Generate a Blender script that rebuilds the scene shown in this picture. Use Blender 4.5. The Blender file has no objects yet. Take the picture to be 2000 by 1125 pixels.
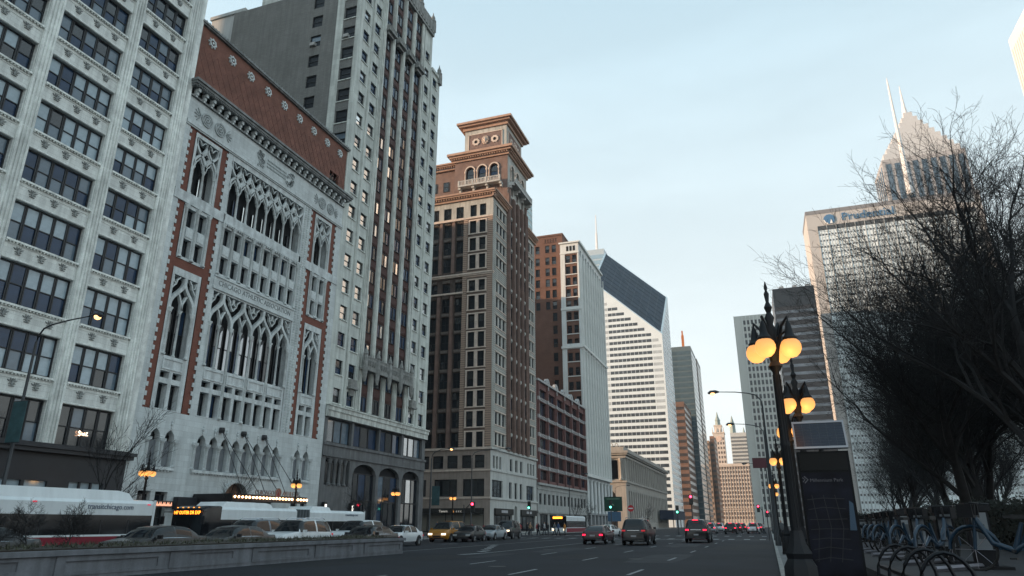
import bpy, math, random
from mathutils import Vector, Matrix
random.seed(11)
PI = math.pi
R = math.radians
sc = bpy.context.scene
COL = sc.collection

# ---------------------------------------------------------------- camera
cam = bpy.data.cameras.new('camera')
cam.sensor_width = 36.0
cam.lens = 24.19
cam.clip_start = 0.1
cam.clip_end = 6000
cam_o = bpy.data.objects.new('camera', cam)
COL.objects.link(cam_o)
cam_o.location = (0, 0, 1.5)
cam_o.rotation_euler = (R(90 + 18.95), 0, R(19.5))
sc.camera = cam_o

# ---------------------------------------------------------------- sky, sun, exposure
SUN_EL = 8.0
SUN_DIR = Vector((-0.932, -0.362, 0)).normalized() * math.cos(R(SUN_EL)) + Vector((0, 0, math.sin(R(SUN_EL))))
world = bpy.data.worlds.new('World')
sc.world = world
world.use_nodes = True
nt = world.node_tree
nt.nodes.clear()
w_out = nt.nodes.new('ShaderNodeOutputWorld')
w_bg = nt.nodes.new('ShaderNodeBackground')
w_sky = nt.nodes.new('ShaderNodeTexSky')
w_sky.sky_type = 'NISHITA'
w_sky.sun_disc = False
w_sky.sun_elevation = R(SUN_EL)
w_sky.sun_rotation = math.atan2(SUN_DIR.x, SUN_DIR.y)
w_sky.altitude = 180
w_sky.air_density = 1.0
w_sky.dust_density = 2.2
w_sky.ozone_density = 1.6
w_hsv = nt.nodes.new('ShaderNodeHueSaturation')
w_hsv.inputs['Saturation'].default_value = 0.62
w_hsv.inputs['Hue'].default_value = 0.49
w_tc = nt.nodes.new('ShaderNodeTexCoord')
w_map = nt.nodes.new('ShaderNodeMapping')
w_map.inputs['Scale'].default_value = (1.3, 1.3, 5.5)
w_noise = nt.nodes.new('ShaderNodeTexNoise')
w_noise.inputs['Scale'].default_value = 1.7
w_noise.inputs['Detail'].default_value = 7
w_noise.inputs['Roughness'].default_value = 0.55
w_ramp = nt.nodes.new('ShaderNodeMapRange')       # cloud veil: thin everywhere, thicker in streaks
w_ramp.inputs['From Min'].default_value = 0.40
w_ramp.inputs['From Max'].default_value = 0.72
w_ramp.inputs['To Min'].default_value = 0.82
w_ramp.inputs['To Max'].default_value = 0.95
w_sep = nt.nodes.new('ShaderNodeSeparateXYZ')
w_h = nt.nodes.new('ShaderNodeMapRange')          # veil brightens toward the horizon
w_h.inputs['From Min'].default_value = 0.02
w_h.inputs['From Max'].default_value = 0.75
w_veil = nt.nodes.new('ShaderNodeMixRGB')
w_veil.inputs['Color1'].default_value = (7.9, 8.2, 8.0, 1)
w_veil.inputs['Color2'].default_value = (3.9, 5.6, 6.6, 1)
w_mix = nt.nodes.new('ShaderNodeMixRGB')
nt.links.new(w_tc.outputs['Generated'], w_sep.inputs[0])
nt.links.new(w_sep.outputs['Z'], w_h.inputs['Value'])
nt.links.new(w_h.outputs['Result'], w_veil.inputs['Fac'])
nt.links.new(w_veil.outputs['Color'], w_mix.inputs['Color2'])
nt.links.new(w_tc.outputs['Generated'], w_map.inputs['Vector'])
nt.links.new(w_map.outputs['Vector'], w_noise.inputs['Vector'])
nt.links.new(w_noise.outputs['Fac'], w_ramp.inputs['Value'])
nt.links.new(w_ramp.outputs['Result'], w_mix.inputs['Fac'])
nt.links.new(w_sky.outputs['Color'], w_hsv.inputs['Color'])
nt.links.new(w_hsv.outputs['Color'], w_mix.inputs['Color1'])
nt.links.new(w_mix.outputs['Color'], w_bg.inputs['Color'])
nt.links.new(w_bg.outputs['Background'], w_out.inputs['Surface'])
w_bg.inputs['Strength'].default_value = 0.115

sun = bpy.data.lights.new('sun', 'SUN')
sun.energy = 5.0
sun.angle = R(0.55)
sun.color = (1.0, 0.66, 0.41)
sun_o = bpy.data.objects.new('sun', sun)
COL.objects.link(sun_o)
sun_o.rotation_euler = SUN_DIR.to_track_quat('Z', 'Y').to_euler()
sun_o.location = (-60, -40, 90)

sc.render.engine = 'CYCLES'
sc.cycles.max_bounces = 5
sc.cycles.diffuse_bounces = 3
sc.cycles.glossy_bounces = 3
sc.cycles.transmission_bounces = 2
sc.cycles.caustics_reflective = False
sc.cycles.caustics_refractive = False
sc.cycles.use_denoising = True
sc.view_settings.view_transform = 'Standard'
sc.view_settings.look = 'None'
sc.view_settings.gamma = 1.0
sc.view_settings.exposure = 0.43

# ---------------------------------------------------------------- materials
MATS = {}
def M(name, col, rough=0.8, metal=0.0, spec=0.5, var=0.12, scale=1.2, streak=0.0, fine=0.0,
      bump=0.0, bscale=8.0, brick=None, emit=0.0, ecol=None, ior=None, coat=0.0):
    """procedural principled material with tone variation, optional streaks and block joints"""
    if name in MATS:
        return MATS[name]
    m = bpy.data.materials.new(name)
    m.use_nodes = True
    n = m.node_tree.nodes
    l = m.node_tree.links
    p = n['Principled BSDF']
    p.inputs['Roughness'].default_value = rough
    p.inputs['Metallic'].default_value = metal
    p.inputs['Specular IOR Level'].default_value = spec
    if ior:
        p.inputs['IOR'].default_value = ior
    if coat:
        p.inputs['Coat Weight'].default_value = coat
        p.inputs['Coat Roughness'].default_value = 0.06
    if emit:
        p.inputs['Emission Color'].default_value = (*(ecol or col), 1)
        p.inputs['Emission Strength'].default_value = emit
    tc = n.new('ShaderNodeTexCoord')
    def noise(s, detail, stretch=(1, 1, 1)):
        mp = n.new('ShaderNodeMapping')
        mp.inputs['Scale'].default_value = stretch
        l.new(tc.outputs['Object'], mp.inputs['Vector'])
        t = n.new('ShaderNodeTexNoise')
        t.inputs['Scale'].default_value = s
        t.inputs['Detail'].default_value = detail
        l.new(mp.outputs['Vector'], t.inputs['Vector'])
        return t
    base = n.new('ShaderNodeRGB')
    base.outputs[0].default_value = (*col, 1)
    cur = base.outputs[0]
    def mult(sock, lo, hi, a=0.3, b=0.7):
        nonlocal cur
        rp = n.new('ShaderNodeMapRange')
        rp.inputs['From Min'].default_value = a
        rp.inputs['From Max'].default_value = b
        rp.inputs['To Min'].default_value = lo
        rp.inputs['To Max'].default_value = hi
        l.new(sock, rp.inputs['Value'])
        mx = n.new('ShaderNodeMixRGB')
        mx.blend_type = 'MULTIPLY'
        mx.inputs['Fac'].default_value = 1
        l.new(cur, mx.inputs['Color1'])
        l.new(rp.outputs['Result'], mx.inputs['Color2'])
        cur = mx.outputs['Color']
    if var:
        mult(noise(scale, 5).outputs['Fac'], 1 - var, 1 + var)
    if streak:
        mult(noise(1.6, 6, (1.5, 1.5, 0.12)).outputs['Fac'], 1 - streak, 1 + streak * 0.3, 0.35, 0.6)
    if fine:
        mult(noise(14, 3).outputs['Fac'], 1 - fine, 1 + fine)
    if brick:
        bw, bh, dark = brick[:3]
        sx = n.new('ShaderNodeSeparateXYZ')
        l.new(tc.outputs['Object'], sx.inputs[0])
        ad = n.new('ShaderNodeMath')
        ad.operation = 'ADD'
        l.new(sx.outputs['X'], ad.inputs[0])
        l.new(sx.outputs['Y'], ad.inputs[1])
        cb = n.new('ShaderNodeCombineXYZ')
        l.new(ad.outputs[0], cb.inputs['X'])
        l.new(sx.outputs['Z'], cb.inputs['Y'])
        bt = n.new('ShaderNodeTexBrick')
        bt.inputs['Scale'].default_value = 1.0
        bt.inputs['Brick Width'].default_value = bw
        bt.inputs['Row Height'].default_value = bh
        bt.inputs['Mortar Size'].default_value = brick[3] if len(brick) > 3 else 0.012
        bt.inputs['Color1'].default_value = (1, 1, 1, 1)
        bt.inputs['Color2'].default_value = (0.86, 0.86, 0.86, 1)
        bt.inputs['Mortar'].default_value = (dark, dark, dark, 1)
        l.new(cb.outputs[0], bt.inputs['Vector'])
        mx = n.new('ShaderNodeMixRGB')
        mx.blend_type = 'MULTIPLY'
        mx.inputs['Fac'].default_value = 1
        l.new(cur, mx.inputs['Color1'])
        l.new(bt.outputs['Color'], mx.inputs['Color2'])
        cur = mx.outputs['Color']
    l.new(cur, p.inputs['Base Color'])
    if bump:
        bn = n.new('ShaderNodeBump')
        bn.inputs['Strength'].default_value = bump
        bn.inputs['Distance'].default_value = 0.05
        l.new(noise(bscale, 4).outputs['Fac'], bn.inputs['Height'])
        l.new(bn.outputs['Normal'], p.inputs['Normal'])
    MATS[name] = m
    return m

# ---------------------------------------------------------------- mesh builder
class MB:
    """collects shapes in face coordinates (u right, v up, w outward) -> local (u, -w, v)"""
    def __init__(s):
        s.v = []; s.f = []; s.m = []
    def add(s, vs, fs, m=0):
        k = len(s.v)
        s.v += vs
        for f in fs:
            s.f.append([k + i for i in f])
            s.m.append(m)
    def box(s, u0, u1, w0, w1, v0, v1, m=0):
        vs = [(u, -w, v) for v in (v0, v1) for w in (w0, w1) for u in (u0, u1)]
        s.add(vs, [(0, 1, 3, 2)[::-1], (4, 5, 7, 6), (0, 1, 5, 4)[::-1], (2, 3, 7, 6), (0, 2, 6, 4), (1, 3, 7, 5)[::-1]], m)
        return s
    def quad(s, a, b, c, d, m=0):
        s.add([(p[0], -p[2], p[1]) for p in (a, b, c, d)], [(0, 1, 2, 3)], m)
    def prism(s, pts, w0, w1, m=0):
        """polygon (u,v) ccw seen from outside, extruded from w0 to w1 (front)"""
        n = len(pts)
        vs = [(p[0], -w1, p[1]) for p in pts] + [(p[0], -w0, p[1]) for p in pts]
        fs = [tuple(range(n))]
        for i in range(n):
            j = (i + 1) % n
            fs.append((i, n + i, n + j, j))
        s.add(vs, fs, m)
    def ribbon(s, pts, wd, w0, w1, m=0, closed=False):
        """polyline in (u,v) with width wd extruded w0..w1"""
        n = len(pts)
        L = []; Rr = []
        for i in range(n):
            if closed:
                a = pts[(i - 1) % n]; b = pts[(i + 1) % n]
            else:
                a = pts[max(i - 1, 0)]; b = pts[min(i + 1, n - 1)]
            dx, dy = b[0] - a[0], b[1] - a[1]
            d = math.hypot(dx, dy) or 1
            nx, ny = -dy / d * wd / 2, dx / d * wd / 2
            L.append((pts[i][0] + nx, pts[i][1] + ny)); Rr.append((pts[i][0] - nx, pts[i][1] - ny))
        vs = []
        for i in range(n):
            vs += [(Rr[i][0], -w1, Rr[i][1]), (L[i][0], -w1, L[i][1]), (L[i][0], -w0, L[i][1]), (Rr[i][0], -w0, Rr[i][1])]
        fs = []
        for i in range(n if closed else n - 1):
            a = 4 * i; b = 4 * ((i + 1) % n)
            fs += [(a, b, b + 1, a + 1), (a + 1, b + 1, b + 2, a + 2), (b, a, a + 3, b + 3)]
        s.add(vs, fs, m)
    def ring(s, inner, outer, w0, w1, m=0):
        n = len(inner)
        vs = []
        for i in range(n):
            vs += [(inner[i][0], -w1, inner[i][1]), (outer[i][0], -w1, outer[i][1]),
                   (inner[i][0], -w0, inner[i][1]), (outer[i][0], -w0, outer[i][1])]
        fs = []
        for i in range(n):
            a = 4 * i; b = 4 * ((i + 1) % n)
            fs += [(a, a + 1, b + 1, b), (b, b + 2, a + 2, a), (a + 1, a + 3, b + 3, b + 1)]
        s.add(vs, fs, m)
    def arch(s, uc, hw, vs_, vt, w0, w1, ogee=0.0, rise=None, m=0, n=8):
        """fills above an arched opening: between the arch curve and the top line vt"""
        rise = rise if rise is not None else hw
        pts = []
        for i in range(2 * n + 1):
            t = i / (2 * n)
            x = -1 + 2 * t
            a = abs(x)
            c = math.sqrt(max(0, 1 - a * a))
            if ogee:
                c = (1 - ogee) * c + ogee * (max(0, 1 - a) ** 1.6)
            pts.append((uc + x * hw, vs_ + c * rise))
        V = []
        for p in pts:
            V += [(p[0], -w1, p[1]), (p[0], -w1, vt), (p[0], -w0, p[1])]
        F = []
        for i in range(2 * n):
            a = 3 * i; b = a + 3
            F += [(a, b, b + 1, a + 1), (a, a + 2, b + 2, b)]
        s.add(V, F, m)
    def tube(s, pts, rads, sides=6, m=0, cap=True, raw=True):
        """tube through 3d points (local xyz)"""
        k0 = len(s.v)
        n = len(pts)
        up = Vector((0, 0, 1))
        for i in range(n):
            a = Vector(pts[max(i - 1, 0)]); b = Vector(pts[min(i + 1, n - 1)])
            d = (b - a)
            if d.length < 1e-9: d = Vector((0, 0, 1))
            d.normalize()
            ref = up if abs(d.z) < 0.95 else Vector((1, 0, 0))
            x = d.cross(ref).normalized(); y = d.cross(x).normalized()
            r = rads[i] if isinstance(rads, (list, tuple)) else rads
            for j in range(sides):
                t = 2 * PI * j / sides
                q = Vector(pts[i]) + (x * math.cos(t) + y * math.sin(t)) * r
                s.v.append((q.x, q.y, q.z))
        for i in range(n - 1):
            for j in range(sides):
                a = k0 + i * sides + j; b = k0 + i * sides + (j + 1) % sides
                s.f.append([a, a + sides, b + sides, b]); s.m.append(m)
        if cap:
            s.f.append([k0 + j for j in range(sides)]); s.m.append(m)
            s.f.append([k0 + (n - 1) * sides + j for j in range(sides)][::-1]); s.m.append(m)
        return s
    def lathe(s, c, prof, sides=10, m=0):
        """profile [(r,z)] about vertical axis at local point c"""
        k0 = len(s.v)
        for r, z in prof:
            for j in range(sides):
                t = 2 * PI * j / sides
                s.v.append((c[0] + r * math.cos(t), c[1] + r * math.sin(t), c[2] + z))
        n = len(prof)
        for i in range(n - 1):
            for j in range(sides):
                a = k0 + i * sides + j; b = k0 + i * sides + (j + 1) % sides
                s.f.append([a, b, b + sides, a + sides]); s.m.append(m)
        s.f.append([k0 + j for j in range(sides)][::-1]); s.m.append(m)
        s.f.append([k0 + (n - 1) * sides + j for j in range(sides)]); s.m.append(m)
        return s
    def column(s, u, w, v0, v1, r, m=0, sides=8, cap=True):
        c = (u, -w, 0)
        h = v1 - v0
        if cap:
            s.lathe(c, [(r * 1.5, v0), (r * 1.5, v0 + 1.0 * r), (r, v0 + 1.5 * r), (r * .9, v1 - 3.0 * r), (r * 1.25, v1 - 2.6 * r),
                        (r * 1.1, v1 - 2.0 * r), (r * 1.8, v1 - .6 * r), (r * 1.8, v1)], sides, m)
        else:
            s.lathe(c, [(r, v0), (r * .92, v1)], sides, m)
    def wall(s, u0, u1, v0, v1, ops, depth, w=0.0, m=0, mr=None, back=None):
        """front wall sheet with rectangular openings and reveals (and optional back plane material)"""
        mr = m if mr is None else mr
        us = sorted({u0, u1} | {x for o in ops for x in (o[0], o[1]) if u0 < x < u1})
        vs = sorted({v0, v1} | {x for o in ops for x in (o[2], o[3]) if v0 < x < v1})
        def inside(u, v):
            return any(o[0] < u < o[1] and o[2] < v < o[3] for o in ops)
        idx = {}
        def vid(i, j):
            if (i, j) not in idx:
                idx[(i, j)] = len(s.v); s.v.append((us[i], -w, vs[j]))
            return idx[(i, j)]
        for i in range(len(us) - 1):
            run = None
            for j in range(len(vs) - 1):
                if not inside((us[i] + us[i + 1]) / 2, (vs[j] + vs[j + 1]) / 2):
                    s.f.append([vid(i, j), vid(i + 1, j), vid(i + 1, j + 1), vid(i, j + 1)]); s.m.append(m)
        for o in ops:
            a, b, c, d = o[:4]
            wb = w - depth
            s.quad((a, c, w), (b, c, w), (b, c, wb), (a, c, wb), mr)
            s.quad((a, d, wb), (b, d, wb), (b, d, w), (a, d, w), mr)
            s.quad((a, c, wb), (a, d, wb), (a, d, w), (a, c, w), mr)
            s.quad((b, c, w), (b, d, w), (b, d, wb), (b, c, wb), mr)
            if back is not None:
                s.quad((a, c, wb), (b, c, wb), (b, d, wb), (a, d, wb), back)
    def mesh(s, name, mats, smooth=None):
        me = bpy.data.meshes.new(name)
        me.from_pydata(s.v, [], s.f)
        if not isinstance(mats, (list, tuple)):
            mats = [mats]
        for mm in mats:
            me.materials.append(mm)
        if len(mats) > 1:
            me.polygons.foreach_set('material_index', s.m)
        if smooth is not None:
            me.polygons.foreach_set('use_smooth', [True] * len(me.polygons))
            me.set_sharp_from_angle(angle=R(smooth))
        me.update()
        return me

# ---------------------------------------------------------------- objects
def obj(name, me, parent=None, loc=(0, 0, 0), rotz=0.0, mats=None, smooth=None):
    if isinstance(me, MB):
        me = me.mesh(name, mats, smooth)
    o = bpy.data.objects.new(name, me)
    COL.objects.link(o)
    o.location = loc
    if rotz:
        o.rotation_euler = (0, 0, rotz)
    if parent is not None:
        o.parent = parent
    return o
def tag(o, label=None, cat=None, group=None, kind=None):
    if label: o['label'] = label
    if cat: o['category'] = cat
    if group: o['group'] = group
    if kind: o['kind'] = kind
    return o
def thing(name, label, cat, loc=(0, 0, 0), rotz=0.0, group=None):
    o = bpy.data.objects.new(name, None)
    o.empty_display_size = 0.2
    COL.objects.link(o)
    o.location = loc
    o.rotation_euler = (0, 0, rotz)
    return tag(o, label, cat, group)
def copy_tree(o, parent=None):
    c = o.copy()
    COL.objects.link(c)
    c.parent = parent
    for ch in o.children:
        copy_tree(ch, c)
    return c
def text_mesh(body, size, mat, extrude=0.02, align='CENTER', sx=1.0):
    cu = bpy.data.curves.new('lettering', 'FONT')
    cu.body = body; cu.size = size; cu.extrude = extrude; cu.align_x = align
    cu.resolution_u = 2
    o = bpy.data.objects.new('lettering', cu)
    COL.objects.link(o)
    dg = bpy.context.evaluated_depsgraph_get()
    me = bpy.data.meshes.new_from_object(o.evaluated_get(dg))
    bpy.data.objects.remove(o)
    me.transform(Matrix.Rotation(R(90), 4, 'X') @ Matrix.Scale(sx, 4, (1, 0, 0)))
    me.materials.clear()
    me.materials.append(mat)
    return me

def split_islands(mb, tol=0.03):
    """separate a builder into groups of touching pieces"""
    par = list(range(len(mb.v)))
    def find(a):
        while par[a] != a:
            par[a] = par[par[a]]; a = par[a]
        return a
    for f in mb.f:
        r = find(f[0])
        for i in f[1:]:
            par[find(i)] = r
    boxes = {}
    for i, v in enumerate(mb.v):
        r = find(i)
        bx = boxes.setdefault(r, [list(v), list(v)])
        for c in range(3):
            bx[0][c] = min(bx[0][c], v[c]); bx[1][c] = max(bx[1][c], v[c])
    ks = list(boxes)
    grp = {k: k for k in ks}
    def gf(a):
        while grp[a] != a: a = grp[a]
        return a
    for i, a in enumerate(ks):
        for b_ in ks[i + 1:]:
            A, B = boxes[a], boxes[b_]
            if all(A[0][c] <= B[1][c] + tol and B[0][c] <= A[1][c] + tol for c in range(3)):
                grp[gf(a)] = gf(b_)
    out = {}
    remap = {}
    for f, m in zip(mb.f, mb.m):
        g = gf(find(f[0]))
        o = out.setdefault(g, MB())
        nf = []
        for i in f:
            if i not in remap:
                remap[i] = len(o.v); o.v.append(mb.v[i])
            nf.append(remap[i])
        o.f.append(nf); o.m.append(m)
    return list(out.values())
SPLIT = {'string_course', 'belt_course', 'cornice', 'bay_pier', 'pilaster', 'pier', 'stone_pier', 'shaft_pier', 'pilaster_strip', 'side_pilaster',
         'arcade_sill', 'column', 'east_string_course', 'fin', 'side_parapet', 'attic_cornice', 'balcony', 'shopfront_cornice', 'pinnacle', 'south_cornice',
         'panel_border', 'rope_shaft', 'lattice_frame', 'wall', 'post'}
FRONT, SOUTH, WEST = R(90), 0.0, R(-90)     # facade looking east / south / west
class Bld:
    """a building root with faces; child placement in face coordinates"""
    def __init__(s, name, label, cat, x, y):
        s.x, s.y = x, y
        s.root = thing(name, label, cat, (x, y, 0))
    def face(s, rot, pos):
        return (rot, pos)          # FRONT: pos = X plane, u = Y ; SOUTH: pos = Y plane, u = X ; WEST: pos = X plane, u = -Y
    def loc(s, face, u=0, v=0, w=0):
        rot, pos = face
        if rot == FRONT: p = (pos + w, u, v)
        elif rot == WEST: p = (pos - w, -u, v)
        else: p = (u, pos - w, v)
        return (p[0] - s.x, p[1] - s.y, p[2])
    def add(s, name, mb, face, mats=None, u=0, v=0, w=0, parent=None, smooth=None):
        if name in SPLIT and isinstance(mb, MB):
            ps = split_islands(mb)
            if len(ps) > 1:
                return [s.add(name + ' ', p, face, mats, u, v, w, parent, smooth) for p in ps][0]
        name = name.strip()
        if parent is None:
            return obj(name, mb, s.root, s.loc(face, u, v, w), face[0], mats, smooth)
        return obj(name, mb, parent, (u, -w, v), 0, mats, smooth)

CACHE = {}
def cached(key, fn):
    if key not in CACHE:
        CACHE[key] = fn()
    return CACHE[key]

def window(b, face, u0, u1, v0, v1, w, fmat, panes, fr=0.07, cols=1, rows=2, bar=0.06, dep=0.10, name='window'):
    """sash window part with its panes as sub-parts; panes: function -> material"""
    W = round(u1 - u0, 3); H = round(v1 - v0, 3)
    key = ('win', W, H, fmat.name, fr, cols, rows, bar, dep)
    def mk():
        k = MB()
        k.box(0, fr, 0, dep, 0, H); k.box(W - fr, W, 0, dep, 0, H)
        k.box(fr, W - fr, 0, dep, 0, fr); k.box(fr, W - fr, 0, dep, H - fr, H)
        for i in range(1, cols):
            x = fr + (W - 2 * fr) * i / cols
            k.box(x - bar / 2, x + bar / 2, 0, dep * .9, fr, H - fr)
        for j in range(1, rows):
            y = fr + (H - 2 * fr) * j / rows
            k.box(fr, W - fr, 0, dep * .8, y - bar / 2, y + bar / 2)
        return k.mesh('window', fmat)
    o = b.add(name, cached(key, mk), face, u=u0, v=v0, w=w)
    cw = (W - 2 * fr) / cols; ch = (H - 2 * fr) / rows
    for i in range(cols):
        for j in range(rows):
            pm = panes(j)
            def mkp():
                k = MB()
                k.box(0, cw, 0.0, 0.012, 0, ch)
                return k.mesh('pane', pm)
            me = cached(('pane', round(cw, 3), round(ch, 3), pm.name), mkp)
            po = obj('pane', me, o, (fr + i * cw, -(0.012 + (0.022 if j == rows - 1 and rows > 1 else 0)), fr + j * ch))
            po.rotation_euler = (R(random.uniform(-.5, .5)), 0, R(random.uniform(-.6, .6)))
    return o
def pick(*pairs):
    ms = [p[0] for p in pairs]; ws = [p[1] for p in pairs]
    return lambda j=0: random.choices(ms, ws)[0]

# shared materials
terra = M('white_terracotta', (0.76, 0.79, 0.76), 0.45, var=.1, scale=.5, streak=.2, fine=.06, brick=(.62, .31, .74, .012))
terra2 = M('terracotta_trim', (0.74, 0.77, 0.74), 0.45, var=.18, scale=1.5, streak=.26, fine=.1)
stone = M('pale_stone', (0.60, 0.645, 0.65), 0.7, var=.1, scale=.4, streak=.12, fine=.07, brick=(.95, .42, .76, .012))
stone2 = M('carved_stone', (0.57, 0.61, 0.615), 0.7, var=.16, scale=1.8, streak=.22, fine=.12)
redbrick = M('red_brick', (0.20, 0.074, 0.052), 0.85, var=.14, scale=.7, fine=.14, brick=(.22, .075, .84, .008))
greybrick = M('grey_brown_brick', (0.215, 0.218, 0.21), 0.9, var=.12, scale=.35, streak=.12, fine=.14, brick=(.6, .17, .66, .02))
framemat = M('dark_window_frame', (0.012, 0.014, 0.018), 0.5, var=.1)
g_dark = M('window_glass_dark', (0.012, 0.016, 0.022), 0.04, spec=.7, ior=1.6, var=0, bump=.02, bscale=.8)
g_blue = M('window_glass_sky', (0.018, 0.04, 0.085), 0.05, metal=.10, spec=.5, ior=1.5, var=.3, scale=.9, bump=.02, bscale=.7)
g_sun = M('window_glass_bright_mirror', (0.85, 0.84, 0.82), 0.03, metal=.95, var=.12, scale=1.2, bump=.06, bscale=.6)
g_refl = M('window_glass_mirror', (0.42, 0.43, 0.45), 0.03, metal=.75, spec=.8, var=.1, scale=.8, bump=.05, bscale=.55)
g_side = M('side_window_glass', (0.016, 0.02, 0.026), 0.35, spec=.25, var=.2)
g_lit = M('window_lit_room', (0.25, 0.16, 0.09), 0.1, emit=.35, ecol=(1.0, .6, .3), var=.5, scale=2.5)
g_blind = M('window_drawn_blind', (0.30, 0.39, 0.45), 0.12, spec=.7, var=.2, scale=1.6, ior=1.6)
g_blind2 = M('window_half_blind', (0.09, 0.135, 0.18), 0.10, spec=.7, var=.25, scale=1.3, ior=1.6)
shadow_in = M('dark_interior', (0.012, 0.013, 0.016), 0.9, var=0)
rooft = M('roof_tar', (0.06, 0.06, 0.06), 0.9)
black_metal = M('black_painted_metal', (0.012, 0.013, 0.016), 0.45, var=.15)
# ---------------------------------------------------------------- the setting
asphalt = M('asphalt', (0.0145, 0.0168, 0.0225), 0.82, spec=.25, var=.3, scale=.22, fine=.28, bump=.25, bscale=30)
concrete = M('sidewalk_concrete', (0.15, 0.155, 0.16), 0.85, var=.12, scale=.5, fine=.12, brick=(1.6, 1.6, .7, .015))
kerbm = M('kerb_stone', (0.26, 0.26, 0.25), 0.85, var=.2, scale=1.5, fine=.1)
paint = M('road_paint', (0.24, 0.25, 0.26), 0.8, var=.35, scale=5, fine=.3)
earth = M('city_ground', (0.10, 0.10, 0.095), 0.9, var=.2, scale=.05)
def sheet(name, x0, x1, y0, y1, z, mat, thick=0.0, kind='structure', parent=None):
    k = MB()
    if thick:
        k.box(x0, x1, -y1, -y0, z - thick, z)
    else:
        k.add([(x0, y0, z), (x1, y0, z), (x1, y1, z), (x0, y1, z)], [(0, 1, 2, 3)])
    o = obj(name, k, parent, mats=mat)
    if kind and parent is None: o['kind'] = kind
    return o
sheet('ground', -2500, 2500, -300, 4500, -0.02, earth)
road = sheet('road', -34.5, 0.15, -60, 900, 0.0, asphalt)
side_streets = sheet('side_street', -160, -34.5, 80.6, 102.0, 0.0, asphalt)
sheet('side_street', -160, -34.5, 194.3, 216.0, 0.0, asphalt)
sheet('side_street', -160, -34.5, 312.5, 337.0, 0.0, asphalt)
def sidewalk(name, x0, x1, y0, y1):
    o = sheet(name, x0, x1, y0, y1, 0.15, concrete, 0.17)
    return o
for y0, y1 in ((-60, 80.6), (102.0, 194.3), (216.0, 312.5), (337.0, 900)):
    w = sidewalk('sidewalk', -60, -34.65, y0, y1)
    sheet('kerb', -34.65, -34.5, y0, y1, 0.15, kerbm, 0.2)
e = sidewalk('sidewalk', 0.3, 1.6, -60, 330)
sheet('kerb', 0.15, 0.3, -60, 330, 0.15, kerbm, 0.2)
sidewalk('sidewalk', -8.0, 60, 352, 900)
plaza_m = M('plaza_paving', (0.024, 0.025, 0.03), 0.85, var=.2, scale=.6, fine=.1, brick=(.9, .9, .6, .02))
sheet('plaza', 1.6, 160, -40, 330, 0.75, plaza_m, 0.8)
# lane markings (parts of the road)
def mark(x, y0, y1, wd=0.13, x1=None):
    k = MB()
    x1 = x if x1 is None else x1
    k.add([(x - wd / 2, y0, 0.004), (x + wd / 2, y0, 0.004), (x1 + wd / 2, y1, 0.004), (x1 - wd / 2, y1, 0.004)], [(0, 1, 2, 3)])
    return obj('lane_marking', k, road, mats=paint)
for x, ph in ((-7.9, 21.8), (-4.35, 22.9), (-11.4, 27.0)):
    y = ph - 19.0
    while y < 150:
        if not (76 < y + 1 < 104):
            mark(x, y, y + 2.9)
        y += 9.6
for x, ph in ((-24.6, 24), (-28.4, 20)):
    y = ph
    while y < 150:
        if not (76 < y + 1 < 104):
            mark(x, y, y + 2.9)
        y += 9.6
mark(-14.9, 37.5, 76, .14)
mark(-20.4, 38.5, 76, .14)
mark(-15.4, 35.4, 37.3, .45, -14.9)
for i in range(6):
    mark(-15.4 - i * .85, 39 + i * 2.4, 40.1 + i * 2.4, .5, -16.2 - i * .7)
# stop line and crosswalk bars at the first cross street
k = MB(); k.add([(-14.6, 77.2, .004), (0, 77.2, .004), (0, 77.8, .004), (-14.6, 77.8, .004)], [(0, 1, 2, 3)])
obj('stop_line', k, road, mats=paint)
for yb in (79.2, 100.0):
    for i in range(22):
        x = -33.6 + i * 1.56
        k = cached('zebra', lambda: MB().box(-.3, .3, -1.5, 1.5, .002, .005).mesh('crossing_bar', paint))
        obj('crossing_bar', k, road, (x, yb + 1.0, 0))

# patches, sealed cracks, tyre-darkened lanes and manhole covers
patch_m = M('asphalt_patch', (0.011, 0.0125, 0.016), .8, spec=.25, var=.3, scale=1.5, fine=.25)
worn_m = M('asphalt_worn', (0.026, 0.029, 0.035), .8, spec=.25, var=.35, scale=1.2, fine=.3)
rp = random.Random(4)
for i in range(26):
    x = rp.uniform(-17.5, -.8); y = rp.uniform(8, 74); w_, l_ = rp.uniform(.5, 1.5), rp.uniform(.9, 5.0)
    k = MB(); pts = [(x + dx * w_ * rp.uniform(.85, 1.1), y + dy * l_ * rp.uniform(.85, 1.1), .0012 + i * .00008) for dx, dy in ((-1, -1), (0, -1.05), (1, -1), (1.02, 0), (1, 1), (0, 1.03), (-1, 1), (-1.04, .1))]
    k.add(pts, [tuple(range(8))]); obj('road_patch', k, road, mats=patch_m if i % 3 else worn_m)
for i in range(16):
    x = rp.uniform(-17, -.8); y = rp.uniform(6, 60); k = MB(); pts = []
    a = rp.choice([0, PI / 2]) + rp.uniform(-.2, .2)
    for j in range(9):
        pts.append((x, y)); x += math.cos(a) * rp.uniform(.4, 1.1); y += math.sin(a) * rp.uniform(.6, 1.6); a += rp.uniform(-.25, .25)
    pts = [p for p in pts if -18.3 < p[0] < 0]
    if len(pts) < 3: continue
    for (p, q) in zip(pts, pts[1:]):
        dx, dy = q[0] - p[0], q[1] - p[1]; d = math.hypot(dx, dy); nx, ny = -dy / d * .035, dx / d * .035
        k.add([(p[0] + nx, p[1] + ny, .0036), (p[0] - nx, p[1] - ny, .003), (q[0] - nx, q[1] - ny, .003), (q[0] + nx, q[1] + ny, .003)], [(0, 1, 2, 3)])
    obj('sealed_crack', k, road, mats=patch_m)
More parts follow.
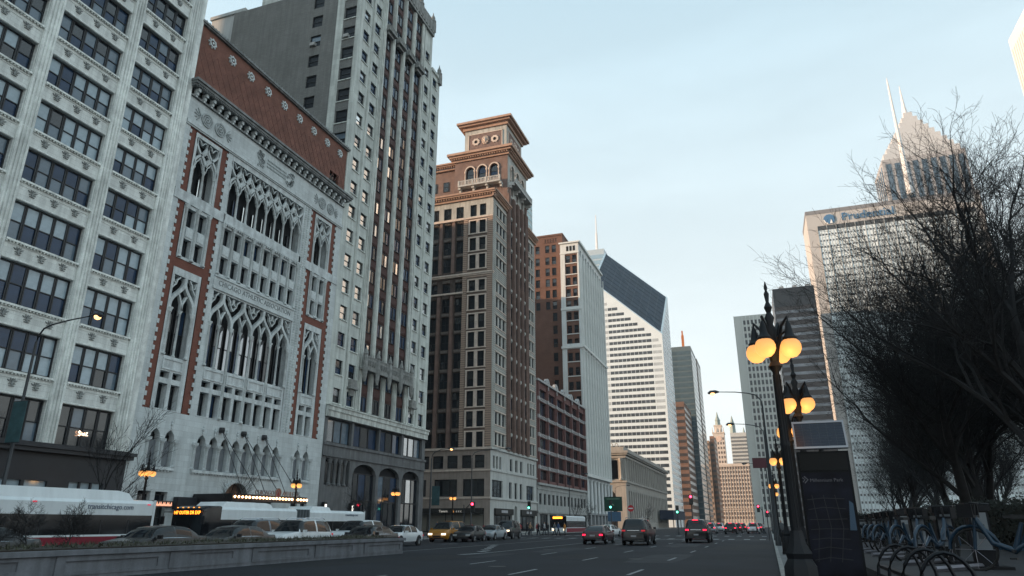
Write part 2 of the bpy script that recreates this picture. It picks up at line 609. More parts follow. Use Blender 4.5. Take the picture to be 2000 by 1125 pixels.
for (x, y) in ((-9.8, 26), (-5.9, 33.5), (-13.2, 44), (-2.3, 21), (-6.4, 52)):
    k = MB(); k.lathe((0, 0, 0), [(.34, 0), (.34, .006), (.27, .008), (.25, .005)], 16); obj('manhole_cover', k, road, (x, y, .002), mats=M('cast_iron', (.03, .03, .032), .6))

# planter in the median
pl_m = M('planter_concrete', (0.17, 0.18, 0.20), 0.8, var=.13, scale=.8, streak=.25, fine=.08)
pl_y1, pl_x = 35.6, -18.9
planter = thing('median_planter', 'long low concrete planter wall along the median with recessed panels', 'planter', (pl_x, 20, 0))
def P(k, name, parent=planter, mats=pl_m):
    return obj(name, k, parent, (0, -20, 0), R(90), mats)
k = MB()
k.box(-14, pl_y1, -3.6, 0, 0.0, 0.66)
P(k, 'planter_body')
k = MB(); k.box(-14.1, pl_y1 + .12, -3.72, .12, .66, .80)
P(k, 'coping')
k = MB(); k.box(-14, pl_y1, 0.0, .03, 0.0, .12)
P(k, 'plinth')
seg = 4.1
y = pl_y1
i = 0
while y > -8:
    k = MB()
    a, b = y - seg + .1, y - .1
    # raised frame round a recessed panel
    if i % 2 == 0:
        k.box(a, b, 0, .05, .50, .645); k.box(a, b, 0, .05, .12, .22); k.box(a, a + .3, 0, .05, .22, .50); k.box(b - .3, b, 0, .05, .22, .50)
    else:
        k.box(a, b, 0, .05, .12, .30); k.box(a, b, 0, .05, .55, .645); k.box(a, a + .9, 0, .05, .30, .55); k.box(b - .9, b, 0, .05, .30, .55)
    P(k, 'panel')
    y -= seg; i += 1
k = MB(); k.box(-13.9, pl_y1 - .15, -3.45, -.15, .70, .845)
P(k, 'soil', mats=M('planter_soil', (0.03, 0.025, 0.02), .95))
# clumps of winter grass in the planter: uncountable
grassm = M('winter_grass', (0.055, 0.058, 0.04), 0.9, var=.4, scale=3)
k = MB()
rg = random.Random(5)
for i in range(2600):
    yy = rg.uniform(6, 35.0); xx = rg.uniform(-3.3, -.25)
    if math.sin(yy * 1.9) + math.sin(yy * .77 + 1) < -.2 and rg.random() < .8: continue
    h = rg.uniform(.05, .2); a = rg.uniform(0, 6.28); dx, dy = math.cos(a) * .025, math.sin(a) * .025
    lx, ly = rg.uniform(-.12, .12), rg.uniform(-.12, .12)
    k.add([(yy - dx, -xx - dy, .84), (yy + dx, -xx + dy, .84), (yy + lx, -xx + ly, .84 + h)], [(0, 1, 2)])
g = obj('grass', k, None, (pl_x, 0, 0), R(90), grassm)
tag(g, 'tufts of dry winter grass growing along the top of the median planter', 'grass', kind='stuff')
# ---------------------------------------------------------------- white terracotta office block (left edge)
b = Bld('office_building', 'white terracotta office block with wide banks of sash windows and ribbed piers', 'building', -40, 10)
F = b.face(FRONT, -40)
T1 = 48.0
sills = [5.9, 9.85, 13.6, 17.3, 21.1, 24.5, 27.9, 31.37, 34.8, 38.2, 41.6]
heads = [8.5, 12.3, 16.1, 19.75, 23.23, 26.65, 30.0, 33.45, 36.9, 40.3, 43.7]
bays = [(30.5, 34.3, 4), (24.88, 29.52, 5), (19.26, 23.9, 5), (13.64, 18.28, 5)]
ops = [(u0, u1, a, c) for (u0, u1, n) in bays for a, c in zip(sills, heads)]
k = MB(); k.wall(-45, 35.8, 5.6, T1, ops, 0.42, back=1)
b.add('wall', k, F, [terra, shadow_in])
k = MB(); k.box(-45, 35.78, -38, -.43, 0, T1 - .05); b.add('block', k, F, [greybrick])
# ribbed piers
def pier_mesh(wd):
    k = MB()
    k.box(0, wd, 0, .12, 5.9, T1)
    n = max(4, int(wd / .2))
    for i in range(n):
        c = (i + .5) * wd / n
        r = wd / n * .42
        k.lathe((c, -.12, 0), [(r, 5.95), (r, T1 - .5)], 8)
    for z in [s - .1 for s in sills[1:]]:
        k.box(-.0, wd, 0, .16, z - .12, z - .02)
    return k.mesh('pier', terra2)
for u0, wd in ((29.57, .88), (23.95, .88), (18.33, .88), (12.7, .88), (34.35, .9)):
    b.add('pier', cached(('pier', wd), lambda: pier_mesh(wd)), F, u=u0)
k = MB(); k.box(35.3, 35.78, 0, .1, 5.9, T1); b.add('pier', k, F, terra2)
# windows, sills, heads, spandrel ornaments
def orn_mesh():
    k = MB()
    k.prism([(0, -.32), (.09, -.12), (.06, .1), (0, .34), (-.06, .1), (-.09, -.12)], 0, .07)
    for sx in (-1, 1):
        for (a0, r0, r1, t) in ((28, .1, .46, .07), (62, .12, .40, .06), (-24, .08, .30, .06)):
            ca, sa = math.cos(R(a0)), math.sin(R(a0))
            p = [(r0 * ca, r0 * sa), ((r0 + r1) / 2 * ca + t * sa, (r0 + r1) / 2 * sa - t * ca), (r1 * ca, r1 * sa), ((r0 + r1) / 2 * ca - t * sa, (r0 + r1) / 2 * sa + t * ca)]
            p = [(sx * x, y) for x, y in p]
            if sx < 0: p = p[::-1]
            k.prism(p, 0, .05)
    k.box(-.2, .2, 0, .06, -.3, -.24)
    k.v = [(x * .78, y, z * .72) for x, y, z in k.v]
    return k.mesh('ornament', M('carved_terracotta', (0.22, 0.235, 0.23), .6, var=.3, scale=6))
upper = pick((g_blue, 8), (g_blind, .4), (g_dark, 3), (g_blind2, 2), (g_lit, .12))
rows_style = {3: (g_blind, .45), 5: (g_blind, .8), 6: (g_blind, .75), 4: (g_blind2, .5), 2: (g_blind, .85), 1: (g_blind, .75), 0: (g_dark, .7), 7: (g_blind2, .7)}
for bi, (u0, u1, n) in enumerate(bays):
    pw = (u1 - u0) / n
    for ri, (a, c) in enumerate(zip(sills, heads)):
        def mk():
            k = MB(); k.box(-.02, u1 - u0 + .02, -.02, .16, -.14, -.02)
            q = 0.0
            while q < u1 - u0 - .1:
                k.box(q, q + .09, .0, .12, -.22, -.14); q += .21
            return k.mesh('sill', terra2)
        b.add('sill', cached(('b1sill', n), mk), F, u=u0, v=a)
        def mk2():
            k = MB(); k.box(0, u1 - u0, 0, .05, .03, .12); k.box(0, u1 - u0, 0, .03, .92, .98)
            return k.mesh('spandrel_moulding', terra2)
        if ri < len(sills) - 1:
            b.add('spandrel_moulding', cached(('b1sp', n), mk2), F, u=u0, v=c)
            m = 3 if n == 5 else 2
            for q in range(m):
                b.add('ornament', cached('b1orn', orn_mesh), F, u=u0 + (u1 - u0) * (q + .62) / (m + .24), v=(c + sills[ri + 1]) / 2, w=0.002)
        if bi == 3:
            k = MB()
            for q in range(n):
                k.box(q * pw + .06, (q + 1) * pw - .06, -.3, -.25, .05, c - a - .05)
            o = b.add('window_strip', k, F, g_blue, u=u0, v=a); o['kind'] = 'stuff'
            continue
        st = rows_style.get(ri)
        for q in range(n):
            def pf(j):
                if st and random.random() < st[1]:
                    if j == 1: return st[0]
                    return random.choices([g_blue, st[0], g_blind2], [4, 3, 2])[0]
                return upper()
            if ri == 0: pf = pick((g_dark, 5), (g_blind2, 1), (g_blue, 1))
            window(b, F, u0 + q * pw + .015, u0 + (q + 1) * pw - .015, a + .02, c - .02, -.34, framemat, pf, fr=.085, bar=.07)
# dark storefront
store = M('black_storefront', (0.022, 0.024, 0.03), 0.5, var=.2, scale=.8)
k = MB()
k.wall(-45, 35.75, 0, 5.62, [(26.6, 27.2, 2.3, 3.9), (27.35, 28.9, 2.3, 3.9), (29.1, 30.5, 2.3, 3.9), (31.9, 32.6, 2.3, 3.95), (32.7, 33.4, 2.3, 3.95), (33.5, 34.3, 2.3, 3.95), (24.2, 26.2, .4, 3.9)], .15, w=.16, back=1)
b.add('storefront', k, F, [store, g_blind])
k = MB(); k.box(-45, 35.95, .1, .55, 5.5, 5.74); k.box(-45, 36.05, .1, .68, 5.74, 5.95); k.box(-45, 35.8, .1, .3, 5.95, 6.05)
b.add('storefront_cornice', k, F, store)
k = MB()
reflection_glow = M('painted_reflection_glow', (1, .75, .6), .5, emit=3.0, ecol=(1, .72, .5), var=0)  # glowing squiggle painted in for a reflection on the window pane
k.ribbon([(0, .22), (-.12, .3), (-.16, .18), (0, .1), (-.06, 0), (-.18, .04)], .035, 0, .03)
k.ribbon([(.08, .2), (.12, .04), (.18, .16), (.24, .04), (.28, .22)], .035, 0, .03)
k.ribbon([(.34, .22), (.46, .26), (.36, .04), (.52, .06)], .035, 0, .03)
b.add('window_reflection', k, F, reflection_glow, u=32.3, v=6.75, w=-.2)
# ---------------------------------------------------------------- venetian gothic clubhouse
b = Bld('gothic_clubhouse', 'venetian gothic clubhouse of red brick and pale stone with lattice tracery windows', 'building', -40, 46.9)
F = b.face(FRONT, -40)
tracery = M('tracery_stone', (0.55, 0.59, 0.59), 0.7, var=.16, scale=2, streak=.2, fine=.1)
Y0, Y1 = 35.85, 57.95
k = MB(); k.box(Y0, Y1, -30, -.95, 0, 35.4); k.box(Y0, Y1, -4, -.95, 35.4, 41.0); b.add('block', k, F, greybrick)
louver = M('grey_shutter', (0.17, 0.185, 0.20), 0.5, var=.2, scale=2)
# --- base with ogee arcade
nich = [37.9, 39.2] + [42.3 + i * 1.256 for i in range(8)] + [54.15, 55.48]
ops = [(c - .44, c + .44, 5.35, 7.95) for c in nich]
ops += [(37.2, 38.3, .3, 3.66), (38.7, 39.8, .3, 3.66), (53.9, 54.9, .3, 3.6), (55.3, 56.3, .3, 3.6), (45.35, 48.0, .15, 4.7), (42.2, 44.2, .3, 3.5), (49.2, 51.2, .3, 3.5)]
k = MB(); k.wall(Y0, Y1, 0, 9.2, ops, .55, back=1)
for c in nich:
    k.arch(c, .44, 7.3, 7.95, -.5, 0.002, ogee=.22, rise=.63)
k.arch(46.68, 1.32, 3.45, 4.7, -.5, .002, rise=1.15)
b.add('base_wall', k, F, [stone, shadow_in])
k = MB()
for a, c in ((37.3, 39.85), (41.7, 51.75), (53.55, 56.1)):
    k.box(a - .1, c + .1, 0, .16, 5.12, 5.3)
    for q in range(int((c - a) / .3)):
        k.box(a + q * .3, a + q * .3 + .14, 0, .1, 5.02, 5.12)
b.add('arcade_sill', k, F, stone2)
def colon():
    k = MB(); k.column(0, .03, 5.33, 7.1, .105); k.box(-.26, .26, -.2, .16, 7.1, 7.28)
    return k.mesh('colonette', stone2)
for grp in (nich[:2], nich[2:10], nich[10:]):
    us = [grp[0] - .64] + [(p + q) / 2 for p, q in zip(grp, grp[1:])] + [grp[-1] + .64]
    for u in us:
        b.add('colonette', cached('colon', colon), F, u=u, smooth=None)
def finial():
    k = MB(); k.lathe((0, -.06, 0), [(.03, 0), (.05, .12), (.02, .2), (.09, .32), (.09, .4), (.03, .48), (.06, .56), (.01, .66)], 8)
    return k.mesh('finial', stone2)
for c in nich:
    b.add('finial', cached('fin', finial), F, u=c, v=7.97)
    k = cached('shut', lambda: MB().box(-.42, .42, 0, .03, 0, 1.78).mesh('shutter', louver))
    b.add('shutter', k, F, u=c, v=5.37, w=-.36)
k = MB(); k.ribbon([(46.68 + 1.45 * math.cos(t * PI / 12), 3.45 + 1.28 * math.sin(t * PI / 12)) for t in range(13)], .22, 0, .14)
b.add('entrance_arch', k, F, stone2)
for a, c in ((37.2, 38.3), (38.7, 39.8), (53.9, 54.9), (55.3, 56.3), (42.2, 44.2), (49.2, 51.2)):
    window(b, F, a, c, .32, 3.5, -.4, framemat, pick((g_dark, 1)), cols=1 if c - a < 1.5 else 2)
copper = M('bronze_fanlight', (0.16, 0.09, 0.06), 0.4, metal=.4, var=.3, scale=2)
k = MB(); k.box(45.4, 47.96, -.5, -.42, .2, 4.6); b.add('entrance_door', k, F, copper)
# --- upper walls
SIDE = [(36.36, 40.72, 37.05, 40.0), (52.62, 57.0, 53.35, 56.28)]
for (a, c, p, q) in SIDE:
    k = MB(); k.wall(a, c, 9.2, 31.68, [(p, q, 9.25, 19.85), (p, q, 20.75, 25.0), (p, q, 26.03, 31.4)], .1, w=-.06)
    b.add('brick_panel', k, F, redbrick)
k = MB()
for a, c in ((Y0, 36.36), (40.72, 41.28), (51.36, 52.62), (57.0, Y1)):
    k.wall(a, c, 9.2, 31.68, [], .1, w=.0)
b.add('stone_pier', k, F, stone)
# quoins: every tooth a block
def quo(L):
    return lambda: MB().box(0, L, -.05, .03, 0, .32).mesh('quoin', stone2)
for i in range(34):
    v = 9.35 + i * .655
    if 25.0 < v + .16 < 26.1: continue
    for (u, s) in ((36.34, 1), (40.74, -1), (52.60, 1), (57.02, -1)):
        L = .2
        b.add('quoin', cached(('quo', L), quo(L)), F, u=u if s > 0 else u - L, v=v)
k = MB(); k.box(Y0 + .02, 41.3, -.05, .07, 25.12, 25.95); k.box(51.3, Y1 - .02, -.05, .07, 25.12, 25.95)
b.add('string_course', k, F, stone2)
# --- window units
def rib(k, pts, wd=.13, w0=-.3, w1=.0): k.ribbon(pts, wd, w0, w1)
def ogee_pts(a, v0, m, v1, n=9):
    """S-shaped rib from (a,v0) to (m,v1)"""
    out = []
    for i in range(n + 1):
        t = i / n
        s = t - .30 * math.sin(2 * PI * t) / 1.6
        out.append((a + (m - a) * s, v0 + (v1 - v0) * t))
    return out
def quatre(c, v, r, n=40):
    inn = []; out = []
    for i in range(n):
        t = 2 * PI * i / n
        rr = r * (.62 + .38 * abs(math.cos(2 * t)))
        inn.append((c + rr * math.cos(t), v + rr * math.sin(t)))
    return inn
def diamond(c, v, hu, hv, n=40):
    out = []
    for i in range(n):
        t = 2 * PI * i / n
        d = abs(math.cos(t)) / hu + abs(math.sin(t)) / hv
        out.append((c + math.cos(t) / d, v + math.sin(t) / d))
    return out
def lattice_window(u0, u1, n, side):
    p = (u1 - u0) / n
    k = MB()
    # recessed dark backing and inner glass
    fr = MB()
    fr.wall(u0 - .25 if side else u0 - .02, u1 + .25 if side else u1 + .02, 26.0, 31.35 if side else 31.68, [(u0, u1, 26.05, 31.02)], .9, w=.0, back=1)
    b.add('lattice_frame', fr, F, [stone2, shadow_in])
    for i in range(n):
        for q in (0.25, .62):
            window(b, F, u0 + (i + q) * p - .14, u0 + (i + q) * p + .14, 26.1, 28.0 + random.uniform(-.3, .2), -.8, framemat, pick((g_sun, 4), (g_refl, 2), (g_blue, 1)), fr=.025, rows=1)
    for i in range(n + 1):
        c = u0 + i * p
        if 0 < i < n or True:
            k.column(min(max(c, u0 + .06), u1 - .06), -.14, 26.06, 28.5, .105)
    b.add('column', k, F, tracery, smooth=40)
    t = MB()
    for i in range(n + 1):
        c = u0 + i * p
        for s in (-1, 1):
            e = c + s * p
            if u0 - .01 <= e <= u1 + .01:
                rib(t, ogee_pts(c, 28.45, e, 30.98), .17, -.26, -.0)
        if i not in (0, n):
            t.ring(quatre(c, 29.73, .27), diamond(c, 29.73, .60, 1.05), -.22, -.06)
        elif True:
            pass
    for i in range(n):
        c = u0 + (i + .5) * p
        # cusped heads between the columns
        rib(t, [(c - .46, 28.55), (c - .34, 28.95), (c - .16, 29.12), (c, 29.5)], .09, -.24, -.06)
        rib(t, [(c + .46, 28.55), (c + .34, 28.95), (c + .16, 29.12), (c, 29.5)], .09, -.24, -.06)
        rib(t, [(c - .42, 30.95), (c - .2, 30.86), (c, 30.55), (c + .2, 30.86), (c + .42, 30.95)], .07, -.22, -.06)
    b.add('lattice_tracery', t, F, tracery)
lattice_window(41.32, 51.32, 8, False)
for (a, c, p, q) in SIDE:
    lattice_window(p + .25, q - .3, 2, True)
# two-row colonnaded windows
def two_row(u0, u1, n, side):
    p = (u1 - u0) / n
    ops = []
    for i in range(n):
        a = u0 + i * p + .2; c = u0 + (i + 1) * p - .2
        ops += [(a, c, 20.82, 22.3), (a, c, 23.28, 24.82)]
    k = MB(); k.wall(u0 - (.22 if side else 0.04), u1 + (.25 if side else .04), 20.6, 25.1, ops, .55, w=-.02, back=1)
    b.add('colonnade_wall', k, F, [stone2, shadow_in])
    for o in ops:
        window(b, F, o[0] + .01, o[1] - .01, o[2] + .01, o[3] - .01, -.5, framemat, pick((g_dark, 5), (g_blue, 1)), fr=.05, rows=1)
    cm = MB()
    for i in range(n + 1):
        cm.column(u0 + i * p, .04, 20.66, 25.02, .12)
    b.add('column', cm, F, tracery, smooth=40)
    for i in range(n):
        a = u0 + i * p + .2; c = u0 + (i + 1) * p - .2
        b.add('spandrel_panel', cached(('sp2', round(c - a, 3)), lambda: MB().box(.06, c - a - .06, 0, .05, .1, .8).mesh('spandrel_panel', stone2)), F, u=a, v=22.35, w=-.02)
two_row(41.3, 51.3, 8, False)
for (a, c, p, q) in SIDE:
    two_row(p + .25, q - .3, 2, True)
k = MB(); k.box(41.1, 51.55, -.05, .16, 25.12, 25.3)
for i in range(40):
    k.box(41.15 + i * .26, 41.15 + i * .26 + .15, .0, .14, 25.0, 25.12)
k.box(41.1, 51.55, -.05, .07, 25.3, 26.04)
b.add('balcony_band', k, F, stone2)
k = MB(); k.box(41.1, 51.5, -.05, .05, 19.55, 20.6); k.box(41.1, 51.5, .05, .14, 20.44, 20.6); k.box(41.1, 51.5, .05, .1, 19.42, 19.6)
band = b.add('inscription_band', k, F, stone)
tm = text_mesh('CHICAGO ATHLETIC ASSOCIATION', .62, M('incised_lettering', (0.20, 0.215, 0.22), .8), .012, sx=.93)
b.add('lettering', tm, F, parent=band, u=46.3, v=19.82, w=.06)
# tall arched windows with lower lights
def arch_window(u0, u1, n, side):
    p = (u1 - u0) / n
    fr = MB()
    lo = []
    for i in range(n):
        a = u0 + i * p + .16; c = u0 + (i + 1) * p - .16
        lo += [(a, c, 9.3, 11.12), (a, c, 11.5, 12.0)]
    fr.wall(u0 - (.22 if side else .06), u1 + (.3 if side else .06), 9.22, 19.85 if side else 19.45, [(u0, u1, 13.12, 19.28)] + lo, .75, w=-.01, back=1)
    b.add('window_surround', fr, F, [stone2, shadow_in])
    for o in lo:
        window(b, F, o[0] + .01, o[1] - .01, o[2] + .01, o[3] - .01, -.6, framemat, pick((g_dark, 3), (g_blue, 1)), fr=.045, rows=1)
    for i in range(n):
        a = u0 + i * p + .13; c = u0 + (i + 1) * p - .13
        window(b, F, a, c, 13.15, 16.9, -.66, framemat, pick((g_refl, 4), (g_blue, 2), (g_dark, 1)) if (not side and i < 6) else pick((g_dark, 2), (g_blue, 1)), fr=.05, rows=2, cols=2, bar=.05)
    cm = MB()
    for i in range(n + 1):
        big = i % 2 == 0
        u = min(max(u0 + i * p, u0 + .08), u1 - .08)
        cm.column(u, -.12 + (.12 if big else 0), 9.3 if (big and 0 < i < n) else 13.14, 16.68, .12 if big else .095)
    b.add('column', cm, F, tracery, smooth=40)
    t = MB()
    for j in range(0, n, 2):
        a = u0 + j * p; m = a + p; c = m + p
        rib(t, ogee_pts(a, 16.65, m, 19.25), .25, -.3, .02)
        rib(t, ogee_pts(c, 16.65, m, 19.25), .25, -.3, .016)
        # minor ribs from the middle column
        rib(t, [(m, 16.65), (m - .05, 17.2), (m - .3, 17.75), (m - .42, 17.9)], .14, -.28, -.04)
        rib(t, [(m, 16.65), (m + .05, 17.2), (m + .3, 17.75), (m + .42, 17.9)], .14, -.28, -.04)
        rib(t, [(a + .05, 16.7), (a + .14, 17.2), (a + .4, 17.65), (a + .62, 18.02)], .1, -.28, -.06)
        rib(t, [(c - .05, 16.7), (c - .14, 17.2), (c - .4, 17.65), (c - .62, 18.02)], .1, -.28, -.06)
        # cusped spandrels at the top corners
        for s, e in ((1, a), (-1, c)):
            rib(t, [(e + s * .02, 19.2), (e + s * .1, 18.75), (e + s * .36, 18.62), (e + s * .42, 18.95), (e + s * .7, 19.22)], .1, -.28, -.06)
            rib(t, [(e + s * .0, 18.2), (e + s * .22, 18.5), (e + s * .36, 18.62)], .1, -.28, -.06)
    b.add('ogee_tracery', t, F, tracery)
    for i in range(0, n, 2 if not side else n):
        L = (2 if not side else n) * p
        pm = MB(); pm.box(.2, L - .2, 0, .06, 0, .1); pm.box(.2, L - .2, 0, .06, .72, .82); pm.box(.2, .3, 0, .06, .1, .72); pm.box(L - .3, L - .2, 0, .06, .1, .72)
        b.add('panel_moulding', pm, F, stone2, u=u0 + i * p, v=12.13, w=-.01)
arch_window(41.28, 51.24, 8, False)
for (a, c, p, q) in SIDE:
    arch_window(p + .2, q - .45, 2, True)
# rope shafts flanking the centre
k = MB()
for u in (51.75, 52.2):
    k.lathe((u, 0, 0), [(.11, 9.3), (.11, 31.4)], 8)
    for i in range(88):
        k.lathe((u, 0, 0), [(.11, 9.4 + i * .25), (.15, 9.46 + i * .25), (.15, 9.52 + i * .25), (.11, 9.58 + i * .25)], 6)
b.add('rope_shaft', k, F, tracery, smooth=50)
# --- frieze
k = MB(); k.wall(Y0, Y1, 31.68, 34.1, [], .1, w=.0); k.box(Y0, Y1, -.05, .16, 31.62, 31.95); k.box(Y0, Y1, -.05, .09, 31.5, 31.62)
fz = b.add('frieze', k, F, stone)
relief = M('frieze_relief', (0.36, 0.39, 0.395), .75, var=.3, scale=4)
def relief_rings():
    k = MB()
    for c in (-.75, .75):
        for r in (.55, .36):
            k.ribbon([(c + r * math.cos(t * PI / 10), r * math.sin(t * PI / 10)) for t in range(20)], .13, 0, .1, closed=True)
        k.ribbon([(c + .16 * math.cos(t * PI / 4), .16 * math.sin(t * PI / 4)) for t in range(8)], .14, 0, .12, closed=True)
    for s in (-1, 1):
        for a in (-50, -25, 0, 25, 50):
            ca, sa = math.cos(R(a)), math.sin(R(a))
            p = [(s * (1.4 + .1 * ca), .1 * sa), (s * (1.4 + .5 * ca), .5 * sa - .08), (s * (1.4 + .75 * ca), .75 * sa), (s * (1.4 + .5 * ca), .5 * sa + .08)]
            k.prism(p if s > 0 else p[::-1], 0, .07)
    return k.mesh('relief', relief)
b.add('relief', cached('rr', relief_rings), F, u=38.6, v=32.85, w=0, parent=None)
b.add('relief', cached('rr', relief_rings), F, u=54.9, v=32.85, w=0)
k = MB()
rr = random.Random(3)
for s in (-1, 1):
    for i in range(16):
        x = s * 2.1 + rr.uniform(-.42, .42); y = rr.uniform(-.7, .7); r = rr.uniform(.1, .2)
        k.ribbon([(x + r * math.cos(t * PI / 4), y + r * math.sin(t * PI / 4)) for t in range(8)], .08, 0, .08, closed=True)
for j in range(3):
    for i in range(14):
        x = -1.3 + i * .2
        k.ribbon([(x, .38 - j * .32), (x + .1, .5 - j * .32), (x + .16, .32 - j * .32)], .06, 0, .05)
b.add('relief', k, F, relief, u=46.7, v=32.85)
# --- main cornice with brackets
dk = M('weathered_cornice', (0.22, 0.23, 0.23), .8, var=.25, scale=1.2, streak=.3)
k = MB()
k.box(Y0 - .25, Y1 + .5, 0, .68, 34.98, 35.2); k.box(Y0 - .3, Y1 + .6, 0, .8, 35.2, 35.42); k.box(Y0 - .2, Y1 + .35, 0, .55, 34.8, 34.98)
k.box(Y0, Y1, 0, .18, 34.05, 34.2)
for i in range(int((Y1 - Y0) / .18)):
    k.box(Y0 + i * .18, Y0 + i * .18 + .1, .55, .64, 34.82, 34.97)
b.add('cornice', k, F, dk)
def brk():
    k = MB(); k.box(-.13, .13, 0, .46, .38, .66); k.box(-.11, .11, 0, .3, .12, .38); k.box(-.09, .09, 0, .22, -.05, .12)
    return k.mesh('bracket', stone2)
for i in range(26):
    b.add('bracket', cached('b2brk', brk), F, u=Y0 + .4 + i * .85, v=34.12)
# --- brick attic
diaper = M('diaper_brick', (0.20, 0.086, 0.062), .85, var=.26, scale=.9, fine=.14, brick=(.22, .075, .85, .008))
k = MB(); k.wall(Y0, Y1, 35.42, 41.0, [(55.1, 56.75, 35.85, 37.3)], .5, w=-.1, back=1)
b.add('attic_wall', k, F, [diaper, shadow_in])
window(b, F, 55.15, 56.7, 35.9, 37.25, -.5, framemat, pick((g_dark, 1)), cols=2)
# diaper pattern of darker raised headers
k = MB()
for i in range(27):
    c = Y0 + .5 + i * .82
    for (v0) in (36.4, 37.75):
        for s in (-1, 1):
            k.ribbon([(c, v0), (c + s * .41, v0 + .67)], .05, -.1, -.085)
            k.ribbon([(c + s * .41, v0 + .67), (c, v0 + 1.34)], .05, -.1, -.085)
b.add('diaper_pattern', k, F, M('dark_header_brick', (0.155, 0.065, 0.05), .85, var=.4, scale=2))
k = MB(); k.box(Y0 - .1, Y1 + .12, -.8, .12, 41.0, 41.12); k.box(Y0 - .15, Y1 + .2, -.8, .22, 41.12, 41.3)
for i in range(62):
    k.lathe((Y0 + .2 + i * .356, -.1, 0), [(.06, 41.3), (.1, 41.38), (.02, 41.5)], 5)
b.add('coping', k, F, dk)
def rosette():
    k = MB()
    k.ribbon([(.30 * math.cos(t * PI / 10) * (1 + .08 * math.cos(4 * t * PI / 5)), .30 * math.sin(t * PI / 10) * (1 + .08 * math.cos(4 * t * PI / 5))) for t in range(20)], .12, 0, .14, closed=True)
    k.prism([(.1 * math.cos(t * PI / 4), .1 * math.sin(t * PI / 4)) for t in range(8)], 0, .16)
    for i in range(8):
        a = i * PI / 4
        k.prism([(.4 * math.cos(a) + .09 * math.cos(t * PI / 3), .4 * math.sin(a) + .09 * math.sin(t * PI / 3)) for t in range(6)], 0, .08)
    return k.mesh('rosette', stone2)
for i in range(9):
    b.add('rosette', cached('ros', rosette), F, u=37.16 + i * 2.423, v=40.0, w=-.1)
# --- entrance canopy with bulbs, lettering and tie rods
cz = 3.32
k = MB(); k.box(42.2, 51.05, .05, 3.6, cz - .1, cz + .28); k.box(42.15, 51.1, 3.6, 3.68, cz - .22, cz + .3); k.box(42.15, 42.2, 0.1, 3.6, cz - .3, cz + .3)
can = b.add('canopy', k, F, black_metal)
bulb = M('marquee_bulb', (1, .6, .35), .5, emit=9, ecol=(1, .55, .27), var=0)
def bm():
    k = MB(); k.lathe((0, 0, 0), [(.02, -.085), (.065, -.05), (.085, 0), (.065, .05), (.02, .085)], 8)
    return k.mesh('bulb', bulb, 60)
for i in range(23):
    obj('bulb', cached('bulb', bm), can, (42.35 + i * .392, -3.74, cz + .08))
lm = M('canopy_lettering', (0.20, 0.19, 0.19), .5)
tm = text_mesh('CHICAGO', .5, lm, .03, align='LEFT', sx=.98)
obj('lettering', tm, can, (44.55, -3.64, cz + .32))
tm = text_mesh('ATHLETIC', .5, lm, .03, align='LEFT', sx=.98)
obj('lettering', tm, can, (47.85, -3.64, cz + .32))
k = MB(); k.prism([(.34 * math.cos(t * PI / 8), .34 * math.sin(t * PI / 8)) for t in range(16)], 0, .06)
obj('emblem', k, can, (47.25, -3.62, cz + .52), mats=M('emblem_red', (0.16, 0.03, 0.04), .5))
k = MB(); k.ribbon([(.34 * math.cos(t * PI / 8), .34 * math.sin(t * PI / 8)) for t in range(16)], .06, 0, .09, closed=True)
k.ribbon([(-.2, -.12), (0, .22), (.2, -.12)], .06, .06, .09)
obj('emblem_ring', k, can, (47.25, -3.62, cz + .52), mats=lm)
for c in (44.13, 46.67, 49.23):
    k = MB(); k.lathe((c, -.14, 8.5), [(.2, -.2), (.24, 0), (.2, .2)], 8)
    for s in (-.5, .9):
        k.tube([(c, -.15, 8.5), (c + s * 1.3, -3.5, cz + .3)], .028, 5)
    b.add('tie_rod', k, F, black_metal)
# little lit sign of the shop beside the entrance
k = MB(); k.box(36.9, 40.1, .1, .3, 2.62, 3.05)
sg = b.add('shop_sign', k, F, M('sign_board', (0.05, 0.03, 0.03), .6))
k = MB()
for i in range(26):
    x = 37.05 + i * .115
    k.ribbon([(x, 2.7), (x + .05, 2.97 if i % 3 else 2.84), (x + .09, 2.72)], .028, .3, .33)
b.add('sign_lights', k, F, M('sign_bulb_row', (.9, .55, .4), .5, emit=.7, ecol=(1, .5, .3)))
k = MB(); k.box(40.3, 44.6, .1, .55, 2.5, 3.35); b.add('shop_awning', k, F, store)
# ---------------------------------------------------------------- slender limestone tower with dark red bays
b = Bld('limestone_tower', 'tall pale limestone tower with dark red window bays and grey brick side wall', 'building', -40, 69)
F = b.face(FRONT, -40); S = b.face(SOUTH, 58.0)
lime = M('limestone', (0.60, 0.635, 0.60), 0.75, var=.1, scale=.4, streak=.22, fine=.06, brick=(1.4, .73, .8, .014))
lime2 = M('limestone_trim', (0.56, 0.585, 0.55), .75, var=.16, scale=1.3, streak=.3, fine=.08)
maroon = M('dark_red_terracotta', (0.062, 0.022, 0.018), .7, var=.25, scale=1.5)
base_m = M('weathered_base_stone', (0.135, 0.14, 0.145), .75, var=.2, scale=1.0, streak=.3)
Y0, Y1 = 58.02, 80.0
N = 17; PT = 2.93; Z0 = 14.6; TOP = 65.6; TOPC = 73.2
tops = [Z0 + i * PT for i in range(N + 1)]
ctops = [Z0 + i * PT for i in range(N + 3)]
cols = [(59.0, 60.28), (61.45, 62.75), (75.1, 76.35), (77.75, 79.05)]
ops = []
for (a, c) in cols:
    for t in (tops if a < 60 or a > 77 else ctops[:-1]):
        ops.append((a, c, t - 1.52, t))
bc = [64.75, 67.45, 70.15, 72.85]; hb = 1.0
ops_c = [(c - hb, c + hb, 12.9, 70.9) for c in bc]
k = MB()
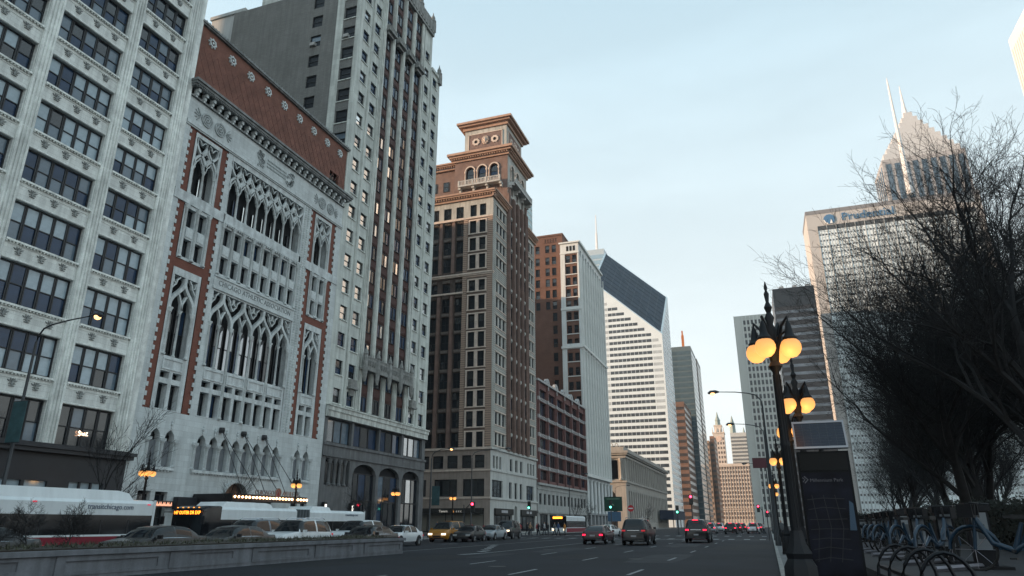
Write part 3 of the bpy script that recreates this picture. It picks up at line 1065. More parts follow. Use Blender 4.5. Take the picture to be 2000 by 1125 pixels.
k.wall(Y0, 60.9, 12.7, TOP, [o for o in ops if o[1] < 60.9], .32)
k.wall(60.9, 77.1, 12.7, TOPC, [o for o in ops if 60.9 < o[0] < 77] + ops_c, .32)
k.wall(77.1, Y1, 12.7, TOP, [o for o in ops if o[0] > 77.1], .32)
# returns of the raised centre
k.quad((60.9, TOP, 0), (60.9, TOPC, 0), (60.9, TOPC, -18), (60.9, TOP, -18)); k.quad((77.1, TOP, -18), (77.1, TOPC, -18), (77.1, TOPC, 0), (77.1, TOP, 0))
b.add('wall', k, F, lime)
k = MB(); k.box(Y0 + .6, Y1 - .3, -19.6, -.6, 0, TOP - .05); k.box(60.95, 77.05, -18, -.6, TOP, TOPC - .1)
b.add('block', k, F, lime)
# windows of the pale flanks
for (a, c, v0, v1) in ops:
    low = 19 < v0 < 47 and a < 63
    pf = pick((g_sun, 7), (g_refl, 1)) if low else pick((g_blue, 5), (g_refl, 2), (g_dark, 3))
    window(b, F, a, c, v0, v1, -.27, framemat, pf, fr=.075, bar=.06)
    b.add('sill', cached('b3sill', lambda: MB().box(-.08, 1.38, -.05, .1, -.12, 0).mesh('sill', lime2)), F, u=a, v=v0)
# thin pilaster lines
k = MB()
for u in (60.86, 63.05, 74.55, 77.05):
    k.box(u - .09, u + .09, 0, .14, 12.7, TOP if u < 61 or u > 77 else TOPC)
k.box(63.3, 63.52, 0, .1, 12.7, TOPC)
b.add('pilaster_strip', k, F, lime2)
# dark bays: spandrels and paired windows
for bi, c in enumerate(bc):
    k = MB()
    k.box(c - hb, c + hb, -.5, -.2, 12.9, 70.9)
    b.add('bay_back', k, F, maroon)
    for ti, t in enumerate(ctops):
        if t > 70.8: continue
        low = 19 < t < 47
        pf = pick((g_sun, 4 if bi < 1 else 2 if bi < 2 else .6), (g_blue, 3), (g_dark, 3)) if low else pick((g_blue, 3), (g_dark, 4))
        window(b, F, c - .72, c + .72, t - 1.6, t, -.19, framemat, pf, fr=.07, cols=2, rows=1, bar=.12)
        k = cached('b3span', lambda: MB().box(-hb + .12, hb - .12, 0, .08, .15, 1.1).box(-hb + .35, hb - .35, .08, .13, .3, .9).mesh('spandrel', maroon))
        if t + 1.3 < 70.9:
            b.add('spandrel', k, F, u=c, v=t + .02, w=-.2)
k = MB()
for u in [63.72, 66.1, 68.8, 71.5, 74.0]:
    k.box(u - .3, u + .3, 0, .12, 12.9, 71.5)
    k.box(u - .14, u + .14, .12, .2, 12.9, 71.5)
b.add('bay_pier', k, F, lime2)
# carved balconies high and low
carve = M('carved_limestone', (0.25, 0.255, 0.245), .8, var=.3, scale=2.5, streak=.2)
for c in bc:
    k = MB(); k.box(c - 1.0, c + 1.0, 0, .75, 62.0, 62.25); k.box(c - .9, c + .9, 0, .65, 62.25, 62.95); k.box(c - .7, c + .7, 0, .4, 61.6, 62.0)
    for i in range(6):
        k.box(c - .85 + i * .32, c - .7 + i * .32, .65, .72, 62.3, 62.85)
    b.add('balcony', k, F, carve)
k = MB()
k.box(63.3, 74.5, 0, .7, 17.35, 17.6); k.box(63.3, 74.5, .55, .7, 17.6, 18.75); k.box(63.3, 74.5, .5, .75, 18.75, 18.9)
for i in range(28):
    u = 63.45 + i * .4
    k.ribbon([(u + .13 * math.cos(t * PI / 4), 18.18 + .3 * math.sin(t * PI / 4)) for t in range(8)], .07, .7, .76, closed=True)
bal = b.add('balcony', k, F, carve)
for u in (63.5, 66.1, 68.8, 71.5, 74.2):
    k = MB(); k.lathe((u, -.72, 0), [(.12, 16.0), (.26, 16.6), (.3, 17.4), (.22, 18.9), (.3, 19.0), (.22, 19.3), (.05, 19.8)], 8)
    b.add('balcony_post', k, F, carve)
for (a, c) in (cols[1], cols[2]):
    k = MB(); m = (a + c) / 2
    k.box(m - .75, m + .75, 0, .5, 14.9, 15.1); k.box(m - .55, m + .55, 0, .4, 15.1, 15.9); k.box(m - .35, m + .35, 0, .25, 14.2, 14.9)
    b.add('window_bracket', k, F, carve)
# crowning parapets and pinnacles
k = MB()
k.box(61, 77, .0, .35, 70.95, 71.3)
for i in range(20):
    u = 61.2 + i * .8
    k.arch(u + .4, .3, 71.4, 72.6, 0, .3, ogee=.3); k.box(u - .04, u + .1, 0, .32, 71.3, 73.6)
k.box(60.8, 77.2, -.2, .3, 72.6, 73.3); k.box(60.9, 77.1, -.2, .2, 73.3, 73.8)
b.add('parapet', k, F, carve)
for u, z in ((61.0, TOPC), (77.0, TOPC), (58.3, TOP), (79.75, TOP), (64.9, TOPC), (69, TOPC), (73, TOPC)):
    k = MB(); k.box(-.4, .4, -.4, .35, -1.2, .5); k.lathe((0, 0, 0), [(.42, .5), (.5, .7), (.3, 1.0), (.34, 1.3), (.12, 1.8), (.03, 2.3)], 8)
    b.add('pinnacle', k, F, carve, u=u, v=z)
k = MB(); k.box(Y0, 60.9, -.2, .22, TOP - .4, TOP + .1); k.box(77.1, Y1 + .2, -.2, .22, TOP - .4, TOP + .1)
b.add('side_parapet', k, F, lime2)
# base storeys
k = MB(); k.box(Y0, Y1 + .15, 0, .4, 12.2, 12.7); k.box(Y0, Y1 + .1, 0, .3, 11.6, 12.2); k.box(Y0, Y1 + .2, 0, .5, 12.62, 12.78)
b.add('string_course', k, F, lime2)
opsb = [(58.55, 63.0, 9.15, 11.5), (63.35, 68.55, 9.15, 11.5), (68.85, 73.85, 9.15, 11.5), (74.4, 79.2, 9.15, 11.5)]
opsb += [(58.7, 63.0, 5.1, 7.65), (63.7, 68.4, 1.0, 7.6), (68.95, 73.7, 1.0, 7.55), (74.35, 78.8, 1.0, 7.55)]
k = MB(); k.wall(Y0, Y1, 0, 11.6, opsb, .5, back=1)
for o in opsb[5:]:
    k.arch((o[0] + o[1]) / 2, (o[1] - o[0]) / 2, 6.4, o[3], -.45, .003, rise=1.1)
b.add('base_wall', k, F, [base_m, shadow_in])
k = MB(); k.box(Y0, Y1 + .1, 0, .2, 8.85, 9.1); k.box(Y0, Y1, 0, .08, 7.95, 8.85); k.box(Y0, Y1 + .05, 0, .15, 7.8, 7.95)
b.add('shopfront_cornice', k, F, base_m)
for i, o in enumerate(opsb):
    n = 3
    pf = pick((g_refl, 2), (g_dark, 3), (g_blind2, 1)) if i in (0, 3, 7) else pick((g_dark, 4), (g_blue, 2), (g_blind2, 1))
    window(b, F, o[0] + .05, o[1] - .05, o[2] + .03, min(o[3] - .03, 6.6 if i > 4 else 99), -.4, framemat, pf, cols=n, rows=1 if i < 5 else 2, fr=.1, bar=.14)
k = MB()
for u in (59.2, 60.1, 61.0, 61.9):
    k.column(u + .3, -.05, 5.1, 7.6, .16)
b.add('column', k, F, base_m, smooth=40)
wl = M('wall_lantern_glass', (.9, .88, .8), .4, emit=1.6, ecol=(1, .93, .82))
for u in (58.6, 63.35):
    k = MB(); k.box(u - .2, u + .2, .15, .5, 2.2, 3.5)
    lo = b.add('wall_lantern', k, F, black_metal)
    k = MB(); k.box(u - .13, u - .03, .5, .53, 2.35, 3.3); k.box(u + .03, u + .13, .5, .53, 2.35, 3.3)
    obj('lantern_glass', k, lo, mats=wl)
# --- south side wall (above the clubhouse roof)
sw = [(-42.2, -40.62), (-46.9, -45.42)]
opss = []
for t in [Z0 + i * PT for i in range(8, 18)]:
    for (a, c) in sw:
        opss.append((a, c, t - 1.75, t - .1))
k = MB(); k.wall(-59.6, -40.02, 0, TOP, opss, .25, w=0.0)
b.add('side_wall', k, S, greybrick)
k = MB(); k.box(-43.3, -42.32, 0, .1, 34, TOP); k.box(-40.5, -40.0, -.02, .1, 12.7, TOP)
b.add('side_pilaster', k, S, lime)
for o in opss:
    window(b, S, o[0], o[1], o[2], o[3], -.24, framemat, pick((g_side, 4), (g_blind2, .6)), fr=.08, cols=1)
for t in [Z0 + i * PT for i in range(8, 18)]:
    b.add('side_sill', cached('b3ss', lambda: MB().box(-.1, 1.68, 0, .1, -.12, 0).mesh('side_sill', lime2)), S, u=-42.2, v=t - 1.75)
# a couple of window air conditioners
for (u, v) in ((-42.0, 57.9 + .05), (-46.7, 59.2)):
    k = MB(); k.box(0, .7, -.1, .35, 0, .42); b.add('air_conditioner', k, S, M('ac_housing', (.35, .35, .34), .6), u=u, v=tops[15] - 1.7 if u > -44 else tops[15] - 1.7)
# --- pale slab block standing behind
b = Bld('rear_shade_block', 'plain pale block peeking out behind the grey brick side wall', 'building', -100, 66)
pale = M('pale_painted_wall', (0.42, 0.44, 0.44), .8, var=.08, scale=.2, streak=.15)
k = MB(); k.box(-66, -60.4, -19.3, 0, 0, 68.2); k.box(-130, -66, -19.3, 0, 0, 61); b.add('wall', k, b.face(SOUTH, 60.5), pale)  # unseen low west wing, its height and length set to shade the campanile building
k = MB(); k.box(-66.2, -60.2, -19.5, .2, 68.2, 68.7); b.add('coping', k, b.face(SOUTH, 60.5), pale)
for i in range(9):
    for j in range(4):
        k = cached('rbw', lambda: MB().box(0, 1.4, 0, .05, 0, 1.7).mesh('window', g_dark))
        b.add('window', k, b.face(SOUTH, 60.5), u=-66 - i * 4, v=(64.5 if i < 1 else 56) - j * 4 - 2, w=.01)

def shade_slab(label, x0, x1, y0, y1, h, mat):  # unseen blocks added out back to throw shade on neighbouring facades
    b = Bld('rear_shade_block', label, 'building', (x0 + x1) / 2, (y0 + y1) / 2)
    k = MB(); k.box(x0, x1, -y1, -y0, 0, h); obj('wall', k, b.root, (-b.x, -b.y, 0), 0, mat)
    k = MB(); k.box(x0 - .3, x1 + .3, -y1 - .3, -y0 + .3, h, h + .8); obj('coping', k, b.root, (-b.x, -b.y, 0), 0, mat)
    E_ = b.face(FRONT, x1)
    j = 0
    while 4 + j * 3.6 < h - 4:
        k = MB()
        i = 0
        while y0 + 1.5 + i * 3 < y1 - 2: k.box(y0 + 1.5 + i * 3, y0 + 3.0 + i * 3, 0, .05, 0, 1.8); i += 1
        o = b.add('window_row', k, E_, g_dark, v=4 + j * 3.6); o['kind'] = 'stuff'
        j += 1
shade_slab('unseen tall tan block added behind the white terracotta office block to cast shade', -130, -79, -40, 35, 92, M('tan_rear_brick', (.32, .27, .22), .85, var=.1, scale=.2))
shade_slab('unseen brown block added behind the low red loft building to shade the white tower flank', -130, -72, 130, 162, 61, M('brown_rear_brick', (.18, .12, .10), .85, var=.1, scale=.2))
# ---------------------------------------------------------------- rusticated tower with campanile top
b = Bld('campanile_building', 'brown and grey rusticated high-rise crowned by an italianate lantern tower', 'building', -40, 115)
F = b.face(FRONT, -40); S = b.face(SOUTH, 102.9)
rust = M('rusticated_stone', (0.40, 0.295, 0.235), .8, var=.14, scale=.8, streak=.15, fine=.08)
rust_w = M('grey_terracotta', (0.44, 0.44, 0.41), .7, var=.12, scale=.6, streak=.2, fine=.06)
brown = M('brown_terracotta', (0.185, 0.122, 0.102), .8, var=.2, scale=.9, fine=.1)
dkbrown = M('dark_brown_bay', (0.085, 0.064, 0.056), .8, var=.25, scale=1.2)
tan = M('tan_base_stone', (0.34, 0.285, 0.25), .75, var=.1, scale=.5, streak=.12, brick=(1.3, .6, .88, .01))
warm_w = M('cream_window_surround', (0.60, 0.50, 0.43), .7, var=.15, scale=2)
HT = 57.2
X0 = -58.0
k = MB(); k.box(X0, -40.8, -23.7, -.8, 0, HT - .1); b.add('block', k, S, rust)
# --- south elevation
ptop = [15.45, 18.75, 22.05, 25.35, 28.65, 31.95, 35.1, 38.4, 41.2, 45.9, 49.05, 52.35, 55.5]
phgt = [2.5, 2.5, 2.55, 2.6, 2.6, 2.6, 2.5, 2.5, 2.0, 2.6, 2.4, 2.4, 2.2]
pcol = [(-44.32, -43.1), (-42.5, -41.3)]
ops = [(a, c, t - h, t) for (a, c) in pcol for t, h in zip(ptop, phgt)]
k = MB(); k.wall(-45.5, -40, 53.1, HT, [o for o in ops if o[3] > 54], .35); b.add('attic_pavilion', k, S, rust_w)
k = MB(); k.wall(-45.5, -40, 13.0, 53.1, [o for o in ops if o[3] < 54], .35)
b.add('corner_pavilion', k, S, M('recessed_joint_stone', (0.17, 0.13, 0.11), .85, var=.15))
# horizontal rusticated courses, each a block row with gaps round the windows
z = 13.25
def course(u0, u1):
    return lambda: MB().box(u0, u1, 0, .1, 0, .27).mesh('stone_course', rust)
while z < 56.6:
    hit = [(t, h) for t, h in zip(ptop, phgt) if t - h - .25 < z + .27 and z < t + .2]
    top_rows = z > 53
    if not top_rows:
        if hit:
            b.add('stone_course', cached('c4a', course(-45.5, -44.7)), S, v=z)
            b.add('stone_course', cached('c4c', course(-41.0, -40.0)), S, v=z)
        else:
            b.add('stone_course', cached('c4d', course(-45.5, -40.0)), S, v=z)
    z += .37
for (a, c) in pcol:
    for t, h in zip(ptop, phgt):
        window(b, S, a, c, t - h, t, -.3, framemat, pick((g_side, 5), (g_dark, 1)), fr=.08, rows=2)
for t, h in zip(ptop, phgt):
    if t > 53: continue
    def mk():
        k = MB()
        k.box(-44.55, -44.32, 0, .16, 0, h); k.box(-43.1, -42.5, 0, .12, 0, h); k.box(-41.3, -41.07, 0, .16, 0, h)
        k.box(-44.55, -41.07, 0, .16, h, h + .2); k.box(-44.6, -41.02, 0, .22, -.18, 0)
        k.box(-42.9, -42.7, .12, .18, .1, h - .1)
        return k.mesh('window_surround', warm_w)
    b.add('window_surround', cached(('c4s', h), mk), S, v=t - h)
# recessed dark bays further west
wcol = [(-47.05, -45.62), (-49.5, -48.0), (-52.0, -50.45), (-54.5, -52.95), (-57, -55.45)]
opw = [(a, c, t - h, t) for (a, c) in wcol for t, h in zip(ptop, phgt)]
k = MB(); k.wall(X0, -45.5, 13.0, 53.0, [o for o in opw if o[3] < 54], .3, w=-.35)
b.add('bay_wall', k, S, dkbrown)
k = MB(); k.wall(X0, -45.5, 53.0, HT, [o for o in opw if o[3] > 54], .3, w=0)
b.add('attic_wall', k, S, rust_w)
for o in opw:
    window(b, S, o[0], o[1], o[2], o[3], -.62 if o[3] < 54 else -.3, framemat, pick((g_side, 4), (g_dark, 2)), fr=.09, cols=2)
k = MB()
for u in (-45.6, -47.55, -50.0, -52.5, -55.0, -57.5):
    if u < -46:
        k.box(u - .3, u + .3, -.4, -.02, 13.0, 38.9); k.box(u - .2, u + .2, -.02, .12, 13.0, 38.6)
        k.box(u - .28, u + .28, -.4, -.05, 43.0, 53.0)
b.add('bay_pier', k, S, brown)
sp = M('ornate_spandrel', (0.16, 0.135, 0.12), .8, var=.35, scale=5)
for (a, c) in wcol[:3]:
    for t, h in zip(ptop[:12], phgt):
        k = cached('c4sp', lambda: MB().box(.05, 1.4, 0, .1, .12, .6).box(.2, .5, .1, .16, .2, .5).box(.9, 1.2, .1, .16, .2, .5).mesh('spandrel', sp))
        b.add('spandrel', k, S, u=a, v=t, w=-.35)
# belts and cornice
k = MB()
k.box(X0, -39.75, -.35, .3, 42.35, 42.6); k.box(X0, -39.85, -.35, .16, 42.1, 42.35)
k.box(X0, -45.4, -.35, .2, 39.0, 39.3); k.box(X0, -45.5, -.35, .14, 52.8, 53.2); k.box(-45.5, -39.95, 0, .12, 52.85, 53.1)
b.add('belt_course', k, S, warm_w)
tile = M('cornice_terracotta', (0.42, 0.27, 0.20), .75, var=.15, scale=1)
def cornice(k, u0, u1, v, prj, h=1.0, wall=0.0, dent=.5):
    k.box(u0, u1, wall, wall + prj * .35, v - h, v - h * .7)
    k.box(u0 - .02, u1 + .02, wall, wall + prj * .8, v - h * .45, v - h * .25)
    k.box(u0 - .04, u1 + .04, wall, wall + prj, v - h * .25, v)
    n = int((u1 - u0) / dent)
    for i in range(n):
        k.box(u0 + i * dent + .08, u0 + i * dent + dent * .55, wall + prj * .2, wall + prj * .65, v - h * .7, v - h * .45)
k = MB(); cornice(k, X0, -39.4, 57.85, .95, 1.3); b.add('cornice', k, S, tile)
k = MB(); cornice(k, 102.3, 110.6, 57.85, .9, 1.3); cornice(k, 120.6, 127.2, 57.85, .9, 1.3); b.add('cornice', k, F, tile)
# --- base
bops = [(-42.72, -41.02, 9.85, 11.85), (-44.9, -43.25, 9.85, 11.85), (-47.45, -45.6, 9.85, 11.85), (-50.0, -48.1, 9.85, 11.85), (-52.6, -50.6, 9.85, 11.85), (-44.65, -41.0, 5.6, 8.2), (-49.6, -45.6, 5.6, 8.2), (-55, -51, 5.6, 8.2), (-57.2, -41.0, .3, 3.85)]
k = MB(); k.wall(X0, -40, 0, 12.7, bops, .45, back=1); b.add('base_wall', k, S, [tan, shadow_in])
for o in bops[:5]: window(b, S, o[0], o[1], o[2], o[3], -.35, framemat, pick((g_dark, 1)), fr=.1)
for o in bops[5:8]: window(b, S, o[0], o[1], o[2], o[3], -.35, framemat, pick((g_dark, 1)), fr=.1, cols=3, rows=1)
shopg = M('shop_window_screen', (0.20, 0.195, 0.17), .5, spec=.5, var=.15, scale=.6)
window(b, S, -57.1, -41.1, .35, 3.2, -.35, framemat, pick((shopg, 1)), fr=.12, cols=5, rows=1, bar=.12, name='shop_window')
k = MB(); k.box(X0, -39.8, 0, .3, 12.7, 13.05); k.box(X0, -39.9, 0, .15, 9.4, 9.65); k.box(X0, -39.9, 0, .12, 5.25, 5.5)
b.add('string_course', k, S, warm_w)
k = MB(); k.box(-57.2, -41.2, .02, .6, 3.05, 3.85)
aw = b.add('shop_awning', k, S, M('dark_awning', (0.02, 0.019, 0.018), .7))
obj('lettering', text_mesh('Tavern', .52, M('sign_cream', (.7, .68, .6), .5, emit=.25, ecol=(1, .95, .85)), .02, align='LEFT'), aw, (-48.3, -.62, 3.25))
obj('lettering', text_mesh('&', .6, M('sign_orange', (.8, .35, .08), .5, emit=.6, ecol=(1, .45, .1)), .02, align='LEFT'), aw, (-46.1, -.62, 3.22))
obj('lettering', text_mesh('c c c', .5, MATS['sign_cream'], .02, align='LEFT'), aw, (-45.4, -.62, 3.25))
# --- east elevation
e3 = [(104.75, 105.75), (106.35, 107.45), (108.05, 109.15)]
e3b = [(121.3, 122.3), (122.9, 123.9), (124.5, 125.5)]
oe = [(a, c, t - min(h, 1.95), t) for (a, c) in e3 + e3b for t, h in zip(ptop, phgt)]
k = MB()
k.wall(102.9, 110.2, 13.0, HT, [o for o in oe if o[0] < 110], .3)
k.wall(120.6, 126.6, 13.0, HT, [o for o in oe if o[0] > 120], .3)
b.add('east_wall', k, F, rust_w)
for o in oe: window(b, F, o[0], o[1], o[2], o[3], -.28, framemat, pick((g_dark, 3), (g_blue, 2)), fr=.08)
k = MB()
z = 13.3
while z < 56:
    for (a, c) in ((102.9, 104.3), (109.5, 110.2), (120.6, 121.0), (125.8, 126.6)):
        k.box(a, c, 0, .09, z, z + .27)
    if not any(t - 2.1 < z + .27 and z < t + .1 for t in ptop):
        k.box(104.3, 109.5, 0, .07, z, z + .2); k.box(121.0, 125.8, 0, .07, z, z + .2)
    z += .37
o = b.add('stone_courses', k, F, rust_w); o['kind'] = 'stuff'
k = MB()
for t, h in zip(ptop, phgt):
    hh = min(h, 1.95)
    k.box(104.3, 109.6, 0, .16, t + .05, t + .25); k.box(121.0, 125.9, 0, .16, t + .05, t + .25); k.box(104.4, 109.5, 0, .14, t - hh - .2, t - hh - .03); k.box(121.1, 125.8, 0, .14, t - hh - .2, t - hh - .03)
b.add('window_ledge', k, F, warm_w)
# central tower shaft with brown piers
cx = [110.2, 113.0, 115.4, 117.8, 120.6]
k = MB(); k.box(110.2, 120.6, -.2, .1, 13.0, 62.5); b.add('shaft_back', k, F, dkbrown)
k = MB()
for u in cx:
    k.box(u - .42, u + .42, 0, .55, 13.0, 60.5); k.box(u - .2, u + .2, .55, .68, 13.2, 60.2)
k.box(110.2, 110.9, .1, .5, 13.0, 62); k.box(119.9, 120.6, .1, .5, 13, 62)
b.add('shaft_pier', k, F, brown)
for i in range(4):
    m = (cx[i] + cx[i + 1]) / 2
    for t, h in zip(ptop, phgt):
        window(b, F, m - .65, m + .65, t - 2.0, t, .11, framemat, pick((g_dark, 3), (g_blue, 2)), fr=.08, cols=2, rows=1)
        k = cached('c4bk', lambda: MB().box(-.65, .65, 0, .18, .1, .7).box(-.3, .3, .18, .36, .15, .6).mesh('shaft_spandrel', rust_w))
        b.add('shaft_spandrel', k, F, u=m, v=t, w=.1)
# east base
eb = [(104.0, 104.85, 9.85, 11.8), (105.4, 106.25, 9.85, 11.8), (106.9, 107.75, 9.85, 11.8), (111.9, 113.2, 9.9, 11.9), (114.6, 115.9, 9.9, 11.9), (117.2, 118.5, 9.9, 11.9), (121.2, 122.2, 9.9, 11.9), (122.8, 123.8, 9.9, 11.9), (124.4, 125.4, 9.9, 11.9),
      (103.6, 108.4, 5.5, 8.1), (111.5, 112.9, 5.5, 8.1), (114.3, 115.7, 5.5, 8.1), (117.0, 118.4, 5.5, 8.1), (120.6, 124.8, 5.5, 8.0), (104.6, 113.0, .3, 3.85), (117.2, 125.6, .3, 3.8), (114.2, 115.6, .3, 4.4)]
white_b = M('white_base_stone', (0.50, 0.51, 0.49), .7, var=.08, scale=.5, streak=.14)
k = MB(); k.wall(102.9, 126.6, 0, 12.7, eb, .45, back=1); k.arch(114.9, .7, 3.7, 4.4, -.4, .003); b.add('east_base', k, F, [white_b, shadow_in])
for i, o in enumerate(eb[:14]): window(b, F, o[0], o[1], o[2], o[3], -.35, framemat, pick((g_dark, 3), (g_blue, 1)), fr=.1, cols=3 if o[1] - o[0] > 3 else 1)
for o in eb[14:16]: window(b, F, o[0] + .1, o[1] - .1, o[2] + .05, o[3] - 1.0, -.35, framemat, pick((g_dark, 1)), fr=.12, cols=4, rows=1, name='shop_window')
k = MB(); k.box(102.7, 126.8, 0, .3, 12.7, 13.05); k.box(102.8, 126.7, 0, .16, 9.4, 9.65); k.box(102.8, 126.7, 0, .2, 5.15, 5.4)
b.add('east_string_course', k, F, white_b)
for a, c in ((104.6, 113.0), (117.2, 125.6)):
    k = MB(); k.box(a, c, .02, .3, 2.9, 3.85); b.add('shop_fascia', k, F, MATS['dark_awning'])
    k = MB(); k.box(a + 2.6, a + 5.4, .3, .34, 3.2, 3.6); b.add('sign_strip', k, F, M('pale_sign', (.4, .4, .42), .5))
# --- campanile stage: south and east loggias
TS = b.face(SOUTH, 110.0)
HX = -50.9
k = MB(); k.box(HX + .3, -40.7, -10.6, -.65, HT - 1, 69.6); b.add('tower_block', k, TS, brown)
ao = [(-48.45, -46.75), (-45.95, -44.25), (-43.45, -41.78)]
k = MB(); k.wall(HX, -39.85, HT - .3, 69.7, [(a, c, 64.4, 67.45) for a, c in ao], .5, back=1)
for a, c in ao: k.arch((a + c) / 2, .84, 66.6, 67.45, -.45, .004, rise=.84)
b.add('tower_wall', k, TS, [brown, shadow_in])
k = MB()
for a, c in ao:
    m = (a + c) / 2
    k.ribbon([(m + .98 * math.cos(PI * t / 12), 66.6 + .98 * math.sin(PI * t / 12)) for t in range(13)], .24, 0, .16)
    for s in (-1, 1): k.column(m + s * .98, .08, 63.9, 66.6, .13)
b.add('arch_surround', k, TS, warm_w, smooth=45)
for a, c in ao: window(b, TS, a, c, 64.4, 67.4, -.4, framemat, pick((g_dark, 3), (g_blue, 1)), fr=.08, rows=2)
balw = M('pale_balustrade', (0.47, 0.47, 0.45), .7, var=.15, scale=2)
def balcony(k, u0, u1, v, prj):
    k.box(u0, u1, 0, prj, v, v + .22); k.box(u0, u1, prj - .12, prj, v + 1.1, v + 1.25); k.box(u0, u1, prj - .12, prj, v + .22, v + .32)
    n = int((u1 - u0) / .3)
    for i in range(n): k.box(u0 + i * .3 + .08, u0 + i * .3 + .2, prj - .11, prj - .02, v + .32, v + 1.1)
    for i in range(4):
        u = u0 + (u1 - u0 - .3) * i / 3
        k.box(u, u + .3, prj - .16, prj + .03, v + .22, v + 1.3); k.box(u - .05, u + .45, 0, prj * .8, v - .45, v); k.box(u, u + .4, 0, prj * .45, v - .9, v - .45)
k = MB(); balcony(k, -49.6, -40.9, 62.9, 1.25); b.add('balcony', k, TS, balw)
# attic recess left of the tower
k = MB(); k.box(X0, HX, -9, -1.2, HT - .3, 68.6); b.add('attic_block', k, TS, brown)
k = MB(); cornice(k, X0, HX + .1, 69.3, 1.3, 1.2, wall=-1.2); b.add('attic_cornice', k, TS, tile)
for u in (-52.6, -55.2):
    for v in (59.5, 63.6): window(b, TS, u - 1.2, u, v, v + 2.1, -1.19, framemat, pick((g_dark, 1)), fr=.1)
# east loggia
k = MB(); k.wall(109.95, 121.2, 60.5, 69.7, [(111.6, 113.4, 64.2, 67.4), (114.6, 116.4, 64.2, 67.4), (117.6, 119.4, 64.2, 67.4), (112, 113, 61, 62.6), (115, 116, 61, 62.6), (118, 119, 61, 62.6)], .5, w=.18, back=1)
for m in (112.5, 115.5, 118.5): k.arch(m, .9, 66.5, 67.4, -.3, .184, rise=.9)
b.add('loggia_wall', k, F, [rust_w, shadow_in])
k = MB(); balcony(k, 110.4, 120.8, 62.8, 1.4); b.add('balcony', k, F, balw, w=.18)
k = MB()
for m in (112.5, 115.5, 118.5):
    k.ribbon([(m + 1.02 * math.cos(PI * t / 12), 66.5 + 1.02 * math.sin(PI * t / 12)) for t in range(13)], .24, .18, .34)
    for s in (-1, 1): k.column(m + s * 1.02, .3, 63.9, 66.5, .13)
b.add('arch_surround', k, F, warm_w, smooth=45)
# great eaves
def eaves(k, x0, x1, y0, y1, z, out, h):
    """overhanging stepped roof edge as a ring of boxes, in world xy offsets"""
    for i, (o, a, c) in enumerate(((.25, -h, -h * .55), (.7, -h * .55, -h * .3), (1.0, -h * .3, 0))):
        e = out * o
        k.box(x0 - e, x1 + e, -(y1 + e), -(y0 - e), z + a, z + c)
k = MB(); eaves(k, HX, -39.8, 110.0, 121.2, 70.5, 1.25, 1.6)
for i in range(24): k.box(HX - .5 + i * .5, HX - .28 + i * .5, -(110.0), -(109.3), 69.3, 69.6)
for i in range(24): k.box(-39.8, -39.1, -(109.9 + i * .5 + .22), -(109.9 + i * .5), 69.3, 69.6)
obj('eaves', k, b.root, (40, -115, 0), 0, tile)
# lantern
LX0, LX1, LY0, LY1 = -49.4, -40.5, 111.2, 120.2
k = MB(); k.box(LX0, LX1, -LY1, -LY0, 70.4, 76.6); obj('lantern_block', k, b.root, (40, -115, 0), 0, rust_w)
LS = b.face(SOUTH, LY0); LF = b.face(FRONT, LX1)
for f, a, c in ((LS, LX0, LX1), (LF, LY0, LY1)):
    k = MB(); k.box(a + .9, c - .95, .01, .06, 71.0, 75.3); b.add('lantern_panel', k, f, M('patterned_brick', (0.19, 0.13, 0.115), .8, var=.3, scale=3))
    k = MB(); k.box(a + .8, a + .95, .0, .14, 70.9, 75.4); k.box(c - 1.0, c - .85, 0, .14, 70.9, 75.4); k.box(a + .8, c - .85, 0, .14, 75.3, 75.45)
    b.add('panel_border', k, f, warm_w)
    m = (a + c) / 2
    k = MB()
    for s in (-2.0, 2.0):
        k.ring([(m + s + (.36 if abs(math.cos(t * PI / 8)) > .7 or 1 else .3) * math.cos(t * PI / 8), 73.6 + .36 * math.sin(t * PI / 8)) for t in range(16)], [(m + s + (.72 + .12 * (t % 2)) * math.cos(t * PI / 8), 73.6 + (.72 + .12 * (t % 2)) * math.sin(t * PI / 8)) for t in range(16)], .06, .2)
    k.lathe((m, -.1, 73.7), [(.0, 0), (.0, .01)], 8)
    for q in range(10):
        t = q * PI / 5
        k.lathe((m + .55 * math.cos(t), -.16, 73.7 + .75 * math.sin(t)), [(.1, -.22), (.26, 0), (.1, .22)], 6)
    k.lathe((m, -.2, 73.7), [(.2, -.5), (.42, 0), (.2, .5)], 8)
    b.add('lantern_ornament', k, f, warm_w)
    for u in (-2.6, 0, 2.6):
        k = MB(); k.box(m + u - .36, m + u + .36, .05, .09, 71.1, 71.75); b.add('lantern_opening', k, f, shadow_in)
    for s in (-2.0, 2.0):
        k = MB(); k.box(m + s - .3, m + s + .3, .05, .1, 73.3, 73.9); b.add('lantern_opening', k, f, shadow_in)
k = MB(); eaves(k, LX0, LX1, LY0, LY1, 77.9, 1.35, 1.5); obj('lantern_eaves', k, b.root, (40, -115, 0), 0, tile)
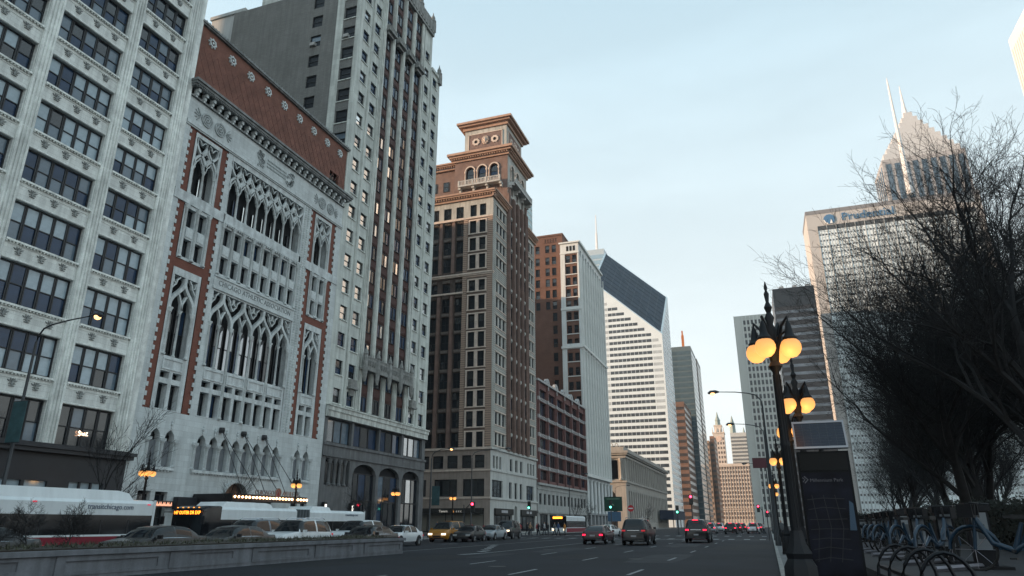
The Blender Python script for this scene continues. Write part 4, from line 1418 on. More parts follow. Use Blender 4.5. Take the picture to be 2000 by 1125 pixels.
# ---------------------------------------------------------------- low red loft building
b = Bld('red_loft_building', 'low red brick loft building with white spandrels and scalloped parapet', 'building', -40, 146)
F = b.face(FRONT, -40)
loft = M('loft_brick', (0.15, 0.072, 0.066), .85, var=.15, scale=.7, fine=.12)
wsp = M('white_spandrel', (0.40, 0.40, 0.40), .7, var=.3, scale=4)
Y0, Y1 = 127.0, 165.4
k = MB(); k.box(Y0, Y1, -25, -.6, 0, 27.6); b.add('block', k, F, loft)
pc = [128.0 + i * 6.28 for i in range(7)]
fl = [8.75, 11.45, 14.6, 17.5, 21.0, 24.5, 27.0]
ops = []
for i in range(6):
    for j in range(6):
        ops.append((pc[i] + .55, pc[i + 1] - .55, fl[j] + .75, fl[j + 1] - .12))
k = MB(); k.wall(Y0, Y1 + .3, 8.75, 28.2, ops, .45); b.add('wall', k, F, loft)
for o in ops:
    window(b, F, o[0], o[1], o[2], o[3], -.4, M('brown_frame', (0.05, 0.03, 0.03), .6), pick((g_dark, 4), (g_blue, 1)), fr=.12, cols=4, rows=1, bar=.14)
def spd():
    k = MB()
    for q in range(5):
        c = -2.05 + q * 1.02
        k.ribbon([(c + .32 * math.cos(t * PI / 4), .3 + .22 * math.sin(t * PI / 4)) for t in range(8)], .14, 0, .1, closed=True)
    k.box(-2.6, 2.6, 0, .08, -.05, .05)
    return k.mesh('spandrel', wsp)
for i in range(6):
    for j in range(1, 6):
        b.add('spandrel', cached('gsp', spd), F, u=(pc[i] + pc[i + 1]) / 2, v=fl[j] + .1)
def pierm():
    k = MB(); k.box(-.3, .3, 0, .3, 8.75, 28.5)
    return k.mesh('pier', loft)
for i, u in enumerate(pc):
    b.add('pier', cached('gp', pierm), F, u=u)
    for j in range(1, 6):
        b.add('pier_block', cached('gpb', lambda: MB().box(-.34, .34, 0, .36, 0, .7).mesh('pier_block', wsp)), F, u=u, v=fl[j])
k = MB(); k.box(Y0, Y1 + .3, 0, .45, 28.2, 28.6); b.add('coping', k, F, wsp)
def scal():
    k = MB(); n = 8
    pts = [(1.3 * math.cos(PI * t / n), 1.15 * math.sin(PI * t / n)) for t in range(n + 1)]
    k.prism(pts, -.3, .3); k.box(-.16, .16, .28, .45, -1.3, .6)
    return k.mesh('scallop', wsp)
for i in range(1, 6):
    b.add('scallop', cached('gsc', scal), F, u=pc[i], v=28.6)
lb = []
u = 128.2
while u < 164:
    lb.append((u, u + 1.6, 5.0, 7.0)); u += 2.9
lb2 = [(128 + i * 6.28 + .5, 128 + (i + 1) * 6.28 - .5, .3, 3.3) for i in range(6)]
gb = M('pale_loft_base', (0.36, 0.37, 0.36), .75, var=.12, scale=.7, streak=.15)
k = MB(); k.wall(Y0, Y1 + .3, 0, 8.75, lb + lb2, .35, back=1); b.add('base_wall', k, F, [gb, shadow_in])
for o in lb: window(b, F, o[0], o[1], o[2], o[3], -.3, framemat, pick((g_dark, 1)), fr=.1)
for o in lb2: window(b, F, o[0] + .02, o[1] - .02, o[2], o[3], -.3, framemat, pick((g_dark, 1)), fr=.12, cols=3, rows=1, name='shop_window')
k = MB(); k.box(Y0, Y1 + .3, 0, .4, 8.5, 8.9); k.box(Y0, Y1 + .3, 0, .2, 3.5, 3.9); k.box(Y0, Y1 + .3, 0, .12, 7.7, 7.9); b.add('string_course', k, F, gb)

# ---------------------------------------------------------------- white terracotta tower with brown brick flank
b = Bld('white_tower', 'slim white terracotta tower with vertical ribs and a brown brick flank', 'building', -40, 179)
F = b.face(FRONT, -40); S = b.face(SOUTH, 165.6)
wt = M('cream_white_terracotta', (0.64, 0.67, 0.66), .55, var=.07, scale=.3, streak=.12)
wt2 = M('white_rib', (0.68, 0.70, 0.68), .55, var=.07, scale=.4)
brn = M('brown_flank_brick', (0.17, 0.09, 0.066), .85, var=.12, scale=.4, fine=.12, brick=(.5, .15, .8, .015))
Y0, Y1, HT = 165.6, 193.4, 73.0
k = MB(); k.box(Y0 + .6, Y1 - .05, -4.9, -.6, 0, HT - .2); b.add('block', k, F, wt)
su = [(-43.55, -42.35), (-41.75, -40.6)]
stp = [69.2 - i * 3.15 for i in range(5)] + [53.4 - i * 3.55 for i in range(3)] + [42.6 - i * 3.7 for i in range(9)]
ops = [(a, c, t - 2.1, t) for (a, c) in su for t in stp if t > 12]
k = MB(); k.wall(-43.75, -40.4, 12, 69.6, ops, .3, w=-.12); b.add('brown_bay', k, S, brn)
k = MB(); k.wall(-45.0, -40.0, 0, HT, [(-43.75, -40.4, 54.9, 69.6), (-43.75, -40.4, 45.0, 53.7), (-43.75, -40.4, 12, 43.6)], .12); b.add('corner_pier', k, S, wt)
for o in ops: window(b, S, o[0], o[1], o[2], o[3], -.4, framemat, pick((g_side, 2), (g_dark, 1)), fr=.1)
k = MB(); k.box(-45.2, -39.8, 0, .25, 43.8, 44.4); k.box(-45.1, -39.8, 0, .15, 54.0, 54.6); k.box(-45.3, -39.7, -.2, .35, HT - .4, HT); k.box(-45.1, -39.9, 0, .12, 69.7, 70.0)
for t in stp: k.box(-43.7, -40.45, -.12, .02, t - 2.4, t - 2.2)
b.add('string_course', k, S, wt2)
for u in (-43.0, -42.1, -41.2):
    k = MB(); k.box(u - .3, u + .3, .01, .05, 70.4, 71.8); b.add('attic_opening', k, S, shadow_in)
# flank, set back
S2 = b.face(SOUTH, 168.0)
fo = []
for i, t in enumerate([73.8, 70.3, 67.1, 64.0, 60.8, 57.6]):
    for a in (-52.65, -49.85, -48.0): fo.append((a, a + 1.2, t - 2.2, t))
for t in (54.4, 50.9, 47.3, 43.6, 40, 36.4): fo.append((-48.0, -46.8, t - 2.3, t))
k = MB(); k.wall(-58, -45.0, 0, 76.5, fo, .3); b.add('flank_wall', k, S2, brn)
k = MB(); k.box(-58, -45.0, -20, -.5, 0, 76.4); k.box(-45.2, -44.9, -20, -.02, HT, 76.4); b.add('flank_block', k, S2, brn)
for o in fo: window(b, S2, o[0], o[1], o[2], o[3], -.28, framemat, pick((g_side, 3), (g_dark, 1)), fr=.1)
k = MB(); k.box(-58.2, -44.8, -20, .2, 76.4, 76.9); 
for i in range(5): k.box(-50.3 + i * .75, -49.9 + i * .75, 0, .12, 74.5, 75.8)
for o in fo: k.box(o[0] - .1, o[1] + .1, 0, .08, o[2] - .2, o[2])
b.add('flank_coping', k, S2, brn)
# ribbed east front
eo = []
for i in range(9):
    u = Y0 + 1.6 + i * 2.95
    for j in range(19):
        t = 16 + j * 3.05
        if t < 72: eo.append((u, u + 1.5, t - 2.0, t))
k = MB(); k.wall(Y0, Y1, 12.5, HT, eo, .3, back=1); b.add('wall', k, F, [wt, M('pale_window_recess', (0.13, 0.15, 0.16), .25, spec=.7)])
def wrib(): 
    return MB().box(-.42, .42, 0, .55, 13.0, 68.5).box(-.16, .16, .55, .7, 13.0, 70.5).mesh('rib', wt2)
for i in range(10):
    b.add('rib', cached('wr', wrib), F, u=Y0 + .75 + i * 2.95)
k = MB(); k.box(Y0 - .2, Y1 + .3, 0, .8, 43.9, 44.5); k.box(Y0, Y1 + .1, 0, .35, 43.3, 43.9); k.box(Y0, Y1 + .1, 0, .6, 12.3, 13.0); k.box(Y0 - .1, Y1 + .2, -.1, .5, HT - .5, HT + .1)
b.add('string_course', k, F, wt2)
k = MB(); bo = [(Y0 + 1.2 + i * 3.9, Y0 + 3.7 + i * 3.9, 4.5, 11.5) for i in range(7)] + [(Y0 + 1.2 + i * 3.9, Y0 + 3.9 + i * 3.9, .4, 3.6) for i in range(7)]
k.wall(Y0, Y1, 0, 12.3, bo, .5, back=1); b.add('base_wall', k, F, [M('grey_base', (0.30, 0.315, 0.325), .7, var=.12, scale=.5, streak=.2), g_dark])
for i in range(8):
    k = MB(); k.lathe((Y0 + .5 + i * 3.85, -.25, 0), [(.5, 4.0), (.42, 4.6), (.4, 11), (.55, 11.6)], 8); b.add('base_column', k, F, wt)
k = MB(); k.lathe((0, 0, 0), [(.06, 0), (.04, 5)], 5); k.box(.05, 1.9, -.02, .02, 3.4, 4.6)

# ---------------------------------------------------------------- neoclassical library hall
b = Bld('neoclassical_hall', 'long low neoclassical stone hall with pilasters and arched ground floor', 'building', -40, 260)
F = b.face(FRONT, -40); S = b.face(SOUTH, 217.0)
hs = M('hall_limestone', (0.36, 0.34, 0.31), .8, var=.1, scale=.3, streak=.15)
Y0, Y1 = 217.0, 311.0
k = MB(); k.box(Y0 + 1.0, Y1, -36, -1.0, 0, 22.5); b.add('block', k, F, hs)
n = 22; p = (Y1 - Y0 - 4) / n
ar = [(Y0 + 3 + i * p + .9, Y0 + 3 + (i + 1) * p - .9, 2.0, 11.5) for i in range(n)]
up = [(Y0 + 3 + i * p + .7, Y0 + 3 + (i + 1) * p - .7, 14.6, 20.3) for i in range(n)]
k = MB(); k.wall(Y0, Y1, 0, 22.6, ar + up, .9, back=1)
for o in ar: k.arch((o[0] + o[1]) / 2, (o[1] - o[0]) / 2, 10.2, 11.5, -.8, .003, rise=1.25)
b.add('wall', k, F, [hs, M('hall_glazing', (0.05, 0.055, 0.06), .3, var=.2, scale=.5)])
k = MB()
for i in range(n + 1):
    u = Y0 + 3 + i * p
    k.box(u - .45, u + .45, 0, .35, 14.3, 20.8); k.box(u - .55, u + .55, 0, .45, 20.3, 20.9); k.box(u - .55, u + .55, 0, .45, 14.2, 14.7)
b.add('pilaster', k, F, hs)
k = MB(); k.box(Y0 - .2, Y1 + .3, 0, .4, 13.6, 14.2); k.box(Y0 - .2, Y1 + .3, 0, .5, 20.9, 21.5); k.box(Y0 - .8, Y1 + .8, 0, 1.3, 22.3, 23.0); k.box(Y0 - .6, Y1 + .6, 0, .9, 21.8, 22.3); k.box(Y0, Y1, -1.2, -.2, 23.0, 24.3)
b.add('cornice', k, F, hs)
so = [(-44.8, -42.2, 14.6, 20.3), (-49.5, -46.8, 14.6, 20.3), (-54.2, -51.5, 14.6, 20.3), (-48.5, -43.0, .5, 11.5)]
k = MB(); k.wall(-76, -40, 0, 22.6, so, .9, back=1); k.arch(-45.75, 2.75, 8.8, 11.5, -.8, .003, rise=2.7); b.add('south_wall', k, S, [hs, shadow_in])
k = MB()
for u in (-41.2, -45.7, -50.5, -55): k.column(u, .3, 14.3, 20.8, .45)
b.add('column', k, S, hs, smooth=40)
k = MB(); k.box(-76, -39.6, 0, .4, 13.6, 14.2); k.box(-76, -39.6, 0, .5, 20.9, 21.5); k.box(-76, -38.7, 0, 1.3, 22.3, 23.0); k.box(-76, -39.1, 0, .9, 21.8, 22.3); k.box(-76, -41.2, -1.2, -.2, 23.0, 24.3)
for i in range(12): k.ribbon([(-60 + i * 1.6 + .45 * math.cos(t * PI / 4), 24.9 + .5 * math.sin(t * PI / 4)) for t in range(8)], .2, -.6, -.3, closed=True)
b.add('south_cornice', k, S, hs)
flagp = thing('flagpole', 'white flagpole with a drooping flag on the stone hall roof', 'flagpole', (-46, 219, 24.2))
k = MB(); k.lathe((0, 0, 0), [(.12, 0), (.07, 13), (.12, 13.1), (.02, 13.4)], 6); obj('pole', k, flagp, mats=M('white_paint', (.7, .7, .7), .5))
k = MB(); 
for j in range(5): k.quad((0.1, 12.6 - j * .5, 0), (1.0, 12.2 - j * .55, .2), (1.0, 11.65 - j * .55, .15), (.1, 12.1 - j * .5, 0), j % 2)
obj('flag', k, flagp, mats=[M('flag_red', (.35, .05, .06), .8), M('flag_white', (.5, .5, .55), .8)])

# ---------------------------------------------------------------- white banded tower with sliced diamond roof
b = Bld('diamond_roof_tower', 'white banded office tower with a sliced dark blue diamond-shaped roof', 'building', -57, 358)
S = b.face(SOUTH, 340.0); F = b.face(FRONT, -40.55)
wp = M('white_metal_panel', (0.70, 0.765, 0.785), .4, var=.05, scale=.2)
dia = M('diamond_glass', (0.020, 0.033, 0.054), .4, spec=.25, var=.3, scale=.25)
X0, X1, YA, YB = -75.0, -40.55, 340.0, 377.0
def zt(x, y): return 91.9 + (-(0.58) * (x - X1) + .518 * (y - YA)) / .6285
k = MB()
c = [(X0, YA), (X1, YA), (X1, YB), (X0, YB)]
vs = [(x, y, 0) for x, y in c] + [(x, y, zt(x, y)) for x, y in c]
k.add(vs, [(0, 1, 5, 4), (1, 2, 6, 5), (2, 3, 7, 6), (3, 0, 4, 7)])
obj('shell', k, b.root, (57, -358, 0), 0, wp)
# diamond: glass slab with rows of slats and a white rim
nrm = Vector((.58, -.518, .6285)).normalized()
k = MB()
q = [Vector((x, y, zt(x, y))) for x, y in c]
ce = sum(q, Vector()) / 4
ins = [ce + (p - ce) * .95 for p in q]
k.add([tuple(p) for p in q], [(0, 1, 2, 3)]); 
obj('roof_rim', k, b.root, (57, -358, 0), 0, wp)
k = MB(); a = [p + nrm * .25 for p in ins]; k.add([tuple(p) for p in a] + [tuple(p) for p in ins], [(0, 1, 2, 3), (0, 4, 5, 1), (1, 5, 6, 2), (2, 6, 7, 3), (3, 7, 4, 0)])
dobj = obj('diamond_roof', k, b.root, (57, -358, 0), 0, dia)
k = MB()
nr = 54
for i in range(1, nr):
    # horizontal slats: lines of constant height across the slope
    t = i / nr
    zz = 91.9 + (zt(X0, YB) - 91.9) * t
    pts = []
    for e in range(4):
        p0, p1 = a[e], a[(e + 1) % 4]
        if (p0.z - zz) * (p1.z - zz) < 0:
            pts.append(p0 + (p1 - p0) * ((zz - p0.z) / (p1.z - p0.z)))
    if len(pts) == 2:
        k.tube([tuple(pts[0]), tuple(pts[1])], .10, 4)
o = obj('roof_slats', k, dobj, mats=M('diamond_slat', (0.06, 0.08, 0.105), .5)); o['kind'] = 'stuff'
k = MB()
for i in range(1, 9):
    t = i / 9
    k.tube([tuple(a[0] + (a[1] - a[0]) * t + nrm * .08), tuple(a[3] + (a[2] - a[3]) * t + nrm * .08)], .1, 4)
    k.tube([tuple(a[0] + (a[3] - a[0]) * t + nrm * .08), tuple(a[1] + (a[2] - a[1]) * t + nrm * .08)], .1, 4)
o = obj('roof_grid', k, dobj, mats=M('diamond_slat', (0, 0, 0))); o['kind'] = 'stuff'
k = MB(); k.tube([tuple(a[1] + nrm * .1), tuple(a[3] + nrm * .1)], .3, 4); obj('roof_ridge', k, dobj, mats=M('diamond_slat', (0,0,0)))
bandg = M('band_window', (0.06, 0.075, 0.09), .2, spec=.5, var=.35, scale=.5)
bandp = M('painted_reflection_band', (0.42, 0.46, 0.48), .2, spec=.7, var=.15, scale=.4)  # pale colour stands in for the reflection on the outer window bands
z = 5.6
row = 0
while z < 122:
    xl, xr = (-71.0, -41.7) if z < 53 else (-67.5, -46.0)
    zlim = z + 2.0
    # clip to the slope on the south face
    xmax = X1 - (zlim + 3.5 - 91.9) * .6285 / .58 if zlim + 3.5 > 91.9 else 99
    xr2 = min(xr, xmax)
    if xr2 - xl > 3:
        def mkb(L=xr2 - xl):
            k = MB(); k.box(0, L, -.5, .02, 0, 1.55)
            return k.mesh('window_band', bandg)
        w1 = b.add('window_band', cached(('wb', round(xr2 - xl, 2)), mkb), S, u=xl, v=z)
        k = MB(); n = int((xr2 - xl) / 2.1)
        for i in range(1, n): k.box(i * 2.1 - .07, i * 2.1 + .07, .02, .07, 0, 1.55)
        obj('mullion', k, w1, mats=wp) if n > 1 else None
    if z >= 53:
        for (e0, e1) in ((-74.2, -67.8), (-45.6, -41.3)):
            e1b = min(e1, xmax)
            if e1b - e0 > 1:
                k = MB(); k.box(e0, e1b, -.3, .015, z, z + 1.5); b.add('side_band', k, S, bandp)
    if z < 112:
        y1 = YB - 1.5; y0 = YA + 1.2
        if zlim + 2 > 91.9: y0 = max(y0, YA + (zlim + 2.5 - 91.9) * .6285 / .518)
        if y1 - y0 > 3:
            def mke(L=y1 - y0):
                k = MB(); k.box(0, L, -.5, .02, 0, 1.55); return k.mesh('window_band', bandg)
            b.add('window_band', cached(('wbe', round(y1 - y0, 2)), mke), F, u=y0, v=z)
    z += 3.06
# ---------------------------------------------------------------- glimpsed towers behind
teal = M('teal_glass', (0.14, 0.24, 0.26), .2, metal=.3, var=.3, scale=.1)
bluegl = M('pale_blue_glass', (0.30, 0.42, 0.50), .15, metal=.3, var=.15, scale=.05)
def slab_tower(name, label, x0, x1, y0, y1, h, wallm, bandm, step=3.6, band=2.2, side='S', cat='tower', extra=None, vertical=0):
    b = Bld(name, label, cat, (x0 + x1) / 2, (y0 + y1) / 2)
    k = MB(); k.box(x0, x1, -y1, -y0, 0, h)
    obj('shaft', k, b.root, (-(x0 + x1) / 2, -(y0 + y1) / 2, 0), 0, wallm)
    if vertical:
        for f, a, c in ((b.face(SOUTH, y0), x0, x1), (b.face(WEST, x0), -y1, -y0), (b.face(FRONT, x1), y0, y1)):
            n = max(2, int((c - a) / vertical))
            pw = (c - a) / n
            def mk():
                k = MB(); k.box(pw * .25, pw * .75, 0, .08, 3, h - 3); return k.mesh('window_strip', bandm)
            for i in range(n):
                b.add('window_strip', cached((name, 'v', round(pw, 3), h), mk), f, u=a + i * pw)
    else:
        z = 4
        while z + band < h - 1:
            for f, a, c in ((b.face(SOUTH, y0), x0, x1), (b.face(WEST, x0), -y1, -y0), (b.face(FRONT, x1), y0, y1)):
                def mk(L=c - a):
                    k = MB(); k.box(.4, L - .4, 0, .08, 0, band); return k.mesh('window_band', bandm)
                b.add('window_band', cached((name, 'h', round(c - a, 3)), mk), f, u=a, v=z)
            z += step
    return b
slab_tower('teal_glass_tower', 'narrow teal glass tower glimpsed beside the italianate lantern tower', -136, -112.0, 330, 352, 181, M('teal_frame', (.30, .34, .34), .5), teal, 4, 2.8)
bt = slab_tower('pale_blue_tower', 'pale blue glass tower with a white mast behind the diamond roof', -112, -86, 430, 452, 179, M('pale_blue_frame', (.42, .50, .55), .4), bluegl, 4, 3)
k = MB(); k.lathe((-91.3, 433, 0), [(.9, 178.9), (.7, 192), (.4, 193), (.3, 206)], 6); obj('mast', k, bt.root, (-bt.x, -bt.y, 0), 0, M('white_paint', (.7, .7, .7)))
slab_tower('brown_narrow_tower', 'narrow brown brick tower beside the white banded tower', -60, -37.6, 392, 430, 66, M('brown_tower_brick', (.20, .12, .09), .85, var=.1, scale=.2), M('brown_tower_window', (.06, .05, .05), .3), 3.6, 1.6)
gt = slab_tower('glass_condo_tower', 'blue-grey glass condominium tower with an orange crane top', -62, -35.0, 436, 470, 108, M('condo_frame', (.11, .15, .165), .5), M('condo_glass', (.09, .14, .17), .15, metal=.2, var=.4, scale=.15), 3.4, 2.5)
k = MB(); k.box(-40.4, -38.9, -440, -438.5, 108, 116); k.box(-40.1, -39.2, -439.6, -438.8, 116, 119); obj('crane_mast', k, gt.root, (-gt.x, -gt.y, 0), 0, M('crane_orange', (.50, .16, .04), .6))
slab_tower('dark_slim_tower', 'slim dark tower rising behind the glass condominium', -60, -36.6, 500, 530, 114, M('dark_tower_wall', (.05, .05, .05), .5), M('dark_tower_glass', (.03, .04, .05), .15), 3.6, 2.0)
slab_tower('tan_office_block', 'tan brick office block before the ornate cream tower', -62, -39.8, 600, 640, 67, M('tan_brick_wall', (.40, .29, .22), .8, var=.1, scale=.1), M('tan_windows', (.12, .10, .09), .3), 4.2, 2.0, vertical=0)
slab_tower('russet_block', 'russet slab squeezed between the tan block and the ornate tower', -39.4, -36.0, 604, 640, 71, M('russet_wall', (.30, .17, .12), .8), M('tan_windows', (0, 0, 0)), 4.2, 2.0)
# ---------------------------------------------------------------- ornate cream tower closing the street
b = Bld('ornate_cream_tower', 'ornate cream terracotta building with clock tower closing the street', 'building', -27, 700)
S = b.face(SOUTH, 680); Wf = b.face(WEST, -41.6)
cr = M('cream_terracotta', (0.68, 0.60, 0.53), .6, var=.08, scale=.1)
crw = M('cream_window', (0.14, 0.11, 0.10), .3, var=.3, scale=.3)
k = MB(); k.box(-41.6, -9.8, -30, 0, 0, 53); b.add('main_block', k, S, cr)
n = 13; p = 31.0 / n
for i in range(n):
    for j in range(13):
        b.add('window', cached('wgw', lambda: MB().box(0, 1.25, 0, .1, 0, 2.2).mesh('window', crw)), S, u=-41.2 + i * p + .55, v=6 + j * 3.6)
k = MB()
for i in range(n + 1): k.box(-41.4 + i * p - .22, -41.4 + i * p + .22, 0, .35, 3, 53)
k.box(-42, -9.5, 0, .8, 51.5, 52.5); k.box(-42, -9.5, 0, .5, 14, 14.6); k.box(-41.8, -9.6, -1, .1, 53, 54.2)
b.add('pier', k, S, cr)
k = MB(); k.box(-41.2, -31.0, -14, -1, 53, 82); b.add('tower_stage', k, S, cr)
for i in range(4):
    for j in range(6):
        b.add('window', cached('wgw2', lambda: MB().box(0, 1.1, 0, .1, 0, 2.2).mesh('window', crw)), S, u=-40.4 + i * 2.4 + .4, v=55 + j * 4.2, w=-.95)
k = MB(); k.box(-41.7, -30.5, -14.5, -.5, 82, 83.2); k.box(-39.5, -32.7, -11, -2.5, 83.2, 89); k.box(-39.9, -32.3, -11.4, -2.1, 89, 90)
b.add('tower_cornice', k, S, cr)
k = MB(); k.lathe((-36.1, 7, 0), [(2.6, 90), (2.2, 94), (2.6, 94.5), (1.2, 98), (.2, 103)], 8); b.add('cupola', k, S, M('cupola_green', (.30, .36, .34), .6))
k = MB()
for u in (-41.2, -38, -34.4, -31.2): k.lathe((u, .6, 0), [(.5, 83), (.4, 85), (.05, 88)], 6)
b.add('pinnacle', k, S, cr)
k = MB(); k.prism([(-36.1 + 2.6 * math.cos(t * PI / 8), 77 + 2.6 * math.sin(t * PI / 8)) for t in range(16)], -1, -.8); b.add('clock_face', k, S, M('clock_face', (.75, .55, .45), .5))
b = slab_tower('white_grid_block', 'white concrete apartment block with dark grid behind the ornate cream tower', -27.8, -10.2, 740, 765, 89, M('white_concrete', (.52, .54, .53), .7), M('grid_window', (.16, .17, .18), .3), 3.6, 1.9)
k = MB(); k.lathe((-25.0, 745, 0), [(3.0, 89), (2.6, 96), (2.8, 96.4), (.1, 107)], 8); obj('turret', k, b.root, (-b.x, -b.y, 0), 0, MATS['cupola_green'])
k = MB(); k.lathe((-14.5, 745, 0), [(1.2, 89), (1, 91), (.05, 95)], 8); obj('turret', k, b.root, (-b.x, -b.y, 0), 0, MATS['cupola_green'])

# ---------------------------------------------------------------- right-hand towers
b = Bld('striped_slab_tower', 'pale slab tower with vertical window stripes and a blank grey end bay', 'tower', 3, 412)
S = b.face(SOUTH, 400); Wf = b.face(WEST, -6.6)
ps = M('pale_slab_stone', (0.50, 0.51, 0.48), .7, var=.05, scale=.1)
k = MB(); k.box(-6.6, 13.0, -26, 0, 0, 114.3); b.add('shaft', k, S, ps)
k = MB(); k.box(-425.8, -400.2, -.2, .12, 0, 114.5); b.add('dark_edge', k, Wf, M('dark_bronze', (.05, .05, .055), .5))
sw = M('slab_window', (0.055, 0.06, 0.068), .25)
for i in range(7):
    u = -1.7 + i * 2.05
    for j in range(28):
        b.add('window', cached('slw', lambda: MB().box(0, 1.15, 0, .08, 0, 2.5).mesh('window', sw)), S, u=u, v=5 + j * 3.85)
k = MB()
for i in range(8): k.box(-2.15 + i * 2.05 - .2, -2.15 + i * 2.05 + .2, 0, .5, 3, 114.3)
b.add('fin', k, S, M('white_fin', (.62, .64, .62), .6))
dt = slab_tower('dark_brown_tower', 'dark brown banded tower behind the globe street lamps', 16.0, 37.9, 402, 440, 129, M('dark_brown_panel', (.055, .045, .045), .6), M('brown_band_glass', (.17, .18, .20), .25, var=.4, scale=.15), 4.4, 1.6)
k = MB(); k.box(16.2, 37.7, -439, -401.8, 118, 128.9); obj('blank_crown', k, dt.root, (-dt.x, -dt.y, 0), 0, M('dark_crown', (.035, .037, .042), .6))
k = MB()
for x in (21, 28, 35): k.box(x - 1.2, x + 1.2, -406, -403, 129, 130.5)
obj('roof_unit', k, dt.root, (-dt.x, -dt.y, 0), 0, M('roof_unit', (.5, .45, .42), .7))
# aluminium and limestone slab with rooftop sign
b = Bld('sign_slab_tower', 'broad pale slab tower with a blue rooftop sign and tall white mast', 'tower', 92, 470)
S = b.face(SOUTH, 450); Wf = b.face(WEST, 44.0)
lm2 = M('slab_limestone', (0.46, 0.445, 0.43), .75, var=.06, scale=.08)
alu = M('aluminium_panel', (0.70, 0.77, 0.79), .4, var=.08, scale=.15)
k = MB(); k.box(44, 142, -34, 0, 0, 192); b.add('slab', k, S, lm2)
k = MB(); k.box(49.8, 138, 0, .25, 6, 180.2); b.add('curtain_wall', k, S, alu)
k = MB(); k.box(49.8, 138, 0, .2, 180.2, 183.4); top = b.add('louvre_band', k, S, M('dark_louvre', (.05, .055, .06), .5))
k = MB()
for i in range(16): k.box(49.8 + i * 5.5 - .15, 49.8 + i * 5.5 + .15, .2, .6, 6, 183.4)
for i in range(48): k.box(49.8 + i * 1.83 - .06, 49.8 + i * 1.83 + .06, .25, .4, 6, 180.2)
b.add('mullion', k, S, M('aluminium_mullion', (.38, .40, .40), .4))
pw = M('small_dark_window', (.10, .11, .12), .3)
cnt = 0
for j in range(22):
    for i in range(13):
        b.add('window', cached('prw', lambda: MB().box(0, .95, 0, .04, 0, 1.2).mesh('window', pw)), S, u=50.3 + i * 1.83 + .0, v=176.5 - j * 4.1, w=.26)
k = MB()
for j in range(42):
    for i in range(13, 48):
        k.box(50.3 + i * 1.83, 51.25 + i * 1.83, .255, .30, 176.5 - j * 4.1, 177.7 - j * 4.1)
for j in range(22, 42):
    for i in range(13):
        k.box(50.3 + i * 1.83, 51.25 + i * 1.83, .255, .30, 176.5 - j * 4.1, 177.7 - j * 4.1)
o = b.add('window_field', k, S, pw); o['kind'] = 'stuff'
k = MB(); k.box(43.8, 142.2, -34.2, .2, 192, 194.6); b.add('coping', k, S, M('grey_coping', (.20, .20, .21), .7))
sb = M('sign_blue', (0.06, 0.17, 0.32), .6)
k = MB(); k.prism([(57.5 + 3.4 * math.cos(t * PI / 10), 187.4 + 3.3 * math.sin(t * PI / 10)) for t in range(20)], 0, .5); em = b.add('sign_emblem', k, S, sb)
k = MB(); k.prism([(57.5, 184.2), (59.2, 184.3), (58.6, 187.6)], .5, .7); k.ribbon([(54.3, 187), (55, 185.2), (56.4, 184.3)], .6, .5, .7); b.add('emblem_mark', k, S, M('sign_white', (.8, .78, .74), .5))
b.add('lettering', text_mesh('Prudential', 7.6, sb, .25, align='LEFT', sx=.98), S, u=64.5, v=185.4, w=.3)
k = MB(); k.lathe((103, -12, 0), [(2.0, 192), (1.7, 205), (1.2, 225), (.8, 250), (.5, 272), (.1, 276)], 8); b.add('mast', k, S, M('white_paint', (.7, .7, .7)))
# spired tower
b = Bld('spired_tower', 'granite tower with a stepped pointed crown and white spire behind bare branches', 'tower', 140, 540)
S = b.face(SOUTH, 520); Wf = b.face(WEST, 108)
gr = M('pink_granite', (0.36, 0.355, 0.36), .6, var=.1, scale=.1); gg = M('spired_glass', (.10, .15, .20), .15, metal=.3, var=.3, scale=.1)
k = MB(); k.box(108, 162, -36, 0, 0, 258); b.add('shaft', k, S, gr)
for i in range(9):
    for f, a in ((S, 110.0 + i * 5.85), ):
        k = MB(); k.box(a, a + 3.4, 0, .3, 10, 254); b.add('window_strip', k, f, gg)
for i in range(5):
    k = MB(); k.box(-553 + i * 6.6, -550 + i * 6.6, 0, .3, 10, 254); b.add('window_strip', k, Wf, gg)
k = MB(); z = 258
for i in range(9):
    s = 1 - i / 9.5
    hw = 25 * s ** 1.15; hd = 17 * s
    k.box(135 - hw, 135 + hw, -18 - hd, -18 + hd, z, z + 5.0)
    z += 5.0
b.add('stepped_crown', k, S, M('white_crown', (.50, .51, .52), .6))
k = MB(); k.lathe((134, 18, 0), [(3.2, z - 12), (2.2, z), (1.2, z + 8), (.2, z + 26)], 8); b.add('spire', k, S, M('white_paint', (.7, .7, .7)))
# tall white monolith at the frame edge
b = Bld('white_monolith_tower', 'very tall sunlit white tower at the upper edge of the picture above the trees', 'tower', 238, 500)
S = b.face(SOUTH, 470); Wf = b.face(WEST, 209)
wm = M('white_granite', (0.72, 0.69, 0.66), .6, var=.05, scale=.05)
k = MB(); k.box(209, 269, -60, 0, 0, 346); b.add('shaft', k, S, wm)
mg = M('monolith_window', (0.46, 0.44, 0.42), .3)
for i in range(16):
    b.add('window_strip', cached('mos', lambda: MB().box(0, 1.5, 0, .15, 8, 336).mesh('window_strip', mg)), S, u=211.2 + i * 3.6)
    b.add('window_strip', cached('mos2', lambda: MB().box(0, 1.5, 0, .15, 8, 336).mesh('window_strip', mg)), Wf, u=-528 + i * 3.6)
